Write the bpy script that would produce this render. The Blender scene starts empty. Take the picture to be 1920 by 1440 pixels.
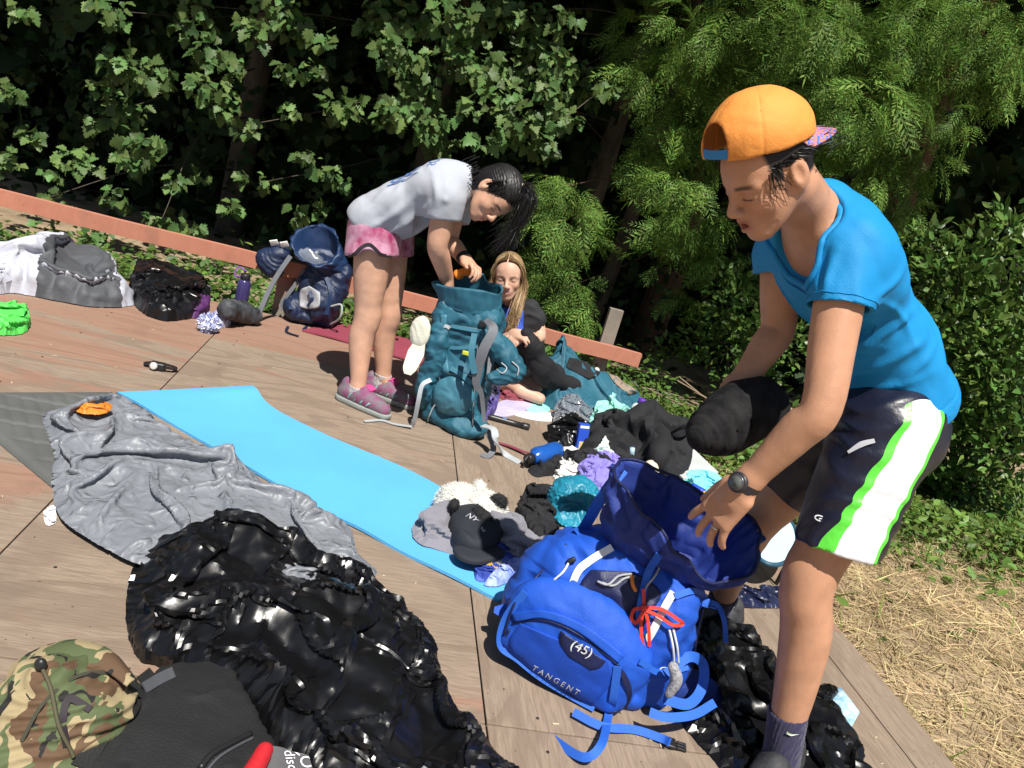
import bpy, bmesh, math, random
import numpy as np
from mathutils import Vector, Matrix

# ------------------------------------------------------------------ camera, sky, sun, exposure
SC = bpy.context.scene
COL = SC.collection
FPX, PITCH, ROLL, EYE = 1440.0, math.radians(16.0), math.radians(16.0), 1.25
_R = np.array([1.0, 0, 0])
_U = np.array([0, math.sin(PITCH), math.cos(PITCH)])
_F = np.array([0, math.cos(PITCH), -math.sin(PITCH)])
_cr, _sr = math.cos(ROLL), math.sin(ROLL)
CAMR, CAMU = _cr * _R + _sr * _U, -_sr * _R + _cr * _U
CAMLOC = np.array([0, 0, EYE])
cd = bpy.data.cameras.new('camera')
cam = bpy.data.objects.new('camera', cd)
COL.objects.link(cam)
cd.sensor_fit = 'HORIZONTAL'; cd.sensor_width = 36.0; cd.lens = 36.0 * FPX / 1920.0
cd.clip_start = 0.05; cd.clip_end = 500
cam.matrix_world = Matrix(((CAMR[0], CAMU[0], -_F[0], 0), (CAMR[1], CAMU[1], -_F[1], 0),
                           (CAMR[2], CAMU[2], -_F[2], EYE), (0, 0, 0, 1)))
SC.camera = cam

SUN_AZ = math.radians(-75)      # direction TO the sun, measured from +X
SUN_EL = math.radians(60)
to_sun = Vector((math.cos(SUN_AZ) * math.cos(SUN_EL), math.sin(SUN_AZ) * math.cos(SUN_EL), math.sin(SUN_EL)))
world = bpy.data.worlds.new('World'); SC.world = world; world.use_nodes = True
wn = world.node_tree.nodes; wl = world.node_tree.links
sky = wn.new('ShaderNodeTexSky'); sky.sky_type = 'NISHITA'; sky.sun_disc = False
sky.sun_elevation = SUN_EL
sky.sun_rotation = math.pi / 2 - SUN_AZ
wl.new(sky.outputs[0], wn['Background'].inputs[0])
wn['Background'].inputs[1].default_value = 0.05
sl = bpy.data.lights.new('sun', 'SUN'); sl.energy = 5.0; sl.angle = math.radians(0.55); sl.color = (1.0, 0.955, 0.88)
so = bpy.data.objects.new('sun', sl); COL.objects.link(so)
so.rotation_euler = to_sun.to_track_quat('Z', 'Y').to_euler(); so.location = (3, -4, 9)
SC.view_settings.view_transform = 'Standard'; SC.view_settings.look = 'None'
SC.view_settings.exposure = 0.42; SC.view_settings.gamma = 1.0
SC.render.engine = 'CYCLES'
SC.cycles.max_bounces = 6; SC.cycles.transparent_max_bounces = 6
SC.cycles.use_denoising = True

# ------------------------------------------------------------------ helpers
RNG = np.random.default_rng(7)
def A(*v): return np.array(v, float)
def ray(px, py):
    x, y = px - 960.0, py - 720.0
    u, v = x * _cr + y * _sr, x * _sr - y * _cr
    return u * _R + v * _U + FPX * _F
def gr(px, py, z=0.0):
    d = ray(px, py); return CAMLOC + (z - EYE) / d[2] * d
def at(px, py, Y):
    d = ray(px, py); return CAMLOC + Y / d[1] * d
def unit(v):
    v = np.asarray(v, float); return v / (np.linalg.norm(v) + 1e-12)

def thing(name, label, cat, loc=(0, 0, 0), group=None, kind=None):
    o = bpy.data.objects.new(name, None); COL.objects.link(o)
    o.location = tuple(float(c) for c in loc); o.empty_display_size = 0.05
    tag(o, label, cat, group, kind); return o
def tag(o, label=None, cat=None, group=None, kind=None):
    if label: o['label'] = label
    if cat: o['category'] = cat
    if group: o['group'] = group
    if kind: o['kind'] = kind
    return o
def wloc(o):
    p = np.zeros(3)
    while o is not None:
        p = p + np.array(o.location); o = o.parent
    return p
def make_mesh(name, V, Fc, smooth=True, col=None, uv=None):
    V = np.asarray(V, np.float32); me = bpy.data.meshes.new(name)
    if isinstance(Fc, np.ndarray) and Fc.ndim == 2:
        n, k = Fc.shape
        me.vertices.add(len(V)); me.vertices.foreach_set('co', V.ravel())
        me.loops.add(n * k); me.loops.foreach_set('vertex_index', Fc.astype(np.int32).ravel())
        me.polygons.add(n); me.polygons.foreach_set('loop_start', np.arange(0, n * k, k, dtype=np.int32))
        me.update(calc_edges=True)
    else:
        me.from_pydata([tuple(map(float, v)) for v in V], [], [tuple(int(i) for i in f) for f in Fc])
        me.update()
    if smooth: me.polygons.foreach_set('use_smooth', np.ones(len(me.polygons), bool))
    if col is not None:
        a = me.color_attributes.new('Col', 'FLOAT_COLOR', 'POINT')
        c = np.ones((len(V), 4), np.float32); c[:, :3] = col
        a.data.foreach_set('color', c.ravel())
    return me
def obj(name, V, Fc, m, parent=None, smooth=True, col=None, base=None, label=None, cat=None, group=None, kind=None, sharp=0):
    """vertices in world space; origin moves to the parent's (or the mesh's own) base"""
    V = np.asarray(V, float)
    if parent is not None: b = wloc(parent)
    elif base is not None: b = np.asarray(base, float)
    else: b = A((V[:, 0].min() + V[:, 0].max()) / 2, (V[:, 1].min() + V[:, 1].max()) / 2, V[:, 2].min())
    me = make_mesh(name, V - b, Fc, smooth, col)
    if sharp: me.set_sharp_from_angle(angle=math.radians(sharp))
    if m is not None: me.materials.append(m)
    o = bpy.data.objects.new(name, me); COL.objects.link(o)
    if parent is not None: o.parent = parent
    else: o.location = tuple(b)
    return tag(o, label, cat, group, kind)
def cat_parts(*parts):
    """join (V,F) lists into one"""
    Vs, Fs, n = [], [], 0
    for V, Fc in parts:
        V = np.asarray(V, float); Vs.append(V)
        Fs += [tuple(int(i) + n for i in f) for f in Fc]; n += len(V)
    return np.vstack(Vs), Fs

# ---- numpy noise
def _hash(ix, iy, iz, s):
    h = (ix.astype(np.int64) * 374761393 + iy.astype(np.int64) * 668265263 + iz.astype(np.int64) * 2147483647 + s * 974634777) & 0xffffffff
    h = ((h ^ (h >> 13)) * 1274126177) & 0xffffffff
    h = ((h ^ (h >> 16)) * 2246822519) & 0xffffffff
    return ((h ^ (h >> 15)) & 0xffffff) / float(0xffffff)
def noise(P, s=0):
    P = np.asarray(P, float); i = np.floor(P).astype(np.int64); f = P - i; f = f * f * f * (f * (f * 6 - 15) + 10)
    r = 0
    for dx in (0, 1):
        wx = f[:, 0] if dx else 1 - f[:, 0]
        for dy in (0, 1):
            wy = f[:, 1] if dy else 1 - f[:, 1]
            for dz in (0, 1):
                wz = f[:, 2] if dz else 1 - f[:, 2]
                r = r + wx * wy * wz * _hash(i[:, 0] + dx, i[:, 1] + dy, i[:, 2] + dz, s)
    return r * 2 - 1
def fbm(P, s=0, o=3):
    r, a, P = 0, 1.0, np.asarray(P, float)
    for k in range(o): r = r + a * noise(P, s + k); P = P * 2.03; a *= .5
    return r
def crumple(P, s=0, n=7, f=6.0, warp=.5):
    """piecewise planar creases with sharp ridges, about -1..1"""
    rg = np.random.default_rng(1000 + s); P = np.asarray(P, float)
    W = np.stack([noise(P * f * .35, s + 11), noise(P * f * .35, s + 12), noise(P * f * .35, s + 13)], 1) * warp / f * 2.2
    Q = P + W; r = 0; tot = 0
    for k in range(n):
        d = unit(rg.normal(size=3)); ff = f * rg.uniform(.45, 1.5); a = 1 / ff * f
        t = Q @ d * ff + rg.uniform(0, 9); t = np.abs((t % 1) * 2 - 1)
        r = r + a * (t - .5) * 2; tot += a
    return r / tot * 2.2
def facet(P, f, s=0, warp=.25, st=(1, 1)):
    """piecewise linear noise on a warped triangular lattice in XY: flat facets meeting in sharp creases, -1..1"""
    P = np.asarray(P, float); Q = P[:, :2] * f * np.asarray(st)
    Q = Q + warp * np.stack([noise(np.column_stack([Q * .6, P[:, 2] * 0]), s + 1), noise(np.column_stack([Q * .6, P[:, 2] * 0 + 5]), s + 2)], 1)
    k = (math.sqrt(3) - 1) / 2; sk = Q + (Q.sum(1) * k)[:, None]; i = np.floor(sk).astype(np.int64); fr = sk - i
    up = fr[:, 0] > fr[:, 1]; z = np.zeros(len(i), np.int64)
    a = _hash(i[:, 0], i[:, 1], z, s); c = _hash(i[:, 0] + 1, i[:, 1] + 1, z, s); b = np.where(up, _hash(i[:, 0] + 1, i[:, 1], z, s), _hash(i[:, 0], i[:, 1] + 1, z, s))
    hi = np.maximum(fr[:, 0], fr[:, 1]); lo = np.minimum(fr[:, 0], fr[:, 1]); return ((1 - hi) * a + (hi - lo) * b + lo * c) * 2 - 1
def facets(P, f, s=0, o=3, warp=.25, st=(1, 1), g=.5):
    r, a = 0, 1.0
    for k in range(o): r = r + a * facet(P, f * 2.1 ** k, s + 7 * k, warp, st); a *= g
    return r
def folds(P, d, f, s=0, warp=.35, sharp=1.6):
    """soft rolling folds running across direction d"""
    P = np.asarray(P, float); t = P @ unit(d) * f + warp * f * .4 * fbm(P * f * .25, s) * 2
    w = .5 + .5 * np.sin(t * 2 * math.pi); return w ** sharp

# ---- materials
MATS = {}
def mat(name, col, rough=.6, col2=None, vscale=6.0, var=.25, bump=0.0, bscale=60.0, bump2=0.0, b2scale=8.0, spec=.5,
        metal=0.0, sheen=0.0, sss=0.0, trans=0.0, vcol=False, coat=0.0, island=0.0, stretch=None, alpha=1.0, weave=0.0, wscale=600.0):
    m = bpy.data.materials.new(name); m.use_nodes = True; MATS[name] = m
    nt = m.node_tree; N = nt.nodes; L = nt.links; b = N['Principled BSDF']
    b.inputs['Roughness'].default_value = rough; b.inputs['Metallic'].default_value = metal
    b.inputs['Specular IOR Level'].default_value = spec
    if sheen: b.inputs['Sheen Weight'].default_value = sheen
    if coat: b.inputs['Coat Weight'].default_value = coat
    if sss:
        b.inputs['Subsurface Weight'].default_value = sss; b.inputs['Subsurface Radius'].default_value = (.012, .005, .003)
        b.inputs['Subsurface Scale'].default_value = 1.0
    if trans: b.inputs['Transmission Weight'].default_value = trans
    if alpha < 1: b.inputs['Alpha'].default_value = alpha
    tc = N.new('ShaderNodeTexCoord'); src = tc.outputs['Object']
    if stretch:
        mp = N.new('ShaderNodeMapping'); mp.inputs['Scale'].default_value = stretch; L.new(src, mp.inputs[0]); src = mp.outputs[0]
    nz = N.new('ShaderNodeTexNoise'); nz.inputs['Scale'].default_value = vscale; nz.inputs['Detail'].default_value = 5
    L.new(src, nz.inputs['Vector'])
    c2 = col2 if col2 else tuple(c * (1 - var) for c in col)
    mx = N.new('ShaderNodeMix'); mx.data_type = 'RGBA'
    if vcol:
        at_ = N.new('ShaderNodeVertexColor'); at_.layer_name = 'Col'
        ml = N.new('ShaderNodeMix'); ml.data_type = 'RGBA'; ml.blend_type = 'MULTIPLY'; ml.inputs[0].default_value = 1
        mx.inputs[6].default_value = (1 - var, 1 - var, 1 - var, 1); mx.inputs[7].default_value = (1, 1, 1, 1)
        L.new(at_.outputs[0], ml.inputs[6]); L.new(mx.outputs[2], ml.inputs[7]); out = ml.outputs[2]
    else:
        mx.inputs[6].default_value = (*c2, 1); mx.inputs[7].default_value = (*col, 1); out = mx.outputs[2]
    cr = N.new('ShaderNodeValToRGB'); cr.color_ramp.elements[0].position = .35; cr.color_ramp.elements[1].position = .65
    L.new(nz.outputs[0], cr.inputs[0]); L.new(cr.outputs[0], mx.inputs[0])
    if island:
        g = N.new('ShaderNodeNewGeometry'); hs = N.new('ShaderNodeHueSaturation')
        mr = N.new('ShaderNodeMapRange'); mr.inputs[3].default_value = 1 - island; mr.inputs[4].default_value = 1 + island
        L.new(g.outputs['Random Per Island'], mr.inputs[0]); L.new(mr.outputs[0], hs.inputs['Value'])
        mr2 = N.new('ShaderNodeMapRange'); mr2.inputs[3].default_value = .5 - island * .06; mr2.inputs[4].default_value = .5 + island * .05
        ma = N.new('ShaderNodeMath'); ma.operation = 'FRACT'; mm = N.new('ShaderNodeMath'); mm.operation = 'MULTIPLY'; mm.inputs[1].default_value = 17.3
        L.new(g.outputs['Random Per Island'], mm.inputs[0]); L.new(mm.outputs[0], ma.inputs[0]); L.new(ma.outputs[0], mr2.inputs[0]); L.new(mr2.outputs[0], hs.inputs['Hue'])
        L.new(out, hs.inputs['Color']); out = hs.outputs[0]
    L.new(out, b.inputs['Base Color'])
    prev = None
    def addbump(h, strength, dist):
        nonlocal prev
        bp = N.new('ShaderNodeBump'); bp.inputs['Strength'].default_value = strength; bp.inputs['Distance'].default_value = dist
        L.new(h, bp.inputs['Height'])
        if prev is not None: L.new(prev, bp.inputs['Normal'])
        prev = bp.outputs[0]
    if bump2:
        n2 = N.new('ShaderNodeTexNoise'); n2.noise_type = 'RIDGED_MULTIFRACTAL'; n2.inputs['Scale'].default_value = b2scale * .6; n2.inputs['Detail'].default_value = 2.5; n2.inputs['Distortion'].default_value = .5
        L.new(src, n2.inputs['Vector']); addbump(n2.outputs[0], bump2 * .55, .012)
    if bump:
        n3 = N.new('ShaderNodeTexNoise'); n3.inputs['Scale'].default_value = bscale; n3.inputs['Detail'].default_value = 3
        L.new(src, n3.inputs['Vector']); addbump(n3.outputs[0], bump, .006)
    if weave:
        vz = N.new('ShaderNodeTexVoronoi'); vz.inputs['Scale'].default_value = wscale
        L.new(src, vz.inputs['Vector']); addbump(vz.outputs['Distance'], weave, .0015)
    if prev is not None: L.new(prev, b.inputs['Normal'])
    return m
def leafmat(name, col, rough=.45, island=.45, transl=.25, spec=.35):
    m = mat(name, col, rough=rough, var=.35, vscale=3, island=island, spec=spec)
    nt = m.node_tree; N = nt.nodes; L = nt.links; b = N['Principled BSDF']
    src = b.inputs['Base Color'].links[0].from_socket
    tr = N.new('ShaderNodeBsdfTranslucent'); ms = N.new('ShaderNodeMixShader'); ms.inputs[0].default_value = transl
    L.new(src, tr.inputs[0]); L.new(b.outputs[0], ms.inputs[1]); L.new(tr.outputs[0], ms.inputs[2])
    L.new(ms.outputs[0], N['Material Output'].inputs[0]); return m

# ---- mesh builders
def boxgeo(c, sx, sy, sz, M=None, bev=0.0):
    bm = bmesh.new(); bmesh.ops.create_cube(bm, size=1.0)
    for v in bm.verts: v.co = Vector((v.co.x * sx, v.co.y * sy, v.co.z * sz))
    if bev: bmesh.ops.bevel(bm, geom=bm.edges[:], offset=bev, segments=2, affect='EDGES', profile=.6)
    V = np.array([v.co[:] for v in bm.verts]); Fc = [[v.index for v in f.verts] for f in bm.faces]; bm.free()
    if M is not None: V = V @ np.asarray(M).T
    return V + np.asarray(c, float), Fc
def smooth_path(pts, n=8):
    """Catmull-Rom through points"""
    P = np.asarray(pts, float)
    if len(P) < 3: return np.array([P[0] + (P[-1] - P[0]) * t for t in np.linspace(0, 1, n + 1)])
    Q = np.vstack([2 * P[0] - P[1], P, 2 * P[-1] - P[-2]]); out = []
    for i in range(1, len(Q) - 2):
        for t in np.arange(n) / n:
            a, b, c, d = Q[i - 1], Q[i], Q[i + 1], Q[i + 2]
            out.append(.5 * ((2 * b) + (c - a) * t + (2 * a - 5 * b + 4 * c - d) * t * t + (3 * b - a - 3 * c + d) * t ** 3))
    out.append(P[-1]); return np.array(out)
def tube(pts, r, sides=6, n=6, cap=True, sm=True):
    P = smooth_path(pts, n) if sm else np.asarray(pts, float); m = len(P)
    R = np.interp(np.linspace(0, 1, m), np.linspace(0, 1, len(r)), r) if np.ndim(r) else np.full(m, r)
    T = np.gradient(P, axis=0); T /= np.linalg.norm(T, axis=1)[:, None] + 1e-12
    nrm = unit(np.cross(T[0], A(.3, .5, .8))); V = []
    for i in range(m):
        nrm = unit(nrm - T[i] * (nrm @ T[i])); b = np.cross(T[i], nrm)
        for k in range(sides):
            a = 2 * math.pi * k / sides; V.append(P[i] + R[i] * (math.cos(a) * nrm + math.sin(a) * b))
    Fc = [(i * sides + k, i * sides + (k + 1) % sides, (i + 1) * sides + (k + 1) % sides, (i + 1) * sides + k) for i in range(m - 1) for k in range(sides)]
    if cap: Fc += [tuple(range(sides))[::-1], tuple((m - 1) * sides + k for k in range(sides))]
    return np.array(V), Fc
def strap(pts, w, th=.0025, nrm=(0, 0, 1), n=8, sm=True, twist=None):
    """flat webbing along a path; nrm = facing direction (one, or one per control point)"""
    P = smooth_path(pts, n) if sm else np.asarray(pts, float); m = len(P)
    nn = np.asarray(nrm, float)
    if nn.ndim == 1: nn = np.repeat(nn[None], m, 0)
    else: nn = np.stack([np.interp(np.linspace(0, 1, m), np.linspace(0, 1, len(nn)), nn[:, k]) for k in range(3)], 1)
    ww = np.interp(np.linspace(0, 1, m), np.linspace(0, 1, len(w)), w) if np.ndim(w) else np.full(m, w)
    T = np.gradient(P, axis=0); C4 = [[], [], [], []]
    for i in range(m):
        t = unit(T[i]); s = unit(np.cross(t, nn[i])); u = unit(np.cross(s, t))
        for k, (a, b) in enumerate(((-.5, -.5), (.5, -.5), (.5, .5), (-.5, .5))): C4[k].append(P[i] + s * a * ww[i] + u * b * th)
    V, Fc = [], []
    for k in range(4):          # every side strip has its own vertices, so the edges stay crisp
        n0 = len(V); V += C4[k] + C4[(k + 1) % 4]; Fc += [(n0 + i, n0 + m + i, n0 + m + i + 1, n0 + i + 1) for i in range(m - 1)]
    n0 = len(V); V += [C4[k][0] for k in range(4)] + [C4[k][-1] for k in range(4)]; Fc += [(n0, n0 + 3, n0 + 2, n0 + 1), (n0 + 4, n0 + 5, n0 + 6, n0 + 7)]
    return np.array(V), Fc
def closed_spline(pts, n):
    P = np.asarray(pts, float); k = len(P); out = []
    for t in np.linspace(0, k, n, endpoint=False):
        i = int(t); f = t - i; a, b, c, d = P[(i - 1) % k], P[i % k], P[(i + 1) % k], P[(i + 2) % k]
        out.append(.5 * ((2 * b) + (c - a) * f + (2 * a - 5 * b + 4 * c - d) * f * f + (3 * b - a - 3 * c + d) * f ** 3))
    return np.array(out)
def heap(outline, hmax, nr=26, nth=110, prof=(.5, .7), center=None, zfun=None, z0=0.0, flat=0.0):
    """a soft pile resting on z0: outline = ground points (x,y); profile superelliptic; zfun(P, r) adds folds"""
    B = closed_spline(np.asarray(outline, float)[:, :2], nth)
    c = B.mean(0) if center is None else np.asarray(center, float)[:2]
    t = np.linspace(0, 1, nr); rr = np.sin(t * math.pi / 2) ** prof[0]; zz = np.cos(t * math.pi / 2) ** prof[1]
    V = []
    for i in range(nr):
        xy = c + (B - c) * rr[i]
        V.append(np.column_stack([xy, np.full(nth, z0 + flat + hmax * zz[i])]))
    V = np.vstack(V); r = np.repeat(rr, nth)
    if zfun is not None: V = zfun(V, r)
    V[:, 2] = np.maximum(V[:, 2], z0 + .002)
    V[-nth:, 2] = z0 + .001
    Fc = [(i * nth + k, (i + 1) * nth + k, (i + 1) * nth + (k + 1) % nth, i * nth + (k + 1) % nth) for i in range(nr - 1) for k in range(nth)]
    return V, Fc
def sheet(top, thick=.004):
    """top: (m,n,3) grid -> closed thin slab"""
    m, n, _ = top.shape; T = top.reshape(-1, 3); Bt = T - A(0, 0, thick); N = m * n
    ix = lambda i, j: i * n + j
    Fc = []
    for i in range(m - 1):
        for j in range(n - 1):
            q = (ix(i, j), ix(i + 1, j), ix(i + 1, j + 1), ix(i, j + 1)); Fc.append(q); Fc.append(tuple(N + a for a in q[::-1]))
    rim = [ix(0, j) for j in range(n)] + [ix(i, n - 1) for i in range(1, m)] + [ix(m - 1, j) for j in range(n - 2, -1, -1)] + [ix(i, 0) for i in range(m - 2, 0, -1)]
    W = np.vstack([T, Bt]); R2 = np.vstack([T[rim], Bt[rim]]); k = len(rim)
    Fc += [(2 * N + i, 2 * N + (i + 1) % k, 2 * N + k + (i + 1) % k, 2 * N + k + i) for i in range(k)]
    return np.vstack([W, R2]), Fc
def ruled(c1, c2, m, n):
    a = smooth_path(c1, 12); b = smooth_path(c2, 12)
    ta = np.linspace(0, 1, len(a)); tb = np.linspace(0, 1, len(b)); u = np.linspace(0, 1, m)
    Pa = np.stack([np.interp(u, ta, a[:, k]) for k in range(3)], 1); Pb = np.stack([np.interp(u, tb, b[:, k]) for k in range(3)], 1)
    s = np.linspace(0, 1, n)[None, :, None]; return Pa[:, None] * (1 - s) + Pb[:, None] * s
def ellipsoid_geo(c, r, M=None, nu=16, nv=10):
    V, Fc = [], []
    for i in range(nv + 1):
        ph = math.pi * i / nv
        for j in range(nu):
            th = 2 * math.pi * j / nu; V.append((r[0] * math.sin(ph) * math.cos(th), r[1] * math.sin(ph) * math.sin(th), r[2] * math.cos(ph)))
    for i in range(nv):
        for j in range(nu): Fc.append((i * nu + j, (i + 1) * nu + j, (i + 1) * nu + (j + 1) % nu, i * nu + (j + 1) % nu))
    V = np.array(V)
    if M is not None: V = V @ np.asarray(M).T
    return V + np.asarray(c, float), Fc
def lathe(prof, origin, axis, nu=20):
    """prof: (r, h) pairs along axis"""
    ax = unit(axis); a = unit(np.cross(ax, A(.31, .77, .2))); b = np.cross(ax, a); V = []
    for r, h in prof:
        for j in range(nu):
            t = 2 * math.pi * j / nu; V.append(np.asarray(origin) + ax * h + r * (math.cos(t) * a + math.sin(t) * b))
    n = len(prof)
    Fc = [(i * nu + j, i * nu + (j + 1) % nu, (i + 1) * nu + (j + 1) % nu, (i + 1) * nu + j) for i in range(n - 1) for j in range(nu)]
    Fc += [tuple(range(nu))[::-1], tuple((n - 1) * nu + j for j in range(nu))]
    return np.array(V), Fc
def frame(x, y=None, z=None):
    """3x3 with columns = axes from an x axis and a rough z axis"""
    x = unit(x); z = np.asarray(z, float); y = unit(np.cross(z, x)); z = np.cross(x, y); return np.stack([x, y, z], 1)

# ---- signed distance modelling (smooth unions, meshed with surface nets)
def _cap(P, a, b, ra, rb):
    ab = (b - a).astype(np.float32); q = P - a.astype(np.float32); t = q @ ab; t /= np.float32(ab @ ab + 1e-12); np.clip(t, 0, 1, out=t); q -= t[..., None] * ab
    return np.sqrt(np.einsum('...i,...i->...', q, q)) - (np.float32(ra) + np.float32(rb - ra) * t)
class SDF:
    def __init__(s): s.pr = []
    def rc(s, a, b, ra, rb, k=.012, op='+'):
        a = np.asarray(a, float); b = np.asarray(b, float); R = max(ra, rb)
        def f(P):
            return _cap(P, a, b, ra, rb)
        s.pr.append((op, f, np.minimum(a, b) - R, np.maximum(a, b) + R, k)); return s
    def chain(s, pts, rs, k=.012, op='+'):
        P0 = np.asarray(pts, float)
        if len(P0) == 2: return s.rc(P0[0], P0[1], rs[0], rs[1], k, op)
        Q = smooth_path(np.column_stack([P0, rs]), 4); C, R = Q[:, :3], Q[:, 3]   # one smooth tapering limb, no bulge at the joints
        def f(P):
            d = None
            for i in range(len(C) - 1):
                e = _cap(P, C[i], C[i + 1], R[i], R[i + 1])
                d = e if d is None else np.minimum(d, e)
            return d
        m = R.max(); s.pr.append((op, f, C.min(0) - m, C.max(0) + m, k)); return s
    def el(s, c, r, M=None, k=.012, op='+'):
        c = np.asarray(c, float); r = np.asarray(r, float); M = np.eye(3) if M is None else np.asarray(M, float)
        def f(P):
            q = ((P - c) @ M) / r; l = np.linalg.norm(q, axis=-1); g = np.linalg.norm(q / r, axis=-1) + 1e-9
            return l * (l - 1) / g
        R = np.abs(M) @ r; s.pr.append((op, f, c - R, c + R, k)); return s
    def bx(s, c, h, r, M=None, k=.012, op='+'):
        c = np.asarray(c, float); h = np.asarray(h, float); M = np.eye(3) if M is None else np.asarray(M, float)
        def f(P):
            q = np.abs((P - c) @ M) - (h - r)
            return np.linalg.norm(np.maximum(q, 0), axis=-1) + np.minimum(q.max(-1), 0) - r
        R = np.abs(M) @ h; s.pr.append((op, f, c - R, c + R, k)); return s
    def cut(s, p, n, k=.004):
        """remove everything on the side n points to"""
        p = np.asarray(p, float); n = unit(n)
        s.pr.append(('-', lambda P: (p - P) @ n, None, None, k)); return s
    def cutbox(s, p, n, lo, hi, k=.004):
        p = np.asarray(p, float); n = unit(n)
        s.pr.append(('-', lambda P: (p - P) @ n, np.asarray(lo, float), np.asarray(hi, float), k)); return s
    def eval_grid(s, lo, hi, h):
        n = np.ceil((np.asarray(hi) - lo) / h).astype(int) + 1
        D = np.full(n, .25, np.float32); ax = [lo[i] + h * np.arange(n[i]) for i in range(3)]
        for op, f, l, u, k in s.pr:
            if l is None: i0 = np.zeros(3, int); i1 = n.copy()
            else:
                i0 = np.maximum(np.floor((l - k - 3 * h - lo) / h).astype(int), 0); i1 = np.minimum(np.ceil((u + k + 3 * h - lo) / h).astype(int) + 1, n)
            if (i1 <= i0).any(): continue
            sl_ = tuple(slice(i0[j], i1[j]) for j in range(3))
            X, Y, Z = np.meshgrid(*[ax[j][i0[j]:i1[j]] for j in range(3)], indexing='ij')
            d = f(np.stack([X, Y, Z], -1).astype(np.float32)).astype(np.float32); o = D[sl_]
            if op == '+':
                t = np.clip(.5 + .5 * (o - d) / k, 0, 1); D[sl_] = o * (1 - t) + d * t - k * t * (1 - t)
            else:
                t = np.clip(.5 - .5 * (o + d) / k, 0, 1); D[sl_] = o * (1 - t) - d * t + k * t * (1 - t)
        return D
    def mesh(s, h, boxes=None):
        """boxes: [(lo,hi,h)] finer disjoint boxes laid first; the rest at h"""
        if boxes is None:
            lo = np.min([p[2] for p in s.pr if p[0] == '+'], 0) - 3 * h; hi = np.max([p[3] for p in s.pr if p[0] == '+'], 0) + 3 * h
            return surface_nets(s.eval_grid(lo, hi, h), lo, h)
        Vs, Fs, n = [], [], 0
        for lo, hi, hh in boxes:
            V, Fc = surface_nets(s.eval_grid(np.asarray(lo, float), np.asarray(hi, float), hh), np.asarray(lo, float), hh)
            Vs.append(V); Fs.append(Fc + n); n += len(V)
        return np.vstack(Vs), np.vstack(Fs)
def surface_nets(D, lo, h):
    S = D < 0; n = np.array(D.shape)
    def c8(B): return [B[dx:n[0] - 1 + dx, dy:n[1] - 1 + dy, dz:n[2] - 1 + dz] for dx in (0, 1) for dy in (0, 1) for dz in (0, 1)]
    cs = c8(S); anyc = cs[0].copy(); allc = cs[0].copy()
    for c in cs[1:]: anyc |= c; allc &= c
    act = anyc & ~allc; idx = np.argwhere(act)
    if len(idx) == 0: return np.zeros((0, 3)), np.zeros((0, 4), int)
    vid = np.full(act.shape, -1, np.int32); vid[act] = np.arange(len(idx))
    offs = [(dx, dy, dz) for dx in (0, 1) for dy in (0, 1) for dz in (0, 1)]
    vals = np.stack([D[idx[:, 0] + o[0], idx[:, 1] + o[1], idx[:, 2] + o[2]] for o in offs], 1)
    acc = np.zeros((len(idx), 3)); cnt = np.zeros(len(idx))
    for a in range(8):
        for b in range(a + 1, 8):
            if sum(abs(offs[a][i] - offs[b][i]) for i in range(3)) != 1: continue
            va, vb = vals[:, a], vals[:, b]; m = (va < 0) != (vb < 0)
            t = np.where(m, va / np.where(m, va - vb, 1), 0)
            p = np.array(offs[a])[None] + t[:, None] * (np.array(offs[b]) - np.array(offs[a]))[None]
            acc += p * m[:, None]; cnt += m
    V = lo + h * (idx + acc / cnt[:, None])
    Q = []
    for ax in range(3):
        u, v = [(1, 2), (2, 0), (0, 1)][ax]
        s0 = [slice(1, n[i] - 1) for i in range(3)]; s0[ax] = slice(0, n[ax] - 1)
        s1 = list(s0); s1[ax] = slice(1, n[ax])
        a, b = S[tuple(s0)], S[tuple(s1)]; e = np.argwhere(a != b)
        if len(e) == 0: continue
        flip = a[e[:, 0], e[:, 1], e[:, 2]]
        g = e.copy(); g[:, u] += 1; g[:, v] += 1
        def cell(du, dv):
            c = g.copy(); c[:, u] -= du; c[:, v] -= dv; return vid[c[:, 0], c[:, 1], c[:, 2]]
        q = np.stack([cell(1, 1), cell(0, 1), cell(0, 0), cell(1, 0)], 1)
        q[~flip] = q[~flip][:, ::-1]; Q.append(q)
    Q = np.vstack(Q); return V, Q[(Q >= 0).all(1)]
def vnormals(V, Fc):
    Fc = np.asarray(Fc); N = np.zeros_like(V)
    fn = np.cross(V[Fc[:, 2]] - V[Fc[:, 0]], V[Fc[:, 3 if Fc.shape[1] > 3 else 1]] - V[Fc[:, 1]])
    for k in range(Fc.shape[1]): np.add.at(N, Fc[:, k], fn)
    return N / (np.linalg.norm(N, axis=1)[:, None] + 1e-12)
def disp(V, Fc, f):
    """move vertices along their normals by f(V, N)"""
    N = vnormals(V, Fc); return V + N * f(V, N)[:, None]
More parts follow.
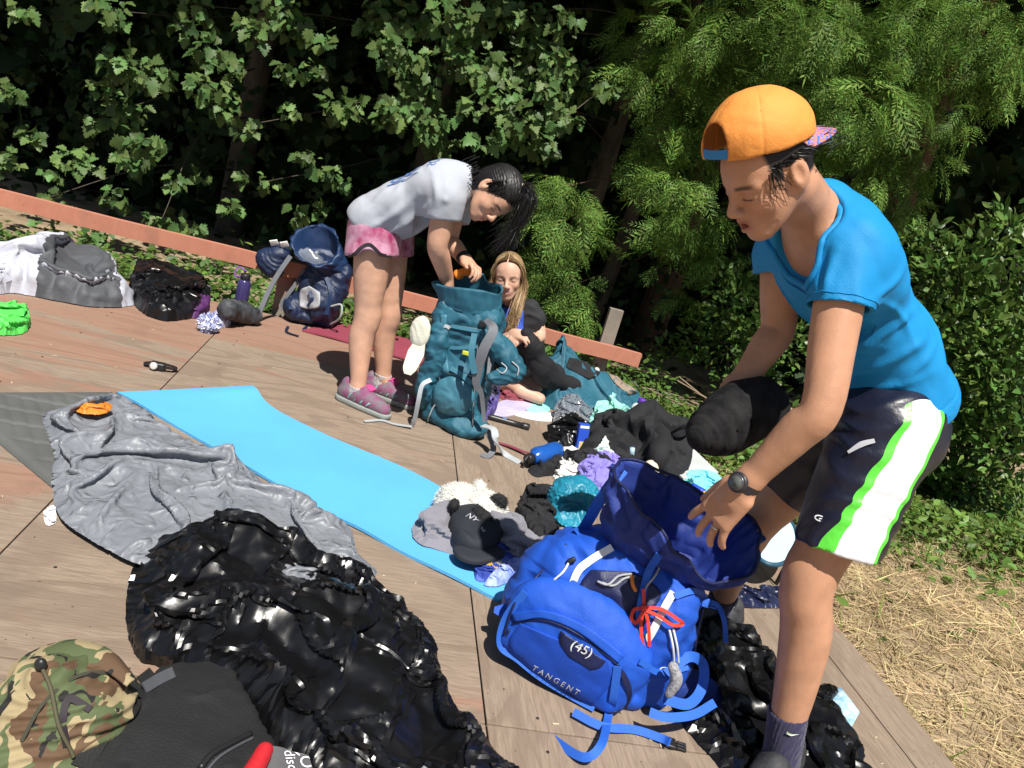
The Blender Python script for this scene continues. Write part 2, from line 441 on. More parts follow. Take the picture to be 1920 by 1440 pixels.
def text_geo(txt, size, origin, xdir, ydir, extrude=.0006, font_shear=0.0, spacing=1.0):
    cu = bpy.data.curves.new('t', 'FONT'); cu.body = txt; cu.size = size; cu.extrude = extrude; cu.resolution_u = 3
    cu.align_x = 'CENTER'; cu.align_y = 'CENTER'; cu.space_character = spacing; cu.shear = font_shear
    o = bpy.data.objects.new('t', cu); COL.objects.link(o)
    dg = bpy.context.evaluated_depsgraph_get(); me = bpy.data.meshes.new_from_object(o.evaluated_get(dg))
    V = np.array([v.co[:] for v in me.vertices]); Fc = [tuple(p.vertices) for p in me.polygons]
    bpy.data.objects.remove(o); bpy.data.curves.remove(cu); bpy.data.meshes.remove(me)
    x = unit(xdir); y = unit(np.asarray(ydir) - x * (np.asarray(ydir) @ x)); z = np.cross(x, y)
    return np.asarray(origin) + V[:, :1] * x + V[:, 1:2] * y + V[:, 2:3] * z, Fc
def instances(TV, TF, pos, rot, scale):
    """numpy copies of a template: rot (N,3,3), scale (N,) -> one vertex / face array (uniform face size)"""
    TV = np.asarray(TV, float); TF = np.asarray(TF, int)
    V = np.einsum('nij,mj->nmi', rot * scale[:, None, None], TV) + pos[:, None]
    Fc = (TF[None] + (np.arange(len(pos)) * len(TV))[:, None, None]).reshape(-1, TF.shape[1])
    return V.reshape(-1, 3), Fc
def rots(fwd, up, roll):
    """(N,3,3): columns x=fwd, z close to up, rolled about x"""
    x = fwd / np.linalg.norm(fwd, axis=1)[:, None]; y = np.cross(up, x); y /= np.linalg.norm(y, axis=1)[:, None] + 1e-9; z = np.cross(x, y)
    c, s = np.cos(roll)[:, None], np.sin(roll)[:, None]
    return np.stack([x, y * c + z * s, z * c - y * s], 2)
# ---- a small cloth solver: a sheet larger than its footprint buckles into folds
def inside(P, poly):
    c = np.zeros(len(P), bool); n = len(poly)
    for i in range(n):
        x1, y1 = poly[i][:2]; x2, y2 = poly[(i + 1) % n][:2]; m = ((y1 > P[:, 1]) != (y2 > P[:, 1])) & (P[:, 0] < (x2 - x1) * (P[:, 1] - y1) / (y2 - y1 + 1e-12) + x1); c ^= m
    return c
def _groups(idx):
    """pairs of a masked grid, split so that no vertex occurs twice in a group"""
    n, m = idx.shape; I, J = np.meshgrid(np.arange(n), np.arange(m), indexing='ij'); out = []
    for di, dj, kind in ((1, 0, 0), (0, 1, 0), (1, 1, 1), (1, -1, 1), (2, 0, 2), (0, 2, 2)):
        I2, J2 = I + di, J + dj; ok = (I2 < n) & (J2 < m) & (J2 >= 0)
        a = idx[ok]; b = idx[I2[ok], J2[ok]]; par = (I[ok] // di if di else J[ok] // dj) % 2; g = (a >= 0) & (b >= 0)
        for k in (0, 1): q = g & (par == k); out.append((a[q], b[q], kind))
    return out
def cloth(outline, hmax, cell=.010, stretch=1.18, bend=.15, seed=0, prof=(1.0, .6), z0=0.0, levels=2, steps=32, lump=None, fine=1.03, edge=.6, center=None, puff=0.0, rot=0.0, aniso=(1, 1), g=2.5, crease=()):
    rg = np.random.default_rng(seed); B = closed_spline(np.asarray(outline, float)[:, :2], 260); c = B.mean(0) if center is None else np.asarray(center, float)[:2]
    ca, sa = math.cos(rot), math.sin(rot); Rm = np.array([[ca, sa], [-sa, ca]]); Bl = (B - c) @ Rm.T
    ang = np.arctan2(Bl[:, 1], Bl[:, 0]); rad = np.linalg.norm(Bl, axis=1); o = np.argsort(ang); ang, rad = ang[o], rad[o]
    def base(xy):
        a = np.arctan2(xy[:, 1], xy[:, 0]); R = np.interp(a, ang, rad, period=2 * math.pi); r = np.clip(np.linalg.norm(xy, axis=1) / R, 0, 1); h = hmax * np.clip(1 - r ** (2 / prof[0]), 0, 1) ** prof[1]
        W = np.column_stack([xy @ Rm + c, 0 * r]); 
        if lump is not None: h = h + lump(W) * np.clip((1 - r) * 6, 0, 1)
        return h
    prev = None
    for lv in range(levels - 1, -1, -1):
        h = cell * 3 ** lv; lo = Bl.min(0) - 2.2 * h; n = np.ceil((Bl.max(0) + 2.2 * h - lo) / h).astype(int) + 1
        gx, gy = lo[0] + h * np.arange(n[0]), lo[1] + h * np.arange(n[1]); G = np.stack(np.meshgrid(gx, gy, indexing='ij'), -1); inn = inside(G.reshape(-1, 2), Bl).reshape(n)
        if lv > 0:
            d = inn.copy()
            for ax in (0, 1):
                for s_ in (-1, 1): d |= np.roll(inn, s_, ax)
            for ax in (0, 1):
                for s_ in (-1, 1): d |= np.roll(d, s_, ax)
            mask = d
        else: mask = inn
        idx = np.full(n, -1); idx[mask] = np.arange(mask.sum()); P2 = G[mask]; fl = base(P2); X = np.column_stack([P2, fl + rg.normal(0, .15 * h, len(P2))]); rest0 = np.column_stack([P2, fl])
        if prev is not None:
            plo, ph, pd, pm = prev; t = (P2 - plo) / ph; i0 = np.clip(np.floor(t).astype(int), 0, np.array(pd.shape[:2]) - 2); f = t - i0
            dv = sum(pd[i0[:, 0] + a, i0[:, 1] + b] * ((f[:, 0] if a else 1 - f[:, 0]) * (f[:, 1] if b else 1 - f[:, 1]))[:, None] for a in (0, 1) for b in (0, 1)); X = rest0 + dv + rg.normal(0, .06 * h, X.shape)
        full = mask.copy(); nb = sum(np.roll(np.roll(inn, a, 0), b, 1).astype(int) for a in (-1, 0, 1) for b in (-1, 0, 1)); edgem = (inn & (nb < 9))[mask]; outm = ~inn[mask]
        st_ = stretch if prev is None else fine
        grp = []
        for a, b, kind in _groups(idx):
            if len(a) == 0: continue
            src = rest0 if prev is None else X; dv_ = src[b] - src[a]
            if prev is None: dv_ = dv_ * np.array([st_ * aniso[0], st_ * aniso[1], 1.0])[None]; L_ = np.linalg.norm(dv_, axis=1)
            else: L_ = np.linalg.norm(dv_, axis=1) * st_
            if kind == 2: L_ = L_ * 1.0 if prev is None else np.maximum(L_, 2 * h * .93)
            grp.append((a, b, L_, (1.0, .6, bend)[kind]))
        tgt = X[:, :2].copy() if prev is None else X[:, :2].copy(); v = np.zeros_like(X); dt = .016; ns = steps if prev is None else int(steps * .6)
        pin = edgem | outm; ew = edge if prev is None else 1.0
        if puff and prev is None: X[:, 2] += puff * rg.uniform(0, 1, len(X))
        for k in range(ns):
            v[:, 2] -= g * dt; p = X + v * dt
            for it in range(6):
                for a, b, L_, s_ in grp:
                    d = p[b] - p[a]; l = np.sqrt((d * d).sum(1)) + 1e-9; cr = (.5 * s_ * (l - L_) / l)[:, None] * d; p[a] += cr; p[b] -= cr
                p[pin, :2] += (tgt[pin] - p[pin, :2]) * ew; p[:, 2] = np.maximum(p[:, 2], fl * .93); p[outm, 2] = np.minimum(p[outm, 2], .01); p[edgem, 2] = np.minimum(p[edgem, 2], .012 + .02 * (prev is None))
            v = (p - X) / dt * .88; sp = np.linalg.norm(v, axis=1); v *= np.minimum(1, 1.5 / (sp + 1e-9))[:, None]; X = p
        D = np.zeros((*n, 3)); D[mask] = X - rest0
        prev = (lo, h, D, mask)
    # outline snapping and faces
    e = np.where(edgem)[0]; dd = np.linalg.norm(P2[e][:, None] - Bl[None], axis=2); j = dd.argmin(1); X[e, :2] += (Bl[j] - P2[e]) * (dd.min(1) < 1.6 * h)[:, None]; X[e, 2] = np.minimum(X[e, 2], .004)
    a, b, c2, d = idx[:-1, :-1], idx[1:, :-1], idx[1:, 1:], idx[:-1, 1:]; ok = (a >= 0) & (b >= 0) & (c2 >= 0) & (d >= 0); Fc = np.stack([a[ok], b[ok], c2[ok], d[ok]], 1)
    inner = np.ones(len(X)); inner[e] = 0; V = np.column_stack([X[:, :2] @ Rm + c, X[:, 2]])
    for k, (am, ff) in enumerate(crease): V[:, 2] += inner * am * facet(V, ff, seed + 91 + k, .5); V[:, :2] += (inner * am * .5)[:, None] * np.stack([facet(V, ff, seed + 55 + k, .5), facet(V, ff, seed + 66 + k, .5)], 1)
    V[:, 2] = np.maximum(V[:, 2], .0015) + z0; return V, Fc
# ------------------------------------------------------------------ deck, ground, rail
AL = math.radians(11.5)
E1 = A(math.cos(AL), math.sin(AL), 0); E2 = A(-math.sin(AL), math.cos(AL), 0)
DC = A(.90, 4.76, 0)                       # far right corner of the deck
def dk(s, t, z=0.0): return DC + E1 * s - E2 * t + A(0, 0, z)

def wood_material(name, base, dark, paint, rings=1.0):
    m = bpy.data.materials.new(name); m.use_nodes = True; nt = m.node_tree; N = nt.nodes; L = nt.links; b = N['Principled BSDF']
    b.inputs['Roughness'].default_value = .82; b.inputs['Specular IOR Level'].default_value = .25
    tc = N.new('ShaderNodeTexCoord'); oi = N.new('ShaderNodeObjectInfo')
    add = N.new('ShaderNodeVectorMath'); add.operation = 'ADD'; L.new(tc.outputs['Object'], add.inputs[0])
    sc = N.new('ShaderNodeMath'); sc.operation = 'MULTIPLY'; sc.inputs[1].default_value = 31.0; L.new(oi.outputs['Random'], sc.inputs[0])
    cx = N.new('ShaderNodeCombineXYZ'); L.new(sc.outputs[0], cx.inputs[0]); L.new(sc.outputs[0], cx.inputs[1]); L.new(cx.outputs[0], add.inputs[1])
    def mp(s):
        q = N.new('ShaderNodeMapping'); q.inputs['Scale'].default_value = s; L.new(add.outputs[0], q.inputs[0]); return q.outputs[0]
    def noise_(s, scale, det=5, dist=0):
        n = N.new('ShaderNodeTexNoise'); n.inputs['Scale'].default_value = scale; n.inputs['Detail'].default_value = det; n.inputs['Distortion'].default_value = dist
        L.new(mp(s), n.inputs['Vector']); return n.outputs[0]
    def ramp(src, a, b2):
        r = N.new('ShaderNodeValToRGB'); r.color_ramp.elements[0].position = a; r.color_ramp.elements[1].position = b2; L.new(src, r.inputs[0]); return r.outputs[0]
    def mix(f, a, b2, mode='MIX'):
        x = N.new('ShaderNodeMix'); x.data_type = 'RGBA'; x.blend_type = mode
        if isinstance(f, float): x.inputs[0].default_value = f
        else: L.new(f, x.inputs[0])
        for s, v in ((6, a), (7, b2)):
            if isinstance(v, tuple): x.inputs[s].default_value = (*v, 1)
            else: L.new(v, x.inputs[s])
        return x.outputs[2]
    grain = noise_((1.6, 16, 1), 7.0, 8, 1.2)                        # long fibres along x
    # cathedral figure: contour lines of a stretched noise field
    fld = noise_((.55, 2.0, 1), 1.35, 2, .4)
    mm = N.new('ShaderNodeMath'); mm.operation = 'MULTIPLY'; mm.inputs[1].default_value = 42.0 * rings; L.new(fld, mm.inputs[0])
    sn = N.new('ShaderNodeMath'); sn.operation = 'SINE'; L.new(mm.outputs[0], sn.inputs[0])
    ring = ramp(sn.outputs[0], .35, .9)
    c = mix(ramp(grain, .28, .60), dark, base)
    big = noise_((.7, 1.6, 1), 1.7, 4, 0)
    c = mix(ramp(big, .3, .75), mix(.5, c, tuple(x * .78 for x in base)), c)
    ringf = N.new('ShaderNodeMath'); ringf.operation = 'MULTIPLY'; ringf.inputs[1].default_value = .75; L.new(ring, ringf.inputs[0])
    c = mix(ringf.outputs[0], c, mix(.75, c, dark))
    stn = noise_((1.3, 1.3, 1), 3.1, 6, .6); c = mix(ramp(stn, .60, .78), c, mix(.55, c, (.12, .095, .075)))
    # worn paint: patches left where the object's own colour channel allows
    sepc = N.new('ShaderNodeSeparateColor'); L.new(oi.outputs['Color'], sepc.inputs[0])
    pn = noise_((.8, 2.2, 1), 2.0, 8, .8); pn2 = noise_((3, 40, 1), 4.0, 4, .3)
    ad = N.new('ShaderNodeMath'); ad.operation = 'MULTIPLY_ADD'; ad.inputs[1].default_value = .28; L.new(pn2, ad.inputs[0]); L.new(pn, ad.inputs[2])
    ad2 = N.new('ShaderNodeMath'); ad2.operation = 'ADD'; L.new(ad.outputs[0], ad2.inputs[0]); L.new(sepc.outputs[0], ad2.inputs[1])
    pm = ramp(ad2.outputs[0], .92, 1.3)
    pf = N.new('ShaderNodeMath'); pf.operation = 'MULTIPLY'; pf.inputs[1].default_value = .5; L.new(pm, pf.inputs[0])
    c = mix(pf.outputs[0], c, paint)
    specks = noise_((9, 9, 9), 7.0, 2, 0)
    c = mix(ramp(specks, .74, .76), c, (.10, .07, .05))
    L.new(c, b.inputs['Base Color'])
    bp = N.new('ShaderNodeBump'); bp.inputs['Strength'].default_value = .55; bp.inputs['Distance'].default_value = .004
    hh = N.new('ShaderNodeMath'); hh.operation = 'ADD'; L.new(grain, hh.inputs[0]); L.new(ringf.outputs[0], hh.inputs[1]); L.new(hh.outputs[0], bp.inputs['Height']); L.new(bp.outputs[0], b.inputs['Normal'])
    return m
PLY = wood_material('weathered plywood', (.31, .238, .178), (.195, .145, .108), (.32, .15, .10))
RAILM = wood_material('red painted rail', (.50, .22, .145), (.36, .15, .10), (.52, .21, .135), .5)
GREYW = wood_material('grey weathered post', (.33, .29, .24), (.2, .17, .14), (.45, .12, .08), .4)

deck = thing('deck', None, None, dk(-3, 2.5, -.2), kind='structure')
DKM = np.stack([E1, E2, A(0, 0, 1)], 1)
def plywood(s0, s1, t0, t1, red, along=0, z=0.0):
    w, l = s1 - s0, t1 - t0; g = .004
    if along: V, Fc = boxgeo((0, 0, 0), l - g, w - g, .019, None, .0025); M = np.stack([E2, -E1, A(0, 0, 1)], 1)
    else: V, Fc = boxgeo((0, 0, 0), w - g, l - g, .019, None, .0025); M = DKM
    me = make_mesh('plywood_sheet', V, Fc, False); me.materials.append(PLY)
    o = bpy.data.objects.new('plywood_sheet', me); COL.objects.link(o); o.parent = deck
    p = dk((s0 + s1) / 2, (t0 + t1) / 2, -.0095 + z)
    mw = Matrix.Translation(Vector(p) - Vector(deck.location)) @ Matrix(M.tolist()).to_4x4(); o.matrix_basis = mw
    o.color = (red, 0, 0, 1); return o
sc_ = [-7.47, -6.25, -5.03, -3.81, -2.59, -1.37, -.15]
reds = {(0, 0): .4, (1, 0): .42}
for ci in range(6):
    s0, s1 = sc_[ci], sc_[ci + 1]
    base_r = [.52, .52, .50, .47, .44, .32][ci]
    plywood(s0, s1, -.1, .59, base_r + .06, 0)
    plywood(s0, s1, .59, 3.03, [.46, .46, .42, .31, .20, .06][ci], 0 if ci in (1, 3) else (1 if ci == 5 else 0))
    plywood(s0, s1, 3.03, 5.47, [.38, .38, .32, .08, .0, .0][ci], 1 if ci == 5 else 0)
for t0, t1 in ((-.1, 2.34), (2.34, 4.78), (4.78, 5.47)): plywood(-.15, .0, t0, t1, .05 if t0 > 0 else .3, 1)
nl = [lathe([(.0045, 0), (.0045, .001), (.003, .0016)], dk(s + RNG.normal(0, .006), t + RNG.normal(0, .01), .0002), (0, 0, 1), 7) for s in np.arange(-4.9, -.1, .61) for t in (.02, .2, .4, .55, .63, .95, 1.3, 1.65, 2.0, 2.35, 2.7, 2.98, 3.08, 3.4, 3.7)]
V, Fc = cat_parts(*nl); obj('nail_heads', V, Fc, mat('rusty nails', (.06, .045, .04), .6, metal=.5), deck, False, kind='stuff')
fr = mat('joist timber', (.22, .16, .11), .85, bump=.4, bscale=30)
for s in np.arange(-7.3, .01, .61):
    V, Fc = boxgeo(dk(min(s, -.03), 2.685, -.11), .045, 5.5, .17, DKM); obj('joist', V, Fc, fr, deck, False)
V, Fc = boxgeo(dk(-3.735, -.075, -.11), 7.47, .04, .17, DKM); obj('rim_joist', V, Fc, fr, deck, False)
V, Fc = boxgeo(dk(-3.735, 5.44, -.11), 7.47, .04, .17, DKM); obj('rim_joist', V, Fc, fr, deck, False)

# railing: a red two-by-four on short posts along the far edge
rail = thing('railing', 'low red painted timber rail along the far edge of the deck', 'railing', dk(-3, -.12, 0))
def raild(px, py): return at(px, py, 0)
RA = A(*(gr(-160, 398 - 26, .2)[:2]), 0)
def rail_board(s0, s1, z0, z1, n=14, tt=-.13):
    top = []
    for i in range(n):
        u = i / (n - 1); top.append(dk(s0 + (s1 - s0) * u, tt, z0 + (z1 - z0) * u))
    top = np.array(top); V = []
    for i, p in enumerate(top):
        wob = .003 * math.sin(i * 1.7)
        for a, b in ((-.019, -.0445), (.019, -.0445), (.019, .0445), (-.019, .0445)): V.append(p - E2 * (a + wob) + A(0, 0, b + wob))
    Fc = [(i * 4 + k, i * 4 + (k + 1) % 4, (i + 1) * 4 + (k + 1) % 4, (i + 1) * 4 + k) for i in range(n - 1) for k in range(4)] + [(3, 2, 1, 0), tuple((n - 1) * 4 + k for k in range(4))]
    V = np.array(V); c = dk((s0 + s1) / 2, tt, (z0 + z1) / 2)
    me = make_mesh('rail_board', (V - c) @ DKM, Fc, False); me.materials.append(RAILM)
    o = bpy.data.objects.new('rail_board', me); COL.objects.link(o); o.parent = rail
    o.matrix_basis = Matrix.Translation(Vector(c) - Vector(rail.location)) @ Matrix(DKM.tolist()).to_4x4(); o.color = (.55, 0, 0, 1)
    return o
def proj(p):
    p = np.asarray(p, float) - CAMLOC; f = p @ _F; u = p @ _R / f * FPX; v = p @ _U / f * FPX
    return 960 + u * _cr + v * _sr, 720 + u * _sr - v * _cr
rail_board(-6.6, -2.35, .30, .285); rail_board(-2.35, -.13, .287, .245)
def post(s, z0, z1, lean=0.0, tt=-.19, m=GREYW):
    V, Fc = boxgeo((0, 0, (z0 + z1) / 2), .09, .04, z1 - z0, None, .003)
    V[:, 0] += lean * V[:, 2]
    me = make_mesh('post', V, Fc, False); me.materials.append(m); o = bpy.data.objects.new('post', me); COL.objects.link(o); o.parent = rail
    o.matrix_basis = Matrix.Translation(Vector(dk(s, tt)) - Vector(rail.location)) @ Matrix(DKM.tolist()).to_4x4(); o.color = (.22, 0, 0, 1)
post(-.36, -.3, .52); post(-2.38, -.3, .27); post(-4.6, -.3, .27)

# ground
def ground_z(x, y):
    d = (np.stack([x, y], -1) - DC[:2]) @ E2[:2]         # beyond the far edge
    z = -.12 - .22 * np.clip((d - .1) / 1.2, 0, 1) ** 1.3 - .05 * np.clip(d - 1.3, 0, 6)
    r = (np.stack([x, y], -1) - DC[:2]) @ E1[:2]
    side = np.clip((r - .05) / .8, 0, 1) * np.clip(1 - d / 1.5, 0, 1)
    return z * (1 - .25 * side) - .02 * side
gx = np.concatenate([np.linspace(-60, -9, 12), np.linspace(-8.5, 7.5, 110), np.linspace(8, 60, 12)])
gy = np.concatenate([np.linspace(-50, -3, 10), np.linspace(-2.5, 12, 110), np.linspace(13, 70, 12)])
GX, GY = np.meshgrid(gx, gy, indexing='ij')
GZ = ground_z(GX, GY) + .03 * fbm(np.stack([GX.ravel() * 1.6, GY.ravel() * 1.6, 0 * GX.ravel()], 1), 3).reshape(GX.shape)
Vg = np.stack([GX, GY, GZ], -1).reshape(-1, 3); nn = len(gy)
Fg = np.array([(i * nn + j, (i + 1) * nn + j, (i + 1) * nn + j + 1, i * nn + j + 1) for i in range(len(gx) - 1) for j in range(nn - 1)])
gm = mat('dry earth', (.38, .29, .18), .95, col2=(.20, .14, .085), vscale=2.2, bump=.8, bscale=35, bump2=.5, b2scale=6)
obj('ground', Vg, Fg, gm, None, True, base=(0, 0, 0), kind='structure')
def gz(P):
    return ground_z(P[:, 0], P[:, 1]) + .03 * fbm(np.stack([P[:, 0] * 1.6, P[:, 1] * 1.6, 0 * P[:, 0]], 1), 3)

# straw, weeds, ivy : uncountable ground cover
def scatter(n, pts_fun, seed):
    rg = np.random.default_rng(seed); P = pts_fun(rg, n); P = np.column_stack([P, np.zeros(len(P))]); P[:, 2] = gz(P); return rg, P
def off_deck(P, m=.01):
    d = P[:, :2] - DC[:2]; s = d @ E1[:2]; t = -d @ E2[:2]; return P[(s > m) | (t < -.12 - m)]
BL = np.array([[0, -.5, 0], [0, .5, 0], [.33, .38, .07], [.33, -.38, .07], [.7, .22, .06], [.7, -.22, .06], [1, 0, 0]], float)
BLF = np.array([[0, 1, 2], [0, 2, 3], [3, 2, 4], [3, 4, 5], [5, 4, 6]])
def blades(P, rg, lmin, lmax, w, lift, col_m, name, label, cat):
    n = len(P); th = rg.uniform(0, 2 * math.pi, n); f = np.column_stack([np.cos(th), np.sin(th), lift(rg, n)])
    R = rots(f, np.repeat(A(0, 0, 1)[None], n, 0) + rg.normal(0, .3, (n, 3)), rg.normal(0, .5, n))
    L_ = rg.uniform(lmin, lmax, n); T = BL.copy(); T[:, 1] *= w / ((lmin + lmax) / 2)
    V, Fc = instances(T, BLF, P + A(0, 0, .004), R, L_); return obj(name, V, Fc, col_m, None, False, base=(0, 0, 0), label=label, cat=cat, kind='stuff')
straw = leafmat('straw', (.62, .49, .27), .8, .4, .15, .1)
rg, P = scatter(42000, lambda r, n: np.column_stack([r.uniform(.9, 3.9, n), r.uniform(.6, 5.0, n)]), 21); P = off_deck(P)
P = P[rg.uniform(0, 1, len(P)) < np.clip(1.25 - .5 * np.clip(P[:, 1] - 3.1 + .4 * noise(P * 2.5, 4), 0, 9) * 1.5, .15, 1)]
blades(P, rg, .05, .17, .0035, lambda r, n: np.abs(r.normal(.06, .16, n)), straw, 'straw', 'dry yellow straw and cut grass beside the deck', 'straw')
grassm = leafmat('grass', (.16, .25, .05), .6, .45, .3, .2)
rg, P = scatter(30000, lambda r, n: np.column_stack([r.uniform(.5, 4.8, n), r.uniform(1.6, 7.2, n)]), 22); P = off_deck(P)
dens = np.clip((P[:, 1] - 3.3) * .8, .02, 1) * np.clip(1.1 - .25 * (P[:, 1] - 5), .2, 1); P = P[rg.uniform(0, 1, len(P)) < dens]
blades(P, rg, .05, .16, .006, lambda r, n: np.abs(r.normal(.7, .5, n)), grassm, 'grass', 'short green grass growing between the deck and the bushes', 'grass')
# leafy weeds
LF = np.array([[0, 0, 0], [.3, .24, .05], [.65, .2, .06], [1, 0, -.03], [.65, -.2, .06], [.3, -.24, .05], [.45, 0, 0]], float)
LFF = np.array([[0, 6, 1], [1, 6, 2], [2, 6, 3], [3, 6, 4], [4, 6, 5], [5, 6, 0]])[:, ::-1]
weedm = leafmat('weed leaves', (.15, .26, .05), .5, .5, .3)
def weeds(n, fun, seed, hmax, lmin, lmax, name, label, m=weedm, dens=None):
    rg, P = scatter(n, fun, seed); P = off_deck(P, .03)
    if dens is not None: P = P[rg.uniform(0, 1, len(P)) < dens(P)]
    n = len(P); cl = np.clip(.5 + .6 * noise(P * 2.2, seed), .08, 1); P[:, 2] += rg.uniform(0, 1, n) ** 1.3 * hmax * cl
    th = rg.uniform(0, 2 * math.pi, n); f = np.column_stack([np.cos(th), np.sin(th), rg.normal(0, .4, n)])
    R = rots(f, np.repeat(A(.1, -.3, 1)[None], n, 0) + rg.normal(0, .35, (n, 3)), rg.normal(0, .3, n))
    V, Fc = instances(LF, LFF, P, R, rg.uniform(lmin, lmax, n)); return obj(name, V, Fc, m, None, False, base=(0, 0, 0), label=label, cat='weeds', kind='stuff')
weeds(15000, lambda r, n: np.column_stack([r.uniform(1.2, 4.6, n), r.uniform(2.6, 5.4, n)]), 31, .22, .03, .08, 'weeds', 'leafy green weeds spreading in front of the bushes on dry ground',
      dens=lambda P: np.clip((P[:, 1] - 3.15 + .55 * noise(P * 1.8, 9) + .15 * (P[:, 0] - 2.4)) * 1.3, .012, 1))
weeds(34000, lambda r, n: np.column_stack([r.uniform(-5.2, 1.2, n), r.uniform(3.7, 6.6, n)]), 32, .5, .03, .075, 'ivy', 'bright green ivy leaves climbing below the red rail',
      leafmat('ivy leaves', (.11, .20, .04), .4, .5, .3), dens=lambda P: np.clip(1.2 - .9 * np.abs((P[:, :2] - DC[:2]) @ E2[:2] - .5), 0, 1))
# dead twigs lying by the deck corner
tw = mat('dead twigs', (.30, .22, .15), .9, bump=.5)
rg = np.random.default_rng(5); parts = []
for k in range(46):
    p = A(rg.uniform(1.15, 2.3), rg.uniform(5.2, 6.0), 0); p[2] = ground_z(p[0], p[1]) + .03 + rg.uniform(0, .09)
    th = rg.normal(.25, .35); d = A(math.cos(th), math.sin(th) * .6, rg.normal(0.02, .14)); L_ = rg.uniform(.3, .9)
    parts.append(tube([p - d * L_ / 2, p + rg.normal(0, .02, 3), p + d * L_ / 2], [rg.uniform(.003, .008), .002], 4, 3))
V, Fc = cat_parts(*parts); obj('twigs', V, Fc, tw, None, True, label='tangle of dry fallen twigs on the grass past the deck corner', cat='twigs', kind='stuff')
# ------------------------------------------------------------------ trees and bushes
def leaf_fan(out, zf):
    c = A(.42, 0, 0); P = np.array([(x, y) for x, y in out]); V = np.vstack([c, np.column_stack([P, zf(P)])])
    n = len(P); return V, np.array([(0, 1 + i, 1 + (i + 1) % n) for i in range(n)])
half = [(.0, .0), (-.08, .2), (.02, .36), (.16, .27), (.18, .5), (.30, .42), (.42, .55), (.46, .30), (.62, .36), (.66, .2), (.80, .22), (1.0, 0)]
mo = half + [(x, -y) for x, y in half[-2:0:-1]]
MAPLE = leaf_fan(mo, lambda P: .16 * np.abs(P[:, 1]) - .25 * (P[:, 0] - .3) ** 2)
# redwood spray: a drooping stem with two ranks of narrow needles, and side shoots
def spray():
    V, Fc = [], []
    def needle(p, d, l, w):
        d = unit(d); s = unit(np.cross(d, A(0, 0, 1))); n = len(V)
        V.extend([p - s * w * .3, p + d * l * .45 + s * w, p + d * l, p + d * l * .45 - s * w]); Fc.append((n, n + 1, n + 2)); Fc.append((n, n + 2, n + 3))
    def shoot(p, d, L_, k):
        d = unit(d); s = unit(np.cross(d, A(0, 0, 1)))
        for i in range(k):
            t = (i + .3) / k; q = p + d * L_ * t + A(0, 0, -.35 * L_ * t * t); l = L_ * .30 * (1 - .6 * abs(t - .4))
            for sg in (-1, 1): needle(q, s * sg * .8 + d * .75 + A(0, 0, -.15), l, l * .10)
        needle(p + d * L_ * .9 + A(0, 0, -.3 * L_), d + A(0, 0, -.5), L_ * .3, L_ * .02); needle(p, d + A(0, 0, -.12), L_, L_ * .006)
    shoot(A(0, 0, 0), A(1, 0, 0), 1.0, 8)
    for t, a, l in ((.15, .8, .55), (.3, -.8, .6), (.45, .7, .5), (.6, -.7, .45), (.75, .6, .35)):
        shoot(A(t, 0, -.35 * t * t), A(math.cos(a), math.sin(a), -.1), l, 6)
    return np.array(V), np.array(Fc)
SPRAY = spray()
def clustered(C, rad, n, rg, flat=.75):
    """points in ellipsoidal clumps: C (k,3), rad (k,), n per clump"""
    idx = np.repeat(np.arange(len(C)), n); d = rg.normal(size=(len(idx), 3)); d /= np.linalg.norm(d, axis=1)[:, None]
    r = rg.uniform(0, 1, len(idx)) ** .45; return C[idx] + d * (rad[idx] * r)[:, None] * A(1, .8, flat), idx
def bent_branch(a, b, rg, sag=.1):
    m = (a + b) / 2 + rg.normal(0, .08, 3) + A(0, 0, sag); return smooth_path([a, m, b], 5)
bark = mat('maple bark', (.10, .08, .06), .9, col2=(.05, .04, .03), vscale=14, bump=.7, bscale=40, stretch=(1, 1, .25))
rbark = mat('redwood bark', (.17, .085, .05), .95, col2=(.07, .04, .028), vscale=18, bump=.9, bscale=50, stretch=(1, 1, .12))
maple_m = leafmat('maple leaves', (.115, .20, .058), .5, .5, .25, .3)
maple_d = leafmat('shade-darkened maple leaves', (.03, .062, .022), .6, .4, .15, .15)  # woodland shade put into the colour: a darkened copy of the maple leaves
red_m = leafmat('redwood needles', (.15, .27, .05), .55, .5, .3, .2)
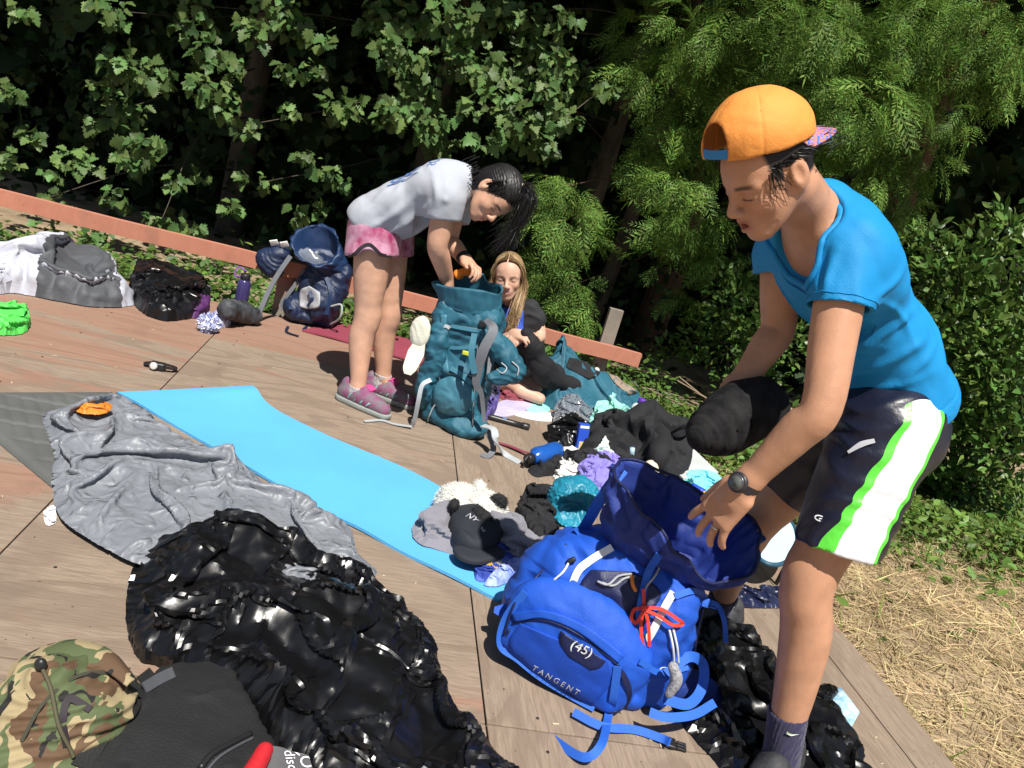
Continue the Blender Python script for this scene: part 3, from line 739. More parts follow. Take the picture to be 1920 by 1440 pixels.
def tree(name, label, base, clumps, T, lm, leaf, dens, barkm, trunk_r, height, droop, up, fill, fillT, fillsize, seed, group):
    """clumps: (px, py, Y, radius_m)"""
    rg = np.random.default_rng(seed); base = np.asarray(base, float); base = A(base[0], base[1], ground_z(base[0], base[1]) - .1)
    root = thing(name, label, 'tree', base, group)
    topp = base + A(rg.normal(0, .25), rg.normal(0, .2), height)
    tp = [base, base + (topp - base) * .3 + rg.normal(0, .05, 3), base + (topp - base) * .65 + rg.normal(0, .08, 3), topp]
    V, Fc = tube(tp, [trunk_r * 1.25, trunk_r, trunk_r * .75, trunk_r * .3], 14, 8); obj('trunk', V, Fc, barkm, root)
    C = np.array([at(px, py, Y) for px, py, Y, r in clumps]); rad = np.array([r for *_, r in clumps])
    brs = []
    for c in C[::6]:
        hgt = np.clip(c[2] - base[2] + rg.uniform(.2, .9), .5, height * .9); t = hgt / height; o = base + (topp - base) * t
        brs.append(tube(bent_branch(o, c, rg, rg.uniform(.0, .25)), [.011, .006, .003], 6, 1, sm=False))
    V, Fc = cat_parts(*brs); obj('branches', V, Fc, barkm, root)
    nper = np.maximum((dens * (rad / .25) ** 2.1).astype(int), 8)
    P, idx = clustered(C, rad, nper, rg)
    n = len(P); out = P - C[idx]; out /= np.linalg.norm(out, axis=1)[:, None] + 1e-6
    f = out * .7 + A(0, -.25, -droop) + rg.normal(0, .45, (n, 3)); u = np.repeat(np.asarray(up, float)[None], n, 0) + rg.normal(0, .42, (n, 3))
    Rm = rots(f, u, rg.normal(0, .25, n)); V1, F1 = instances(T[0], T[1], P, Rm, rg.uniform(*leaf, n) * (.6 + .4 * rg.uniform(0, 1, n)))
    # upper crown above the view, added to keep the depth of the wood in shade
    fc, fr_, fn = fill; Q = rg.normal(size=(fn, 3)); Q /= np.linalg.norm(Q, axis=1)[:, None]; Q *= (rg.uniform(0, 1, fn) ** .5)[:, None]
    Q = np.asarray(fc) + Q * np.asarray(fr_); f = rg.normal(0, 1, (fn, 3)) + A(0, 0, -.4); u = rg.normal(0, .5, (fn, 3)) + A(0, 0, 1)
    V2, F2 = instances(fillT[0], fillT[1], Q, rots(f, u, rg.normal(0, .3, fn)), rg.uniform(.8, 1.3, fn) * fillsize)
    obj('crown', np.vstack([V1, V2]), np.vstack([F1, F2 + len(V1)]), lm, root, False); return root
mA = [(205, 20, .2), (245, 125, .26), (300, 150, .2), (225, 205, .25), (265, 265, .2), (190, 165, .12), (175, 225, .13), (150, 300, .18), (100, 320, .13), (215, 370, .14), (245, 300, .2), (110, 380, .16), (60, 380, .1),
      (40, 20, .14), (20, 170, .15), (60, 250, .14), (330, 340, .14), (375, 330, .1), (300, 420, .15), (20, 300, .15), (180, 440, .15), (90, 430, .15), (360, 430, .15), (440, 390, .12)]
mB = [(370, 10, .2), (350, 55, .15), (400, 95, .18), (432, 120, .15), (385, 155, .2), (420, 190, .2), (460, 235, .14), (475, 60, .16), (520, 20, .26), (560, 55, .2), (600, 70, .14), (545, 130, .14), (640, 200, .18), (660, 205, .14), (590, 130, .14),
      (580, 300, .12), (630, 330, .16), (545, 210, .1), (500, 340, .12), (560, 400, .14), (460, 330, .1), (600, 395, .12)]
mC = [(720, 30, .22), (740, 90, .22), (700, 55, .15), (775, 135, .2), (790, 175, .18), (750, 205, .2), (735, 228, .15), (800, 225, .22), (815, 265, .2), (850, 30, .22), (850, 110, .24), (900, 120, .24), (930, 30, .24), (935, 175, .2), (880, 200, .15), (990, 30, .22), (1010, 80, .22),
      (1050, 115, .2), (1085, 130, .16), (1030, 150, .2), (1100, 175, .16), (975, 220, .2), (1020, 280, .15), (1000, 250, .18), (950, 245, .14), (870, 60, .2), (780, 40, .2), (970, 130, .2), (1060, 40, .16), (1140, 170, .12), (1060, 220, .14), (900, 260, .12), (1040, 210, .16)]
yj = np.random.default_rng(3)
def jit(L_, y0, y1, sc=1.0): return [(px, py, float(yj.uniform(y0, y1)), r * sc) for px, py, r in L_]
grp = 'trees in the dark wood behind the deck'
tree('maple_tree', 'maple with scattered lobed leaves on the shaded side above the sleeping bag', (-3.7, 8.9), jit(mA, 5.5, 6.3, .78), MAPLE, maple_m, (.05, .13), 104, bark, .13, 6.5, .75, (.2, -.75, .8), ((-4.1, 6.9, 4.0), (2.8, 2.0, 1.5), 5000), MAPLE, .34, 1, grp)
tree('maple_tree', 'maple with drooping leaf sprays hanging above the navy backpack', (-1.6, 8.9), jit(mB, 5.6, 6.4, .8), MAPLE, maple_m, (.05, .125), 100, bark, .10, 6.8, .75, (.2, -.75, .8), ((-1.5, 6.9, 4.2), (2.3, 2.0, 1.5), 4600), MAPLE, .34, 2, grp)
tree('maple_tree', 'leafy maple hanging over the girl in the grey shirt', (.1, 8.7), jit(mC, 5.5, 6.4, .85), MAPLE, maple_m, (.045, .12), 112, bark, .09, 6.8, .75, (.2, -.75, .8), ((.5, 6.9, 4.6), (2.1, 2.0, 1.5), 4600), MAPLE, .34, 3, grp)
rA = [(1200, 60, .3), (1300, 50, .34), (1370, 30, .34), (1250, 140, .34), (1310, 120, .34), (1400, 90, .34), (1350, 150, .34), (1440, 40, .34), (1230, 310, .26), (1300, 290, .3), (1260, 350, .3), (1200, 290, .2), (1250, 410, .26), (1290, 440, .28), (1340, 480, .25), (1230, 230, .2), (1290, 215, .3), (1380, 130, .3),
      (1050, 350, .2), (1100, 370, .2), (1060, 410, .25), (1000, 385, .16), (1090, 450, .22), (1010, 500, .22), (1060, 540, .25), (1100, 590, .16), (1050, 630, .2), (1040, 470, .2), (1290, 560, .18), (1230, 480, .15), (1330, 390, .2)]
rB = [(1560, 60, .34), (1500, 110, .34), (1640, 90, .36), (1700, 50, .36), (1760, 30, .36), (1620, 195, .34), (1560, 220, .3), (1660, 250, .34), (1600, 260, .34), (1690, 320, .26), (1690, 380, .25), (1750, 150, .34), (1800, 95, .34), (1850, 60, .36), (1600, 30, .34), (1900, 30, .36), (1870, 150, .2), (1720, 210, .25), (1540, 160, .3), (1580, 190, .3), (1800, 220, .2), (1740, 300, .18),
      (1900, 110, .25), (1530, 20, .34), (1650, 160, .34), (1620, 330, .2)]
grp = 'trees in the dark wood behind the deck'
tree('redwood_tree', 'feathery redwood behind the teal backpack and the blond girl', (1.35, 8.9), jit(rA, 5.5, 6.6, .7), SPRAY, red_m, (.18, .34), 52, rbark, .16, 7.5, .55, (.15, -.5, .9), ((1.9, 7.0, 5.4), (2.2, 2.1, 1.6), 6000), (LF, LFF), .42, 4, grp)
tree('redwood_tree', 'feathery redwood rising behind the orange cap', (3.6, 9.0), jit(rB, 5.2, 6.3, .7), SPRAY, red_m, (.18, .34), 54, rbark, .17, 7.5, .55, (.15, -.5, .9), ((4.1, 6.9, 5.6), (2.4, 2.1, 1.6), 6000), (LF, LFF), .42, 5, grp)
# thin pale trunks inside the wood
for k, (px, Y, r, lab) in enumerate(((1088, 7.0, .055, 'slim pale sapling trunk standing between the maple and the redwood'), (1162, 7.8, .085, 'dark bare trunk standing deep in the wood'))):
    b = at(px, 420, Y); b[2] = ground_z(b[0], b[1]) - .1
    t = thing('sapling_tree', lab, 'tree', b); V, Fc = tube([b, b + A(.1, 0, 2), b + A(.05, .1, 4.4)], [r, r * .8, r * .4], 10, 6); obj('trunk', V, Fc, bark, t)
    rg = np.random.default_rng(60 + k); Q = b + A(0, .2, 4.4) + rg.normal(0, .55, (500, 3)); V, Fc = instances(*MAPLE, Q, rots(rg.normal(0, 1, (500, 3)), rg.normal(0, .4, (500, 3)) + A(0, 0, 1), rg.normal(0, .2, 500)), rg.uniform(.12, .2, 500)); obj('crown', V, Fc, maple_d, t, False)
# glossy evergreen bushes at the right
bush_m = leafmat('bush leaves', (.115, .21, .045), .38, .5, .25, .35)
def bush(label, base, cl, n, leaf, seed):
    rg = np.random.default_rng(seed); base = A(base[0], base[1], ground_z(base[0], base[1]) - .05); root = thing('evergreen_bush', label, 'bush', base, 'evergreen bushes beside the deck')
    C = np.array([at(px, py, Y) for px, py, Y, r in cl]); C[:, 2] = np.maximum(C[:, 2], ground_z(C[:, 0], C[:, 1]) + .1); rad = np.array([c[3] for c in cl])
    st = [tube(bent_branch(base + A(*rg.normal(0, .08, 2), 0), c, rg, .15), [.016, .01, .004], 5, 1, sm=False) for c in C]
    V, Fc = cat_parts(*st); obj('stems', V, Fc, bark, root)
    P, idx = clustered(C, rad, np.maximum((n * (rad / .3) ** 2).astype(int), 10), rg, .9); m = len(P); out = P - C[idx]; out /= np.linalg.norm(out, axis=1)[:, None] + 1e-6
    R = rots(out + A(0, -.2, .25) + rg.normal(0, .5, (m, 3)), np.repeat(A(.15, -.5, 1)[None], m, 0) + rg.normal(0, .4, (m, 3)), rg.normal(0, .4, m))
    V, Fc = instances(LF, LFF, P, R, rg.uniform(*leaf, m)); obj('crown', V, Fc, bush_m, root, False)
bA = [(1800, 520, 4.9, .3), (1870, 480, 5.0, .3), (1910, 560, 4.8, .34), (1790, 620, 4.8, .32), (1860, 650, 4.8, .34), (1900, 720, 4.7, .34), (1800, 740, 4.9, .3), (1850, 800, 4.7, .3), (1910, 850, 4.6, .3), (1780, 850, 4.9, .3), (1840, 900, 4.8, .28), (1740, 450, 5.2, .14), (1890, 420, 5.0, .16), (1720, 480, 5.2, .18), (1760, 560, 5.1, .3), (1740, 900, 4.9, .25), (1700, 940, 4.9, .2), (1770, 700, 5.1, .3), (1900, 620, 5.1, .34)]
bush('glossy evergreen bush close behind the person in the blue shirt', (3.2, 5.1), bA, 330, (.045, .085), 8)
bB = [(1380, 560, 6.1, .3), (1420, 620, 6.0, .3), (1350, 640, 6.2, .3), (1400, 720, 6.0, .3), (1450, 540, 6.3, .3), (1310, 640, 6.4, .2), (1480, 640, 5.9, .3), (1380, 790, 5.7, .2), (1260, 660, 6.5, .18), (1430, 850, 5.2, .25), (1400, 900, 5.0, .2), (1360, 850, 5.1, .16)]
bush('leafy evergreen bush past the deck corner behind the black bundle', (2.0, 6.2), bB, 260, (.045, .085), 9)
# far wood: reads as one dark mass
rg = np.random.default_rng(12); n = 24000
Q = np.column_stack([rg.uniform(-11, 11, n), rg.uniform(9.2, 12.5, n), rg.uniform(-1.2, 7.5, n)])
V, Fc = instances(*MAPLE, Q, rots(rg.normal(0, 1, (n, 3)), rg.normal(0, .6, (n, 3)) + A(0, -.4, .8), rg.normal(0, .4, n)), rg.uniform(.4, .8, n))
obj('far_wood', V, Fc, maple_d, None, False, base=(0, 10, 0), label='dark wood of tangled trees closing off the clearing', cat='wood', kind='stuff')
n = 4500; Q = np.column_stack([rg.uniform(-6, 5, n), rg.uniform(7.0, 9.3, n), rg.uniform(-.6, 2.6, n)])
V, Fc = instances(*MAPLE, Q, rots(rg.normal(0, 1, (n, 3)), rg.normal(0, .6, (n, 3)) + A(0, -.4, .8), rg.normal(0, .4, n)), rg.uniform(.05, .13, n))
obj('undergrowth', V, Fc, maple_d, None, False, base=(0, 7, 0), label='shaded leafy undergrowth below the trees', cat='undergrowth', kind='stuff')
# ------------------------------------------------------------------ mats, bags and loose things on the deck
def pxo(L_, z=0.0): return np.array([gr(x, y, z) for x, y in L_])
def seg_dist(P, poly):
    """distance in XY to a polyline and the parameter along it"""
    best = np.full(len(P), 9.0); par = np.zeros(len(P)); n = len(poly) - 1
    for i in range(n):
        a, b = poly[i][:2], poly[i + 1][:2]; ab = b - a; t = np.clip(((P[:, :2] - a) @ ab) / (ab @ ab + 1e-12), 0, 1)
        d = np.linalg.norm(P[:, :2] - a - t[:, None] * ab, axis=1); m = d < best; best[m] = d[m]; par[m] = (i + t[m]) / n
    return best, par
def ridge(V, pxs, h, w):
    d, t = seg_dist(V, smooth_path(pxo(pxs), 6)); V[:, 2] += h * np.exp(-(d / w) ** 2) * np.sin(np.clip(t, .02, .98) * math.pi) ** .5
def ridge_h(W, specs):
    r = np.zeros(len(W))
    for pxs, h, w in specs:
        d, t = seg_dist(W, smooth_path(pxo(pxs), 6)); r += h * np.exp(-(d / w) ** 2) * np.sin(np.clip(t, .02, .98) * math.pi) ** .5
    return r
def soft(amp=.02, f=9, s=0, dirn=(1, .4, 0), mode='soft', a2=.0, f2=25):
    def g(V, r):
        k = np.clip(1.15 - r ** 4, 0, 1)
        if mode == 'soft': V[:, 2] += amp * k * (folds(V * A(1, 1, .3), dirn, f, s) - .35) + amp * .6 * k * fbm(V * f * .8, s + 5)
        else: V[:, 2] += amp * k * facets(V, f, s, 2)
        if a2: V[:, 2] += a2 * 1.6 * k * facets(V, f2 * .6, s + 3, 2, .4)
        return V
    return g
_pn = [0]
def pile(name, label, cat, outline, h, m, parent=None, z0=0.0, prof=(.55, .7), fold=None, nr=30, nth=120, group=None, center=None, sim=(1.38, .09, 1.05), lumps=.4):
    """a thing of cloth or film lying in a heap: solved as cloth, or shaped directly when sim is None"""
    if sim is None:
        V, Fc = heap(outline, h, nr, nth, prof, center, fold, z0)
    else:
        _pn[0] += 1; o = np.asarray(outline)[:, :2]; ext = np.ptp(o, 0); cell = math.sqrt(ext[0] * ext[1]) / (82 if m in (plastic, clearp) else 58); sd = _pn[0] * 13
        V, Fc = cloth(outline, h * .8, cell, sim[0], sim[1], sd, (.8, .6), z0, center=center, fine=sim[2], lump=lambda W: h * lumps * (facet(W, .28 / cell / 4, sd, .5) + .4), g=2.0, crease=((cell * .45, .25 / cell),))
    return obj(name, V, np.array(Fc), m, parent, True, label=label, cat=cat, group=group, sharp=27 if m in (plastic, clearp) else (30 if sim is not None else 0))

plastic = clearp = None
# blue foam mat
foam = mat('blue foam', (.10, .42, .80), .75, var=.10, vscale=2.2, bump=.3, bscale=160, bump2=.35, b2scale=6)
lft = pxo([(218, 740), (300, 785), (440, 868), (600, 958), (700, 1010), (800, 1063), (935, 1130)])
rgt = pxo([(470, 731), (500, 758), (560, 795), (650, 836), (800, 906), (900, 962), (1040, 1040)])
T = ruled(lft, rgt, 90, 14); u = np.linspace(0, 1, 90)[:, None]; vv = np.linspace(0, 1, 14)[None]
T[:, :, 2] = .012 + .012 * np.exp(-((u - .05) / .06) ** 2) * vv ** 2 + .004 * np.sin(u * 9 + vv * 2) * vv + .003 * np.sin(u * 23)
V, Fc = sheet(T, .010); obj('foam_mat', V, Fc, foam, None, True, label='long bright blue foam sleeping mat laid diagonally across the deck', cat='mat')

# ribbed grey pad under the sleeping bag
padm = mat('charcoal pad', (.115, .12, .115), .6, var=.15, bump=.3, bscale=150, spec=.4)
a0, a1, b1, b0 = gr(-110, 743), gr(212, 741), gr(640, 1030), gr(330, 1110)
T = ruled([a0, (a0 + b0) / 2, b0], [a1, (a1 + b1) / 2, b1], 170, 110)
uu = np.linspace(0, 1, 170)[:, None] * np.linalg.norm(b1 - a1); vv = np.linspace(0, 1, 110)[None] * np.linalg.norm(a1 - a0)
rib = np.abs(np.sin((uu * .35 + vv) * 70)) ** .7 * .004; big = -.007 * np.exp(-(((uu * 1.0 - vv * .75) % .145 - .07) / .010) ** 2)
ed = np.minimum(np.minimum(vv, vv.max() - vv), np.minimum(uu, uu.max() - uu)); T[:, :, 2] = .004 + .018 * np.clip(ed / .02, 0, 1) ** .5 + (rib + big) * np.clip(ed / .05 - .4, 0, 1)
V, Fc = sheet(T, .003); obj('sleeping_pad', V, Fc, padm, None, True, label='dark grey ribbed inflatable pad under the silver grey sleeping bag', cat='sleeping pad')

# grey sleeping bag
silk = mat('grey nylon', (.215, .23, .257), .44, col2=(.17, .183, .207), vscale=9, bump=.3, bscale=70, bump2=2.4, b2scale=42, spec=.45)
orange = mat('orange nylon', (.80, .25, .03), .45, var=.2, bump=.3)
out = pxo([(78, 800), (100, 780), (150, 768), (205, 762), (240, 762), (262, 785), (320, 822), (430, 886), (478, 905), (508, 940), (560, 962), (618, 975), (655, 1005), (668, 1050), (702, 1090), (600, 1110), (450, 1110), (330, 1090), (245, 1068), (170, 1028), (112, 985), (95, 925), (97, 860)])
SBR = (([(100, 830), (150, 800), (200, 775), (245, 765)], .055, .035), ([(95, 900), (130, 870), (200, 850), (250, 800)], .035, .03), ([(150, 905), (250, 885), (340, 900), (450, 895), (520, 915)], .05, .028),
                     ([(120, 960), (200, 930), (260, 930), (420, 925)], .02, .03), ([(270, 950), (330, 1000), (340, 1040)], .02, .018), ([(400, 930), (470, 960), (560, 985), (640, 1010)], .03, .025),
                     ([(430, 920), (420, 980), (440, 1040)], .018, .016), ([(180, 1000), (230, 960), (262, 935)], .02, .018), ([(300, 1010), (280, 970), (270, 940)], .012, .012), ([(520, 980), (560, 1020), (600, 1070)], .014, .016))
sbt = thing('sleeping_bag', 'rumpled silver grey nylon sleeping bag spread over the ribbed pad', 'sleeping bag', gr(350, 980))
V, Fc = cloth(out, .035, .0072, 1.13, .25, 2, z0=.02, fine=1.05, lump=lambda W: ridge_h(W, SBR) + .016 * facet(W, 8, 3) + .012, crease=((.0035, 22), (.0022, 46))); obj('shell', V, np.array(Fc), silk, sbt)
hood = pxo([(138, 776), (155, 766), (180, 770), (205, 766), (208, 776), (190, 786), (165, 786), (150, 784)], .06)
V, Fc = cloth(hood, .02, .004, 1.25, .2, 5, z0=.075); obj('orange_lining', V, np.array(Fc), orange, sbt)

# big black bin bag
plastic = mat('black plastic', (.006, .006, .007), .29, var=.2, bump=.05, bscale=60, bump2=.8, b2scale=14, spec=.5)
def bag_fold(amp, f, s, a2=.006):
    def g(V, r):
        k = np.clip(1.1 - r ** 5, .0, 1)
        V[:, 2] += k * (amp * 1.7 * facets(V, f, s, 2, .4, (1, .8), .5) + a2 * .6 * facet(V, f * 4.3, s + 31, .5))
        V[:, 0] += k * .6 * amp * facet(V, f * 1.3, s + 2, .4); V[:, 1] += k * .6 * amp * facet(V, f * 1.3, s + 3, .4); return V
    return g
bo = pxo([(250, 1065), (300, 1030), (390, 1018), (480, 1035), (570, 1060), (690, 1115), (760, 1150), (805, 1200), (838, 1290), (868, 1345), (920, 1400), (975, 1470), (960, 1560), (700, 1540), (520, 1420), (420, 1330), (300, 1255), (262, 1240), (238, 1185), (236, 1125)])
BBR = (([(500, 1060), (580, 1080), (650, 1105), (700, 1130)], .06, .06), ([(250, 1070), (330, 1030), (460, 1045), (600, 1085), (720, 1150)], .06, .05), ([(420, 1220), (520, 1200), (640, 1190), (760, 1250)], .06, .045), ([(690, 1180), (640, 1260), (600, 1330)], .04, .025), ([(430, 1330), (540, 1380), (700, 1440)], .05, .03), ([(780, 1230), (820, 1330), (880, 1410)], .05, .03), ([(330, 1050), (350, 1130), (280, 1190)], .03, .025))
V, Fc = cloth(bo, .06, .0062, 1.22, .04, 1, fine=1.05, lump=lambda W: ridge_h(W, BBR) + .06 * (facet(W, 4.3, 77) + .5) + .03 * facet(W, 9, 41), crease=((.016, 6), (.007, 13), (.004, 28))); obj('bin_bag', V, np.array(Fc), plastic, None, True, sharp=25, label='large crumpled glossy black bin bag lying across the front of the deck', cat='bin bag')
# bin bag under the blue pack
bo = pxo([(1290, 1180), (1340, 1165), (1395, 1185), (1440, 1225), (1500, 1280), (1570, 1300), (1585, 1370), (1620, 1430), (1660, 1490), (1500, 1520), (1400, 1490), (1330, 1420), (1260, 1330), (1250, 1240)])
pile('bin_bag', 'crumpled black bin bag under the foot of the person in the blue shirt', 'bin bag', bo, .05, plastic, sim=(1.3, .05, 1.07))
# bin bag beside the silver sleeping bag
bt = thing('bin_bag', 'stuffed black bin bag with purple cloth showing at its open end, by the railing', 'bin bag', gr(310, 585))
bo = pxo([(240, 555), (268, 588), (312, 603), (360, 596), (384, 580), (392, 560), (350, 548), (300, 536), (250, 532)])
V, Fc = cloth(bo, .17, .008, 1.25, .06, 9, (.7, .5), fine=1.06, lump=lambda W: .03 * facet(W, 7, 5), crease=((.006, 14), (.004, 30))); obj('bag', V, np.array(Fc), plastic, bt, sharp=27)
purple = mat('dark purple cloth', (.09, .02, .12), .6, var=.3, bump=.3)
bo = pxo([(345, 590), (365, 598), (388, 590), (392, 570), (372, 562), (350, 572)]); V, Fc = cloth(bo, .10, .005, 1.25, .2, 6); obj('purple_cloth', V, np.array(Fc), purple, bt)

# silver and charcoal sleeping bag at the far left
white_n = mat('silver white nylon', (.50, .51, .58), .6, var=.12, vscale=5, bump=.3, bscale=50, bump2=.35, b2scale=10, spec=.5)
char_n = mat('charcoal nylon', (.075, .08, .09), .65, var=.2, bump=.3, bscale=50, bump2=.35, b2scale=12, spec=.5)
st = thing('sleeping_bag', 'puffy white sleeping bag with charcoal panel heaped by the railing', 'sleeping bag', gr(120, 555))
bo = pxo([(-90, 548), (20, 550), (110, 566), (180, 577), (247, 574), (243, 556), (215, 530), (160, 512), (90, 500), (0, 492), (-80, 500)])
def puff(V, r):
    k = np.clip(1.1 - r ** 5, 0, 1); V[:, 2] += k * (.03 * (folds(V, (1, .7, 0), 5.5, 3, .5, .6) - .5) + .02 * fbm(V * 6, 9) + .018 * facets(V, 9, 5, 3, .4, (1, .6))); return V
V, Fc = cloth(bo, .18, .0105, 1.2, .3, 4, (1.1, .85), fine=1.045, lump=lambda W: .06 * facet(W, 5, 12) + .03, center=gr(95, 532), crease=((.006, 12), (.003, 30))); obj('shell', V, np.array(Fc), white_n, st)
N = vnormals(V, np.array(Fc)); N = N * np.sign(N[:, 2:3] + .001)
pan = pxo([(70, 512), (88, 548), (130, 566), (190, 574), (236, 568), (228, 540), (195, 500), (150, 478), (105, 488)], .10); pc = pan.mean(0)[:2]
# charcoal panel: the same surface raised a little inside an outline
from_c = V[:, :2]
def patch(V, Fc, N, poly, lift, name, m, parent):
    Fa = np.array(Fc); c = V[Fa].mean(1); keep = Fa[inside(c, poly)]
    ids, inv = np.unique(keep, return_inverse=True); return obj(name, V[ids] + N[ids] * lift, inv.reshape(keep.shape), m, parent)
patch(V, Fc, N, closed_spline(pan, 60), .006, 'charcoal_panel', char_n, st)
bo = pxo([(-80, 552), (-20, 553), (27, 548), (30, 530), (5, 512), (-60, 515)]); pile('pillow', 'white bundle at the photo edge in front of the puffy sleeping bag', 'pillow', bo, .11, white_n, fold=soft(.012, 8, 4), nr=26, nth=90)
greenm = mat('green cloth', (.10, .62, .10), .6, var=.25, vscale=9, bump=.35, bscale=60)
pile('bandana', 'crumpled bright green cloth on the deck below the white bundle', 'cloth', pxo([(-45, 592), (0, 585), (35, 590), (56, 605), (48, 624), (20, 630), (-30, 626)]), .07, greenm, fold=soft(.03, 13, 5, a2=.004), nr=40, nth=140, sim=(1.6, .06, 1.08))

# knitted pom-pom hat
yarn_w = mat('blue white yarn', (.34, .40, .72), .9, col2=(.75, .76, .85), vscale=60, bump=.6, bscale=200)
yarn_b = mat('blue knit', (.05, .08, .32), .85, col2=(.6, .62, .7), vscale=45, bump=.5, bscale=150)
redm = mat('red cord', (.75, .04, .02), .5, var=.15)
ht = thing('knit_hat', 'blue and white knit hat with big pompom beside the stuffed bin bag', 'hat', gr(395, 612))
c = gr(391, 606, .045); rg = np.random.default_rng(9); prt = []
for k in range(420):
    d = unit(rg.normal(size=3)); e = c + d * .058 * rg.uniform(.85, 1.08); e[2] = max(e[2], .003); s = unit(np.cross(d, rg.normal(size=3))) * .0035
    prt.append((np.array([c + d * .02 - s, c + d * .02 + s, e + s * 1.2, e - s * 1.2]), [(0, 1, 2, 3)]))
prt.append(ellipsoid_geo(c, (.047, .047, .043))); V, Fc = cat_parts(*prt); obj('pompom', V, Fc, yarn_w, ht)
V, Fc = heap(pxo([(395, 598), (415, 594), (432, 602), (430, 612), (410, 616), (395, 612)]), .05, 18, 60, (.5, .6), None, soft(.01, 20, 2), 0); obj('hat_body', V, np.array(Fc), yarn_b, ht)
V, Fc = strap([gr(393, 588, .08), gr(402, 596, .07), gr(410, 612, .01)], .014, .003, (0, -1, .5)); obj('red_stripe', V, Fc, redm, ht)
pile('folded_cloth', 'dark grey folded cloth behind the knit hat', 'cloth', pxo([(412, 598), (440, 592), (452, 602), (440, 609), (420, 608)]), .025, char_n, fold=soft(.006, 16, 6), nr=16, nth=60)

# headlamp
blackp = mat('black plastic parts', (.02, .02, .022), .4, var=.2, spec=.5)
lens = mat('lens', (.75, .75, .72), .15, var=.2, metal=.3)
hl = thing('headlamp', 'small black headlamp lying alone on the open deck', 'headlamp', gr(296, 687))
c = gr(296, 686, .018); V, Fc = boxgeo(c, .06, .035, .032, frame((1, .25, 0), None, (0, 0, 1)), .007); obj('lamp_body', V, Fc, blackp, hl)
V, Fc = lathe([(.013, 0), (.016, .004), (.016, .012), (.011, .014)], c + A(-.006, -.016, .002), (-.1, -1, .25)); obj('lens', V, Fc, lens, hl)
V, Fc = strap([c + A(.03, .0, .0), c + A(.06, .02, -.002), c + A(.045, .05, -.004), c + A(-.02, .045, -.004), c + A(-.055, .02, -.006), c + A(-.05, -.002, -.006), c + A(-.03, 0, 0)], .02, .003, (0, 0, 1)); obj('strap', V, Fc, blackp, hl)
# white tissue
tis = mat('white tissue', (.85, .85, .85), .9, var=.05, bump=.3)
pile('tissue', 'crumpled white tissue on the boards beside the grey sleeping bag', 'tissue', pxo([(82, 968), (92, 957), (104, 962), (106, 980), (92, 987), (84, 982)]), .022, tis, fold=soft(.012, 30, 3, mode='c'), nr=16, nth=50)
# red mat
redmat = mat('maroon mat', (.27, .045, .075), .75, var=.12, bump=.2, bscale=90)
T = ruled(pxo([(566, 622), (670, 650), (800, 690)]), pxo([(628, 606), (720, 628), (820, 652)]), 20, 8); T[:, :, 2] = .010 + .006 * np.sin(np.linspace(0, 6, 20))[:, None] ** 2
V, Fc = sheet(T, .009); obj('folded_mat', V, Fc, redmat, None, False, label='thin maroon folding mat on the deck behind the standing girl', cat='mat')

# pile of belongings between the packs
cl_black = mat('black fleece', (.012, .012, .015), .85, var=.3, bump=.3, bscale=120)
cl_mint = mat('mint cloth', (.32, .72, .62), .7, var=.12, bump=.3)
cl_pale = mat('pale mint cloth', (.60, .78, .72), .7, var=.15, bump=.3, col2=(.75, .82, .80), vscale=9)
cl_grey = mat('grey fleece', (.235, .23, .27), .9, var=.15, bump=.35, bscale=150, sheen=.3)
cl_white = mat('white cloth', (.75, .74, .70), .8, var=.1, bump=.3)
cl_cream = mat('cream foam', (.72, .64, .50), .8, var=.1, bump=.15)
cl_purp = mat('lavender cloth', (.25, .21, .62), .7, var=.2, bump=.35)
cl_teal = mat('teal cloth', (.015, .24, .36), .45, var=.2, bump=.3, spec=.5)
cl_navy = mat('navy nylon', (.012, .018, .06), .4, var=.3, bump=.4, bump2=.4, b2scale=16)
cl_maroon = mat('maroon cloth', (.26, .05, .075), .75, var=.25, bump=.3)
clearp = mat('clear plastic', (.62, .68, .78), .18, var=.1, bump=.4, bscale=30, bump2=.6, b2scale=14, trans=.75, spec=.6)
pile('hoodie', 'black fleece hoodie heaped on the pile of belongings', 'hoodie', pxo([(1080, 850), (1100, 815), (1140, 795), (1200, 800), (1260, 830), (1290, 868), (1288, 890), (1250, 905), (1180, 890), (1120, 870)]), .17, cl_black, fold=soft(.04, 6, 13, (1, -.6, 0), a2=.014, f2=18), nr=60, nth=200, prof=(.55, .8))
V, Fc = tube([gr(1225, 800, .15), gr(1240, 815, .17), gr(1235, 850, .15), gr(1232, 885, .04)], [.035, .045, .05, .045], 14, 10)
V = disp(V, np.array([f for f in Fc if len(f) == 4]), lambda P, N: .008 * crumple(P, 3, 6, 14, .7)); obj('jacket_sleeve', V, Fc, cl_black, None, True, label='black sleeve hanging down the side of the hoodie heap', cat='sleeve')
pile('towel', 'mint green towel bunched behind the black hoodie', 'towel', pxo([(1098, 815), (1108, 790), (1135, 772), (1165, 780), (1165, 805), (1130, 810), (1115, 830)]), .15, cl_mint, fold=soft(.02, 12, 14), nr=30, nth=110)
pile('t_shirt', 'pale mint printed shirt lying over the front of the hoodie', 'shirt', pxo([(1095, 868), (1110, 840), (1140, 832), (1178, 845), (1180, 862), (1150, 875), (1120, 890)]), .10, cl_pale, fold=soft(.02, 14, 15, a2=.004), nr=36, nth=120)
pile('plastic_bag', 'clear plastic bag with clothing in front of the teal garment', 'plastic bag', pxo([(1036, 795), (1045, 770), (1080, 758), (1106, 770), (1110, 795), (1085, 808), (1055, 808)]), .11, clearp, sim=(1.3, .06, 1.06))
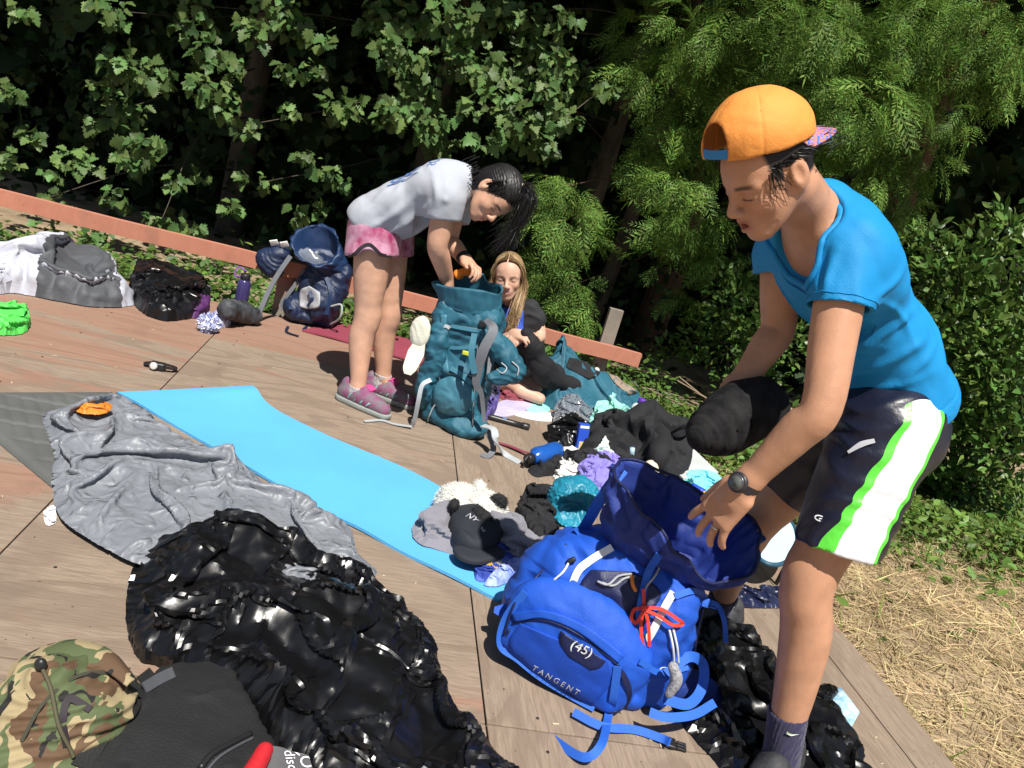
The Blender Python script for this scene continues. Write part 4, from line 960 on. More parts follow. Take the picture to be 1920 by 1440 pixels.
pile('plastic_bag', 'shiny black plastic bag below the clear one', 'plastic bag', pxo([(1026, 830), (1036, 805), (1075, 795), (1100, 808), (1098, 835), (1070, 848), (1040, 845)]), .09, plastic, sim=(1.3, .05, 1.07))
pile('white_garment', 'white straps and cloth beside the black plastic bag', 'clothing', pxo([(1034, 865), (1045, 840), (1080, 832), (1085, 850), (1060, 872)]), .035, cl_white, fold=soft(.015, 22, 17, a2=.003), nr=22, nth=80)
# blue carton
cb = mat('blue card', (.02, .08, .55), .5, var=.1); wm = mat('white print', (.85, .85, .88), .5, var=.03)
bx_ = thing('carton', 'small upright blue box standing against the black hoodie', 'box', gr(1086, 850))
M = frame((.95, .25, .1), None, (.12, .15, 1)); c = gr(1086, 850, 0) + M @ A(0, 0, .075)
V, Fc = boxgeo(c, .052, .035, .15, M, .002); obj('box', V, Fc, cb, bx_, False)
V, Fc = boxgeo(c + M @ A(0, -.0185, .062), .044, .001, .012, M); obj('white_stripe', V, Fc, wm, bx_, False)
V, Fc = boxgeo(c + M @ A(0, -.0185, -.03), .03, .001, .04, M); obj('label_patch', V, Fc, mat('yellow print', (.75, .62, .3), .5), bx_, False)
# blue water bottle lying with black cap toward the viewer
bm_ = mat('blue bottle', (.015, .10, .42), .18, var=.15, spec=.6, coat=.4)
wb = thing('water_bottle', 'translucent blue water bottle with black cap lying in the pile', 'bottle', gr(1010, 858))
o_ = gr(1000, 858, .045); ax = A(.55, .8, .05)
V, Fc = lathe([(.018, -.012), (.026, .0), (.040, .018), (.044, .04), (.042, .075), (.044, .11), (.043, .17), (.036, .186)], o_, ax, 28); obj('bottle_body', V, Fc, bm_, wb)
V, Fc = lathe([(.022, -.045), (.024, -.04), (.024, -.012), (.02, -.008)], o_, ax, 20); obj('cap', V, Fc, blackp, wb)
V, Fc = tube([o_ - unit(ax) * .045 + A(0, 0, .02), o_ - unit(ax) * .07 + A(.005, 0, .0), o_ - unit(ax) * .05 + A(0, 0, -.03)], .006, 6); obj('cap_loop', V, Fc, blackp, wb)
# white bottle with purple lid
wb = thing('detergent_bottle', 'white plastic bottle with purple cap behind the hoodie', 'bottle', gr(1190, 790))
pb = gr(1188, 792, 0); V, Fc = lathe([(.044, 0), (.048, .006), (.048, .085), (.04, .105), (.022, .12)], pb, (0.05, 0, 1), 24); obj('bottle_body', V, Fc, mat('white bottle', (.72, .78, .75), .35, var=.05), wb)
V, Fc = lathe([(.022, .12), (.024, .122), (.024, .15), (.02, .153)], pb, (.05, 0, 1), 20); obj('cap', V, Fc, mat('purple cap', (.14, .04, .42), .4), wb)
# tube
tb = thing('lotion_tube', 'small white and yellow lotion tube propped on the hoodie', 'tube', gr(1190, 866, 0)); c = gr(1186, 840, .12)
V, Fc = tube([c, c + A(.012, .01, -.06)], [.012, .014], 12, 3); obj('tube_body', V, Fc, mat('tube white', (.5, .72, .82), .35), tb)
V, Fc = tube([c + A(.011, .009, -.055), c + A(.017, .014, -.085)], [.0145, .012], 12, 3); obj('tube_base', V, Fc, mat('tube yellow', (.8, .7, .12), .4), tb)
# cream foam cup, white roll, lavender cloth, teal and black hats
cup = SDF(); c = gr(1216, 892, .05); cup.el(c, (.045, .05, .075), frame((1, .3, 0), None, (.1, .2, 1))); V, Fc = cup.mesh(.005); obj('foam_cup', V, Fc, cl_cream, None, True, label='rounded cream coloured cup resting below the black sleeve', cat='cup')
pile('sock_roll', 'rolled white cloth below the blue bottle', 'cloth', pxo([(1036, 892), (1045, 872), (1080, 872), (1096, 884), (1080, 900), (1050, 905)]), .05, cl_white, fold=soft(.012, 18, 18), nr=24, nth=80)
pile('rain_jacket', 'lavender cloth bunched beside the top of the blue pack', 'cloth', pxo([(1082, 905), (1095, 878), (1130, 868), (1162, 885), (1160, 915), (1130, 935), (1100, 925)]), .10, cl_purp, fold=soft(.03, 13, 19, a2=.004), nr=40, nth=130)
pile('strap_bundle', 'tangle of dark straps and grey bits beside the blue bottle', 'straps', pxo([(990, 880), (1010, 862), (1060, 860), (1120, 868), (1190, 880), (1200, 900), (1120, 900), (1040, 893), (1005, 895)]), .045, cl_black, fold=soft(.03, 20, 23, a2=.006), nr=34, nth=160)
for k, (p0, p1, p2, p3, m_, lab) in enumerate((((935, 830), (960, 838), (985, 848), (1000, 850), cl_maroon, 'maroon and white lanyard running out from the blue bottle'), ((1020, 868), (1060, 880), (1110, 872), (1190, 890), blackp, 'black webbing strap across the tangle'))):
    V, Fc = strap([gr(*p0, .006), gr(*p1, .012), gr(*p2, .015), gr(*p3, .03)], .022, .003, (0, 0, 1)); obj('lanyard', V, Fc, m_, None, True, label=lab, cat='strap')
# papers and cloths behind
for k, (q, m_, lab, cat_) in enumerate((([(918, 775), (945, 752), (995, 758), (988, 770), (950, 782)], mat('lavender paper', (.55, .50, .72), .7), 'lavender sheet of paper beside the teal pack', 'paper'),
                                  ([(985, 756), (1020, 757), (1030, 772), (995, 776)], mat('turquoise paper', (.35, .78, .75), .6), 'turquoise printed sheet on the deck', 'paper'),
                                  ([(955, 772), (1030, 775), (1060, 772), (1040, 790), (990, 786)], cl_white, 'white sheet under the turquoise paper', 'paper'))):
    pile('paper', lab, cat_, pxo(q), .006 + .002 * (2 - k), m_, fold=soft(.004, 14, 70 + k), nr=12, nth=60, prof=(.6, .2), sim=None)
pile('bandana', 'maroon cloth lying before the seated girl', 'cloth', pxo([(935, 742), (965, 732), (1010, 738), (1018, 750), (985, 755), (950, 752)]), .04, cl_maroon, fold=soft(.015, 14, 27), nr=24, nth=90)
# torch
tt_ = thing('torch', 'black pocket torch lying beside the teal pack', 'torch', gr(955, 792)); a, b = gr(905, 778, .015), gr(978, 798, .013)
V, Fc = tube([a, b], [.016, .015], 14, 4); obj('torch_body', V, Fc, blackp, tt_); V, Fc = lathe([(.016, 0), (.019, .006), (.019, .035), (.015, .04)], b, b - a, 16); obj('torch_head', V, Fc, blackp, tt_)
V, Fc = boxgeo(a * .45 + b * .55 + A(0, -.004, .014), .02, .008, .006, frame(b - a, None, (0, 0, 1)), .002); obj('switch', V, Fc, mat('blue switch', (.1, .3, .7), .4), tt_, False)
# teal hat standing, black hat
hs = SDF(); c = gr(1062, 985, 0) + A(0, .02, .09); hs.el(c, (.105, .10, .10), None).el(c + A(.02, -.06, -.005), (.085, .085, .075), None, .015, '-')
hs.cut(A(0, 0, .004), (0, 0, -1)); V, Fc = hs.mesh(.005); V = disp(V, Fc, lambda P, N: .008 * fbm(P * 22, 3) + .006 * (folds(P, (.3, .2, 1), 22, 4) - .5)); obj('sun_hat', V, Fc, cl_teal, None, True, label='shiny teal hat slumped beside the top of the blue pack', cat='hat')
pile('beanie', 'soft black hat in the shade between panda hat and teal hat', 'hat', pxo([(968, 985), (975, 940), (1005, 920), (1035, 940), (1035, 985), (1040, 1030), (1000, 1025)]), .09, cl_black, fold=soft(.02, 10, 33), nr=30, nth=100)
# panda hat
fur_w = mat('white fur', (.78, .77, .72), .95, var=.06, bump=.8, bscale=160); fur_b = mat('black fur', (.018, .018, .02), .95, bump=.8, bscale=160)
pt = thing('panda_hat', 'furry white panda hat with black ears lying on the blue mat', 'hat', gr(880, 960, .012))
def furry(C, r, n, l, m, seed, nm, M=None):
    rg = np.random.default_rng(seed); V0, F0 = ellipsoid_geo(C, r, M, 26, 16); V0[:, 2] = np.maximum(V0[:, 2], .014); prt = [(V0, F0)]
    for k in range(n):
        d = unit(rg.normal(size=3)); p = d * A(*r); p = (p if M is None else np.asarray(M) @ p) + C; d = unit(d if M is None else np.asarray(M) @ d)
        if p[2] < .02: continue
        d = unit(d + rg.normal(0, .5, 3)); s = unit(np.cross(d, rg.normal(size=3))) * .0011; q = p + d * l * rg.uniform(.5, 1.2) + A(0, 0, -.004)
        prt.append((np.array([p - s, p + s, q]), [(0, 1, 2)]))
    V, Fc = cat_parts(*prt); return obj(nm, V, Fc, m, pt)
c = gr(862, 945, .06); furry(c, (.085, .10, .065), 6500, .015, fur_w, 1, 'face'); furry(gr(905, 955, .07), (.085, .09, .06), 6000, .015, fur_w, 2, 'crown'); furry(gr(945, 985, .045), (.075, .08, .04), 3000, .013, cl_grey, 3, 'ear_flap')
furry(gr(935, 940, .125), (.03, .02, .028), 500, .011, fur_b, 4, 'ear'); furry(gr(905, 968, .115), (.045, .022, .022), 600, .011, fur_b, 5, 'eye_patch', frame((1, -.7, -.2), None, (0, 0, 1))); furry(gr(852, 945, .115), (.016, .03, .014), 400, .009, fur_b, 6, 'eye_patch'); furry(gr(898, 915, .11), (.022, .02, .03), 350, .016, fur_w, 7, 'tuft')
# grey sweatshirt, cap, socks on the mat
pile('sweatpants', 'folded grey fleece sweatpants on the end of the blue mat', 'sweatpants', pxo([(770, 1000), (785, 978), (830, 968), (880, 975), (940, 968), (985, 1000), (1040, 1040), (1045, 1075), (960, 1075), (900, 1062), (820, 1040), (780, 1024)]), .038, cl_grey, fold=soft(.022, 7, 35, (.6, 1, 0), a2=.008), nr=44, nth=170, prof=(.5, .45), z0=.012)
bt = thing('baseball_cap', 'dark baseball cap with white stitched letters on the grey sweatpants', 'cap', gr(890, 1015, .06))
cn = mat('cap cloth', (.018, .022, .032), .8, var=.2, bump=.3, bscale=150)
V, Fc = heap(pxo([(842, 985), (852, 962), (885, 955), (925, 985), (940, 1008), (925, 1030), (890, 1036), (855, 1020)], .06), .06, 30, 90, (.5, .6), None, soft(.012, 12, 41), .055); obj('crown', V, np.array(Fc), cn, bt)
ZC = max(V[:, 2]); tx = lambda a, b: unit(gr(*b, .1) - gr(*a, .1))
def drape(V, S, off=.002):
    out = V.copy()
    for i, p in enumerate(V):
        j = np.argmin(np.sum((S[:, :2] - p[:2]) ** 2, 1)); out[i, 2] = S[j, 2] + off
    return out
Vt, Ft = text_geo('NY', .034, gr(884, 975, .11), tx((870, 965), (900, 985)), A(.3, 1, 0)); obj('stitched_letters', drape(Vt, V), Ft, wm, bt, False)
Vt, Ft = text_geo('NE', .014, gr(905, 995, .11), tx((870, 965), (900, 985)), A(.3, 1, 0)); obj('stitched_logo', drape(Vt, V), Ft, wm, bt, False)
V, Fc = heap(pxo([(850, 1030), (890, 1040), (930, 1030), (945, 1045), (900, 1060), (860, 1050)], .05), .02, 14, 60, (.5, .4), None, None, .05); obj('brim', V, np.array(Fc), cn, bt)
sockm = bpy.data.materials.new('striped socks'); sockm.use_nodes = True
def band_mat(m, axis, scale, stops, rough=.8):
    N = m.node_tree.nodes; L = m.node_tree.links; b = N['Principled BSDF']; b.inputs['Roughness'].default_value = rough
    tc = N.new('ShaderNodeTexCoord'); d = N.new('ShaderNodeVectorMath'); d.operation = 'DOT_PRODUCT'; d.inputs[1].default_value = tuple(np.asarray(axis) * scale); L.new(tc.outputs['Object'], d.inputs[0])
    f = N.new('ShaderNodeMath'); f.operation = 'FRACT'; L.new(d.outputs['Value'], f.inputs[0]); r = N.new('ShaderNodeValToRGB'); r.color_ramp.interpolation = 'CONSTANT'
    e = r.color_ramp.elements
    for k, (p, c) in enumerate(stops):
        x = e[k] if k < 2 else e.new(p); x.position = p; x.color = (*c, 1)
    L.new(f.outputs[0], r.inputs[0]); L.new(r.outputs[0], b.inputs['Base Color'])
    n = N.new('ShaderNodeTexNoise'); n.inputs['Scale'].default_value = 180; bp = N.new('ShaderNodeBump'); bp.inputs['Strength'].default_value = .4; bp.inputs['Distance'].default_value = .004; L.new(tc.outputs['Object'], n.inputs['Vector']); L.new(n.outputs[0], bp.inputs['Height']); L.new(bp.outputs[0], b.inputs['Normal'])
band_mat(sockm, unit((.35, 1, 0)), 7.0, [(0, (.02, .05, .30)), (.3, (.62, .38, .03)), (.42, (.02, .05, .3)), (.55, (.30, .31, .33)), (.72, (.08, .14, .5))])
pile('sock', 'blue sock with yellow and grey stripes by the blue pack', 'sock', pxo([(888, 1092), (893, 1050), (915, 1030), (948, 1022), (955, 1050), (945, 1085), (915, 1098)]), .05, sockm, fold=soft(.012, 14, 43), nr=26, nth=90, z0=.012)
pile('sock', 'pale blue patterned sock tucked under the striped one', 'sock', pxo([(905, 1103), (930, 1085), (950, 1050), (975, 1055), (978, 1080), (950, 1100), (925, 1108)]), .045, mat('pale blue sock', (.12, .2, .62), .85, col2=(.42, .5, .78), vscale=22, bump=.4, bscale=180), fold=soft(.01, 16, 44), nr=24, nth=80, z0=.012)
# beyond the blue pack : turquoise cloth, grey board, navy cloth, pale blue tray
pile('towel', 'turquoise towel with small things on it at the deck edge', 'towel', pxo([(1275, 912), (1290, 893), (1330, 898), (1370, 915), (1360, 935), (1310, 945)]), .03, mat('turquoise towel', (.22, .68, .76), .8, var=.12, bump=.4, bscale=100), fold=soft(.01, 13, 45), nr=24, nth=90)
T = ruled(pxo([(1235, 862), (1280, 905)]), pxo([(1288, 838), (1345, 892)]), 12, 8); T[:, :, 2] = .02
V, Fc = sheet(T, .018); obj('grey_board', V, Fc, mat('pale grey board', (.55, .58, .58), .6, var=.1), None, False, label='flat pale grey folder at the deck edge beside the hoodie', cat='folder')
bt = thing('sunscreen', 'blue and yellow bottle lying on the turquoise towel', 'bottle', gr(1315, 925, .03)); p0, p1 = gr(1296, 912, .06), gr(1318, 926, .055)
V, Fc = tube([p0, p1], [.02, .024], 14, 4); obj('bottle_body', V, Fc, cb, bt); V, Fc = tube([p1, p1 + (p1 - p0) * .35], [.017, .015], 12, 3); obj('cap', V, Fc, mat('yellow cap', (.75, .5, .08), .45), bt)
pile('shorts', 'crumpled navy nylon shorts on the deck right behind the standing leg', 'shorts', pxo([(1352, 1130), (1380, 1102), (1430, 1108), (1480, 1115), (1490, 1138), (1440, 1142), (1390, 1140)]), .035, cl_navy, sim=(1.3, .1, 1.05))
tr = thing('storage_lid', 'pale blue rounded lid with dark rim behind the knees', 'lid', gr(1440, 1062))
q = np.array([gr(*p, .12) for p in ((1395, 1010), (1410, 965), (1450, 955), (1488, 985), (1494, 1030), (1470, 1058), (1430, 1055))]); q = q + A(0, .25, 0) * 0
Bc = closed_spline(q[:, :], 60); c = Bc.mean(0); nrm = unit(np.cross(Bc[15] - c, Bc[0] - c)); nrm = nrm * np.sign(nrm[2])
def lidring(k, dz): return c + (Bc - c) * k + nrm * dz
def loft(rings, closed_ends=True):
    n = len(rings[0]); V = np.vstack(rings); Fc = [(i * n + j, i * n + (j + 1) % n, (i + 1) * n + (j + 1) % n, (i + 1) * n + j) for i in range(len(rings) - 1) for j in range(n)]
    if closed_ends: Fc += [tuple(range(n))[::-1], tuple((len(rings) - 1) * n + j for j in range(n))]
    return V, Fc
V, Fc = loft([lidring(.93, -.01), lidring(.93, .004)]); obj('panel', V, Fc, mat('pale blue panel', (.55, .75, .86), .5, var=.06), tr, False)
V, Fc = tube(np.vstack([lidring(.965, 0), lidring(.965, 0)[:2]]), .009, 8, 1, False, False); obj('rim', V, Fc, mat('dark rim', (.03, .10, .16), .5), tr)
for k in (10, 40): 
    p = lidring(.96, 0)[k]; V, Fc = tube([p, A(p[0], p[1] + .02, .002)], .008, 8, 2); obj('leg', V, Fc, blackp, tr)
# printed packet by the bag
pk = thing('paper_packet', 'blue and white printed packet sticking out of the bin bag', 'packet', gr(1590, 1340)); 
T = ruled([gr(1552, 1292, .02), gr(1592, 1372, .012)], [gr(1578, 1290, .05), gr(1612, 1335, .035)], 10, 8); V, Fc = sheet(T, .006)
obj('packet', V, Fc, mat('packet print', (.62, .80, .90), .5, col2=(.25, .5, .7), vscale=60, bump=.1), pk, False)
# a few chips of paper and bark on the boards
rg = np.random.default_rng(77); chip = mat('wood chips', (.62, .52, .36), .9, var=.3)
prt = []
for k in range(150):
    p = dk(rg.uniform(-4.2, -.1), rg.uniform(0, 3.6), .002); L_ = rg.uniform(.006, .02); th = rg.uniform(0, 6.28); prt.append(boxgeo(p, L_, rg.uniform(.0015, .004), .002, frame((math.cos(th), math.sin(th), 0), None, (0, 0, 1))))
V, Fc = cat_parts(*prt); obj('debris', V, Fc, chip, None, False, label='scattered straw bits and wood chips on the deck boards', cat='debris', kind='stuff')
# ------------------------------------------------------------------ people
def mesh_fine(S, h, fine=()):
    V, Fc = S.mesh(h)
    Vs, Fs = [V], [Fc]; c = V[Fc].mean(1); keep = np.ones(len(Fc), bool)
    for lo, hi, hh in fine:
        lo = np.asarray(lo, float); hi = np.asarray(hi, float); keep &= ~((c > lo + hh).all(1) & (c < hi - hh).all(1))
    Fs[0] = Fc[keep]; n = len(V)
    for lo, hi, hh in fine:
        lo = np.asarray(lo, float); hi = np.asarray(hi, float); v, f = surface_nets(S.eval_grid(lo, hi, hh), lo, hh); Vs.append(v); Fs.append(f + n); n += len(v)
    return np.vstack(Vs), np.vstack(Fs)
def headframe(fwd, roll=0.0, pitch=0.0):
    """columns forward, left, up; fwd horizontal direction, pitch>0 looks down, roll>0 tilts to the own left"""
    f = unit(A(fwd[0], fwd[1], 0)); l = A(-f[1], f[0], 0); u = A(0, 0, 1)
    f2 = f * math.cos(pitch) - u * math.sin(pitch); u2 = u * math.cos(pitch) + f * math.sin(pitch)
    l2 = l * math.cos(roll) - u2 * math.sin(roll); u3 = u2 * math.cos(roll) + l * math.sin(roll)
    return np.stack([f2, l2, u3], 1)
def head_prims(S, C, M, s=1.0, open_=0.0):
    T = lambda x, y, z: C + M @ (A(x, y, z) * s)
    E = lambda c, r, k=.012, op='+': S.el(T(*c), A(*r) * s, M, k * s, op)
    E((-.014, 0, .036), (.096, .076, .088), .01); E((.030, 0, .028), (.066, .066, .070), .02); E((.034, 0, -.030), (.056, .057, .080), .03)
    for y in (-1, 1):
        S.rc(T(-.012, y * .054, -.035), T(.062, y * .018, -.098), .019 * s, .017 * s, .03 * s)
        E((.056, y * .038, -.030), (.027, .023, .024), .02)
        S.rc(T(.082, y * .012, .016), T(.068, y * .046, .014), .009 * s, .009 * s, .015 * s)
        E((.101, y * .031, -.003), (.017, .021, .0125), .012, '-')
        E((.0745, y * .031, -.004), (.0145, .0185, .0125), .004)
        E((.103, y * .0125, -.037), (.010, .0075, .0075), .006)
        # ear
        E((-.014, y * .078, -.004), (.0215, .0085, .034), .005); E((-.009, y * .0885, .000), (.0120, .0085, .021), .003, '-'); E((-.010, y * .073, -.034), (.010, .006, .012), .006)
    S.rc(T(.090, 0, .008), T(.112, 0, -.030), .0065 * s, .0115 * s, .012 * s)
    E((.073, 0, -.102), (.018, .021, .016), .018)
    E((.082, 0, -.064), (.019, .030, .024), .02)
    for y in (-1, 1):
        S.rc(T(.1015, 0, -.0565 + .002), T(.089, y * .023, -.0625), .0058 * s, .003 * s, .004 * s)
        S.rc(T(.0985, 0, -.073 - open_), T(.088, y * .021, -.0665 - open_ * .4), .0068 * s, .003 * s, .004 * s)
    if open_: E((.100, 0, -.065 - open_ * .5), (.020, .017, .003 + open_ * .5), .003, '-')
    else: E((.106, 0, -.0645), (.009, .022, .0013), .002, '-')
def head_color(V, C, M, s, skin, lip, brow, closed=True, hairline=None, hair=None):
    q = (V - C) @ M / s; col = np.repeat(np.asarray(skin, float)[None], len(V), 0)
    x, y, z = q.T; ay = np.abs(y)
    def blend(w, c): col[:] = col * (1 - w[:, None]) + np.asarray(c) * w[:, None]
    face = x > .03
    blend(face * np.exp(-((ay - .04) / .02) ** 2 - ((z + .035) / .022) ** 2) * .35, A(skin[0] * 1.05, skin[1] * .78, skin[2] * .78))
    blend((x > .08) * np.exp(-(y / .022) ** 4 - ((z + .0655) / .0125) ** 4) * .85, lip)
    bz = .019 + .10 * (ay - .03) * (ay < .03) - .12 * np.maximum(ay - .035, 0)
    blend(face * np.exp(-((z - bz) / .0048) ** 4 - ((ay - .033) / .019) ** 6) * .85, brow)
    lz = -.011 if closed else -.004
    arc = lz + .10 * (ay - .031) ** 2 / .02
    blend((x > .05) * np.exp(-((z - arc) / (.0022 if closed else .0034)) ** 4 - ((ay - .031) / .0145) ** 8) * .95, brow)
    if hairline is not None: blend(np.clip(hairline(x, y, z), 0, 1), hair)
    return col
def hand_prims(S, W, d, n, tsign, curl=(.25, .3, .25), spread=.12, s=1.0, thumb=(.6, .2), fan=None):
    d = unit(d); n = unit(n - d * (n @ d)); t = np.cross(d, n) * tsign
    M = np.stack([d, t, n], 1); tips = []
    S.rc(W - d * .02 * s, W + d * .03 * s, .023 * s, .026 * s, .02)
    S.bx(W + d * .050 * s, A(.044, .038, .0125) * s, .012 * s, M, .018)
    for i, (o, L_) in enumerate(((.029, .068), (.0095, .077), (-.0105, .072), (-.029, .056))):
        p = W + (d * (.090 - .005 * abs(o / .02)) + t * o) * s; a = 0.0; sd = spread * (o / .03)
        if fan is not None: sd = fan[i]
        dd = unit(d + t * sd); segs = (.45, .31, .24); r = [.0088, .0082, .0074, .0060]; pts = [p - dd * .02 * s, p]
        for k in range(3):
            a += curl[k] * (1 + .12 * i); v = dd * math.cos(a) - n * math.sin(a); p = p + v * L_ * segs[k] * s; pts.append(p)
        rr = [.0098 * s] + [x * s for x in r]; S.chain(pts, rr, .004); tips.append((pts[-1], v, n * math.cos(a) + dd * math.sin(a), pts))
    p = W + (d * .022 + t * .026 - n * .006) * s; v = unit(d * math.cos(thumb[0]) + t * math.sin(thumb[0]) - n * thumb[1])
    S.chain([p, p + v * .034 * s, p + unit(v + d * .35) * .062 * s, p + unit(v + d * .45) * .088 * s], [.0150 * s, .0115 * s, .0105 * s, .008 * s], .01)
    return tips
def strands(roots, guide, n, rg, w=.0016, jit=.006, clump=.0):
    """flat hair strands: guide(i, rg)-> polyline"""
    Vs, Fs, k = [], [], 0
    for i in range(n):
        P = guide(i, rg); m = len(P); T = np.gradient(P, axis=0); T /= np.linalg.norm(T, axis=1)[:, None] + 1e-9
        sd = np.cross(T, rg.normal(size=3)[None]); sd /= np.linalg.norm(sd, axis=1)[:, None] + 1e-9; ww = w * np.linspace(1, .35, m)[:, None]
        Vs.append(np.stack([P - sd * ww, P + sd * ww], 1).reshape(-1, 3))
        Fs.append(np.array([(k + 2 * j, k + 2 * j + 1, k + 2 * j + 3, k + 2 * j + 2) for j in range(m - 1)])); k += 2 * m
    return np.vstack(Vs), np.vstack(Fs)
skin_m = mat('skin', (1, 1, 1), .5, var=.16, vscale=22, bump=.12, bscale=300, sss=.06, spec=.35, vcol=True)
hair_k = mat('black hair', (.010, .0085, .0085), .5, var=.3, spec=.5)
hair_b = mat('blond hair', (.42, .29, .155), .42, col2=(.27, .175, .085), vscale=18, spec=.4)

from mathutils.bvhtree import BVHTree
_BV = {}
def surf(V, Fc=None):
    k = id(V)
    if k not in _BV: _BV[k] = (BVHTree.FromPolygons([tuple(v) for v in V], [tuple(int(i) for i in f) for f in Fc]), V)
    return _BV[k][0]
def on_surface(px, py, V, N=None, lift=.0015):
    d = unit(ray(px, py)); b = surf(V); h = b.ray_cast(Vector(CAMLOC), Vector(d))
    if h[0] is not None: return np.array(h[0]) - d * lift
    rel_ = V - CAMLOC; t = rel_ @ d; dist = np.linalg.norm(rel_ - t[:, None] * d, axis=1); i = dist.argmin(); return V[i] - d * lift
def near_surface(P, V, lift=.002):
    b = surf(V); out = []
    for p in P:
        h = b.find_nearest(Vector(p)); n = np.array(h[1]); n = n * (1 if n @ (np.array(h[0]) - V.mean(0)) > 0 else -1); out.append(np.array(h[0]) + n * lift)
    return np.array(out)

# ================= the person in the blue shirt
SK1 = A(.56, .295, .18)
p1 = thing('person', 'person in blue shirt and backwards orange cap reaching into the blue pack', 'person', (.88, 1.80, 0))
FW = unit(A(-.90, -.43, 0)); LF_ = A(-FW[1], FW[0], 0) * 1.0; LF_ = unit(A(.43, -.90, 0))
lank, lkn, lhip = at(1464, 1424, 1.60), at(1518, 1085, 1.60), at(1668, 800, 1.66)
rhip, rkn, rank = at(1600, 800, 1.92), at(1412, 985, 2.03), A(.84, 2.24, .09)
pel, neck = at(1672, 738, 1.78), at(1527, 410, 1.66)
lsh, lel, lwr = at(1588, 478, 1.56), at(1540, 765, 1.45), at(1393, 912, 1.50)
rsh, rel, rwr = at(1468, 480, 1.82), at(1458, 620, 1.80), at(1392, 715, 1.74)
HC, HM, HS = at(1443, 323, 1.54), headframe((-.90, -.44), -.05, math.radians(45)), .90
S = SDF(); head_prims(S, HC, HM, HS, .006)
S.rc(HC + HM @ A(-.035, 0, -.05), neck, .052, .056, .02); S.rc(neck, neck * .8 + lsh * .2, .055, .06, .03)
tM = frame(neck - pel, None, FW)
S.el(at(1565, 505, 1.68), (.145, .135, .08), tM, .03); S.el(at(1642, 650, 1.75), (.15, .115, .08), tM, .04); S.el(pel, (.10, .125, .09), tM, .04)
S.chain([lsh, lsh * .45 + lel * .55, lel, lel * .72 + lwr * .28, lwr * .75 + lel * .25, lwr], [.050, .045, .0385, .0395, .030, .0255], .03)
S.chain([rsh, rsh * .45 + rel * .55, rel, rel * .7 + rwr * .3, rwr], [.050, .045, .0385, .039, .0255], .03)
for h_, k_, a_ in ((lhip, lkn, lank), (rhip, rkn, rank)):
    bk = unit(np.cross(np.cross(a_ - k_, k_ - h_), a_ - k_)) if h_ is rhip else unit(A(.85, .2, 0))
    S.rc(k_ - bk * .010 + A(0, 0, .015), k_ * .9 + a_ * .1 - bk * .010, .046, .042, .03)
    S.chain([h_, h_ * .5 + k_ * .5, k_, k_ * .72 + a_ * .28 + bk * .012, k_ * .42 + a_ * .58 + bk * .008, a_ * .82 + k_ * .18, a_], [.080, .073, .056, .0575, .048, .0385, .036], .03)
    S.rc(a_, a_ + A(-.02, -.03, -.045), .030, .026, .02); S.rc(a_ + A(0, 0, -.03), a_ - FW * .02 + A(0, 0, -.06), .032, .03, .02)
nb = unit(CAMLOC - lwr) * .75 + A(-.1, 0, .55)
HD = at(1322, 992, 1.53) - lwr
tipsL = hand_prims(S, lwr, HD, nb, -1 if (np.cross(unit(HD), unit(nb)) @ A(-1, 0, 0)) < 0 else 1, (.12, .28, .25), .06, 1.10, (.55, .5), fan=(.30, .06, -.12, -.26))
nr = unit(A(.25, .75, .5)); tipsR = hand_prims(S, rwr, at(1362, 765, 1.70) - rwr, nr, 1, (.5, .6, .5), .1, 1.0, (.7, .3))
fine = [(HC - .165, HC + .15, .003), (np.minimum(lwr, at(1290, 1050, 1.55)) - A(.05, .07, .05), np.maximum(lwr, at(1290, 1050, 1.55)) + A(.06, .06, .06), .0032)]
V, Fc = mesh_fine(S, .0065, fine)
hl_ = lambda x, y, z: np.clip((z - (.068 - 1.1 * np.maximum(.06 - x, 0) + .0 * y)) / .006, 0, 1) * (x < .085) * (np.abs(y) > .0) * (x < .06) * 1.0 * ~((np.abs(x + .010) < .024) & (np.abs(z + .002) < .04) & (np.abs(y) > .066))
q = (V - HC) @ HM / HS
hl1 = lambda x, y, z: np.clip((z - (-.030 + np.maximum(x - .0, 0) * 1.1)) / .008, 0, 1) * np.clip((.045 - x) / .008, 0, 1) * ~((np.abs(x + .010) < .026) & (z < .036) & (z > -.05) & (np.abs(y) > .067)) * (np.linalg.norm(np.stack([x, y, z]), axis=0) < .2)
col = head_color(V, HC, HM, HS, SK1, A(.34, .10, .09), A(.035, .02, .016), True, hl1, A(.02, .016, .015))
far = np.linalg.norm(q, axis=1) > .16; col[far] = SK1
# nails
for tp, v_, n_, pts in tipsL:
    d_ = np.linalg.norm((V - (tp + n_ * .006)), axis=1); w = np.clip((.0068 - d_) / .002, 0, 1)[:, None] * .6; col = col * (1 - w) + A(.66, .42, .34) * w
obj('body', V, Fc, skin_m, p1, col=col)
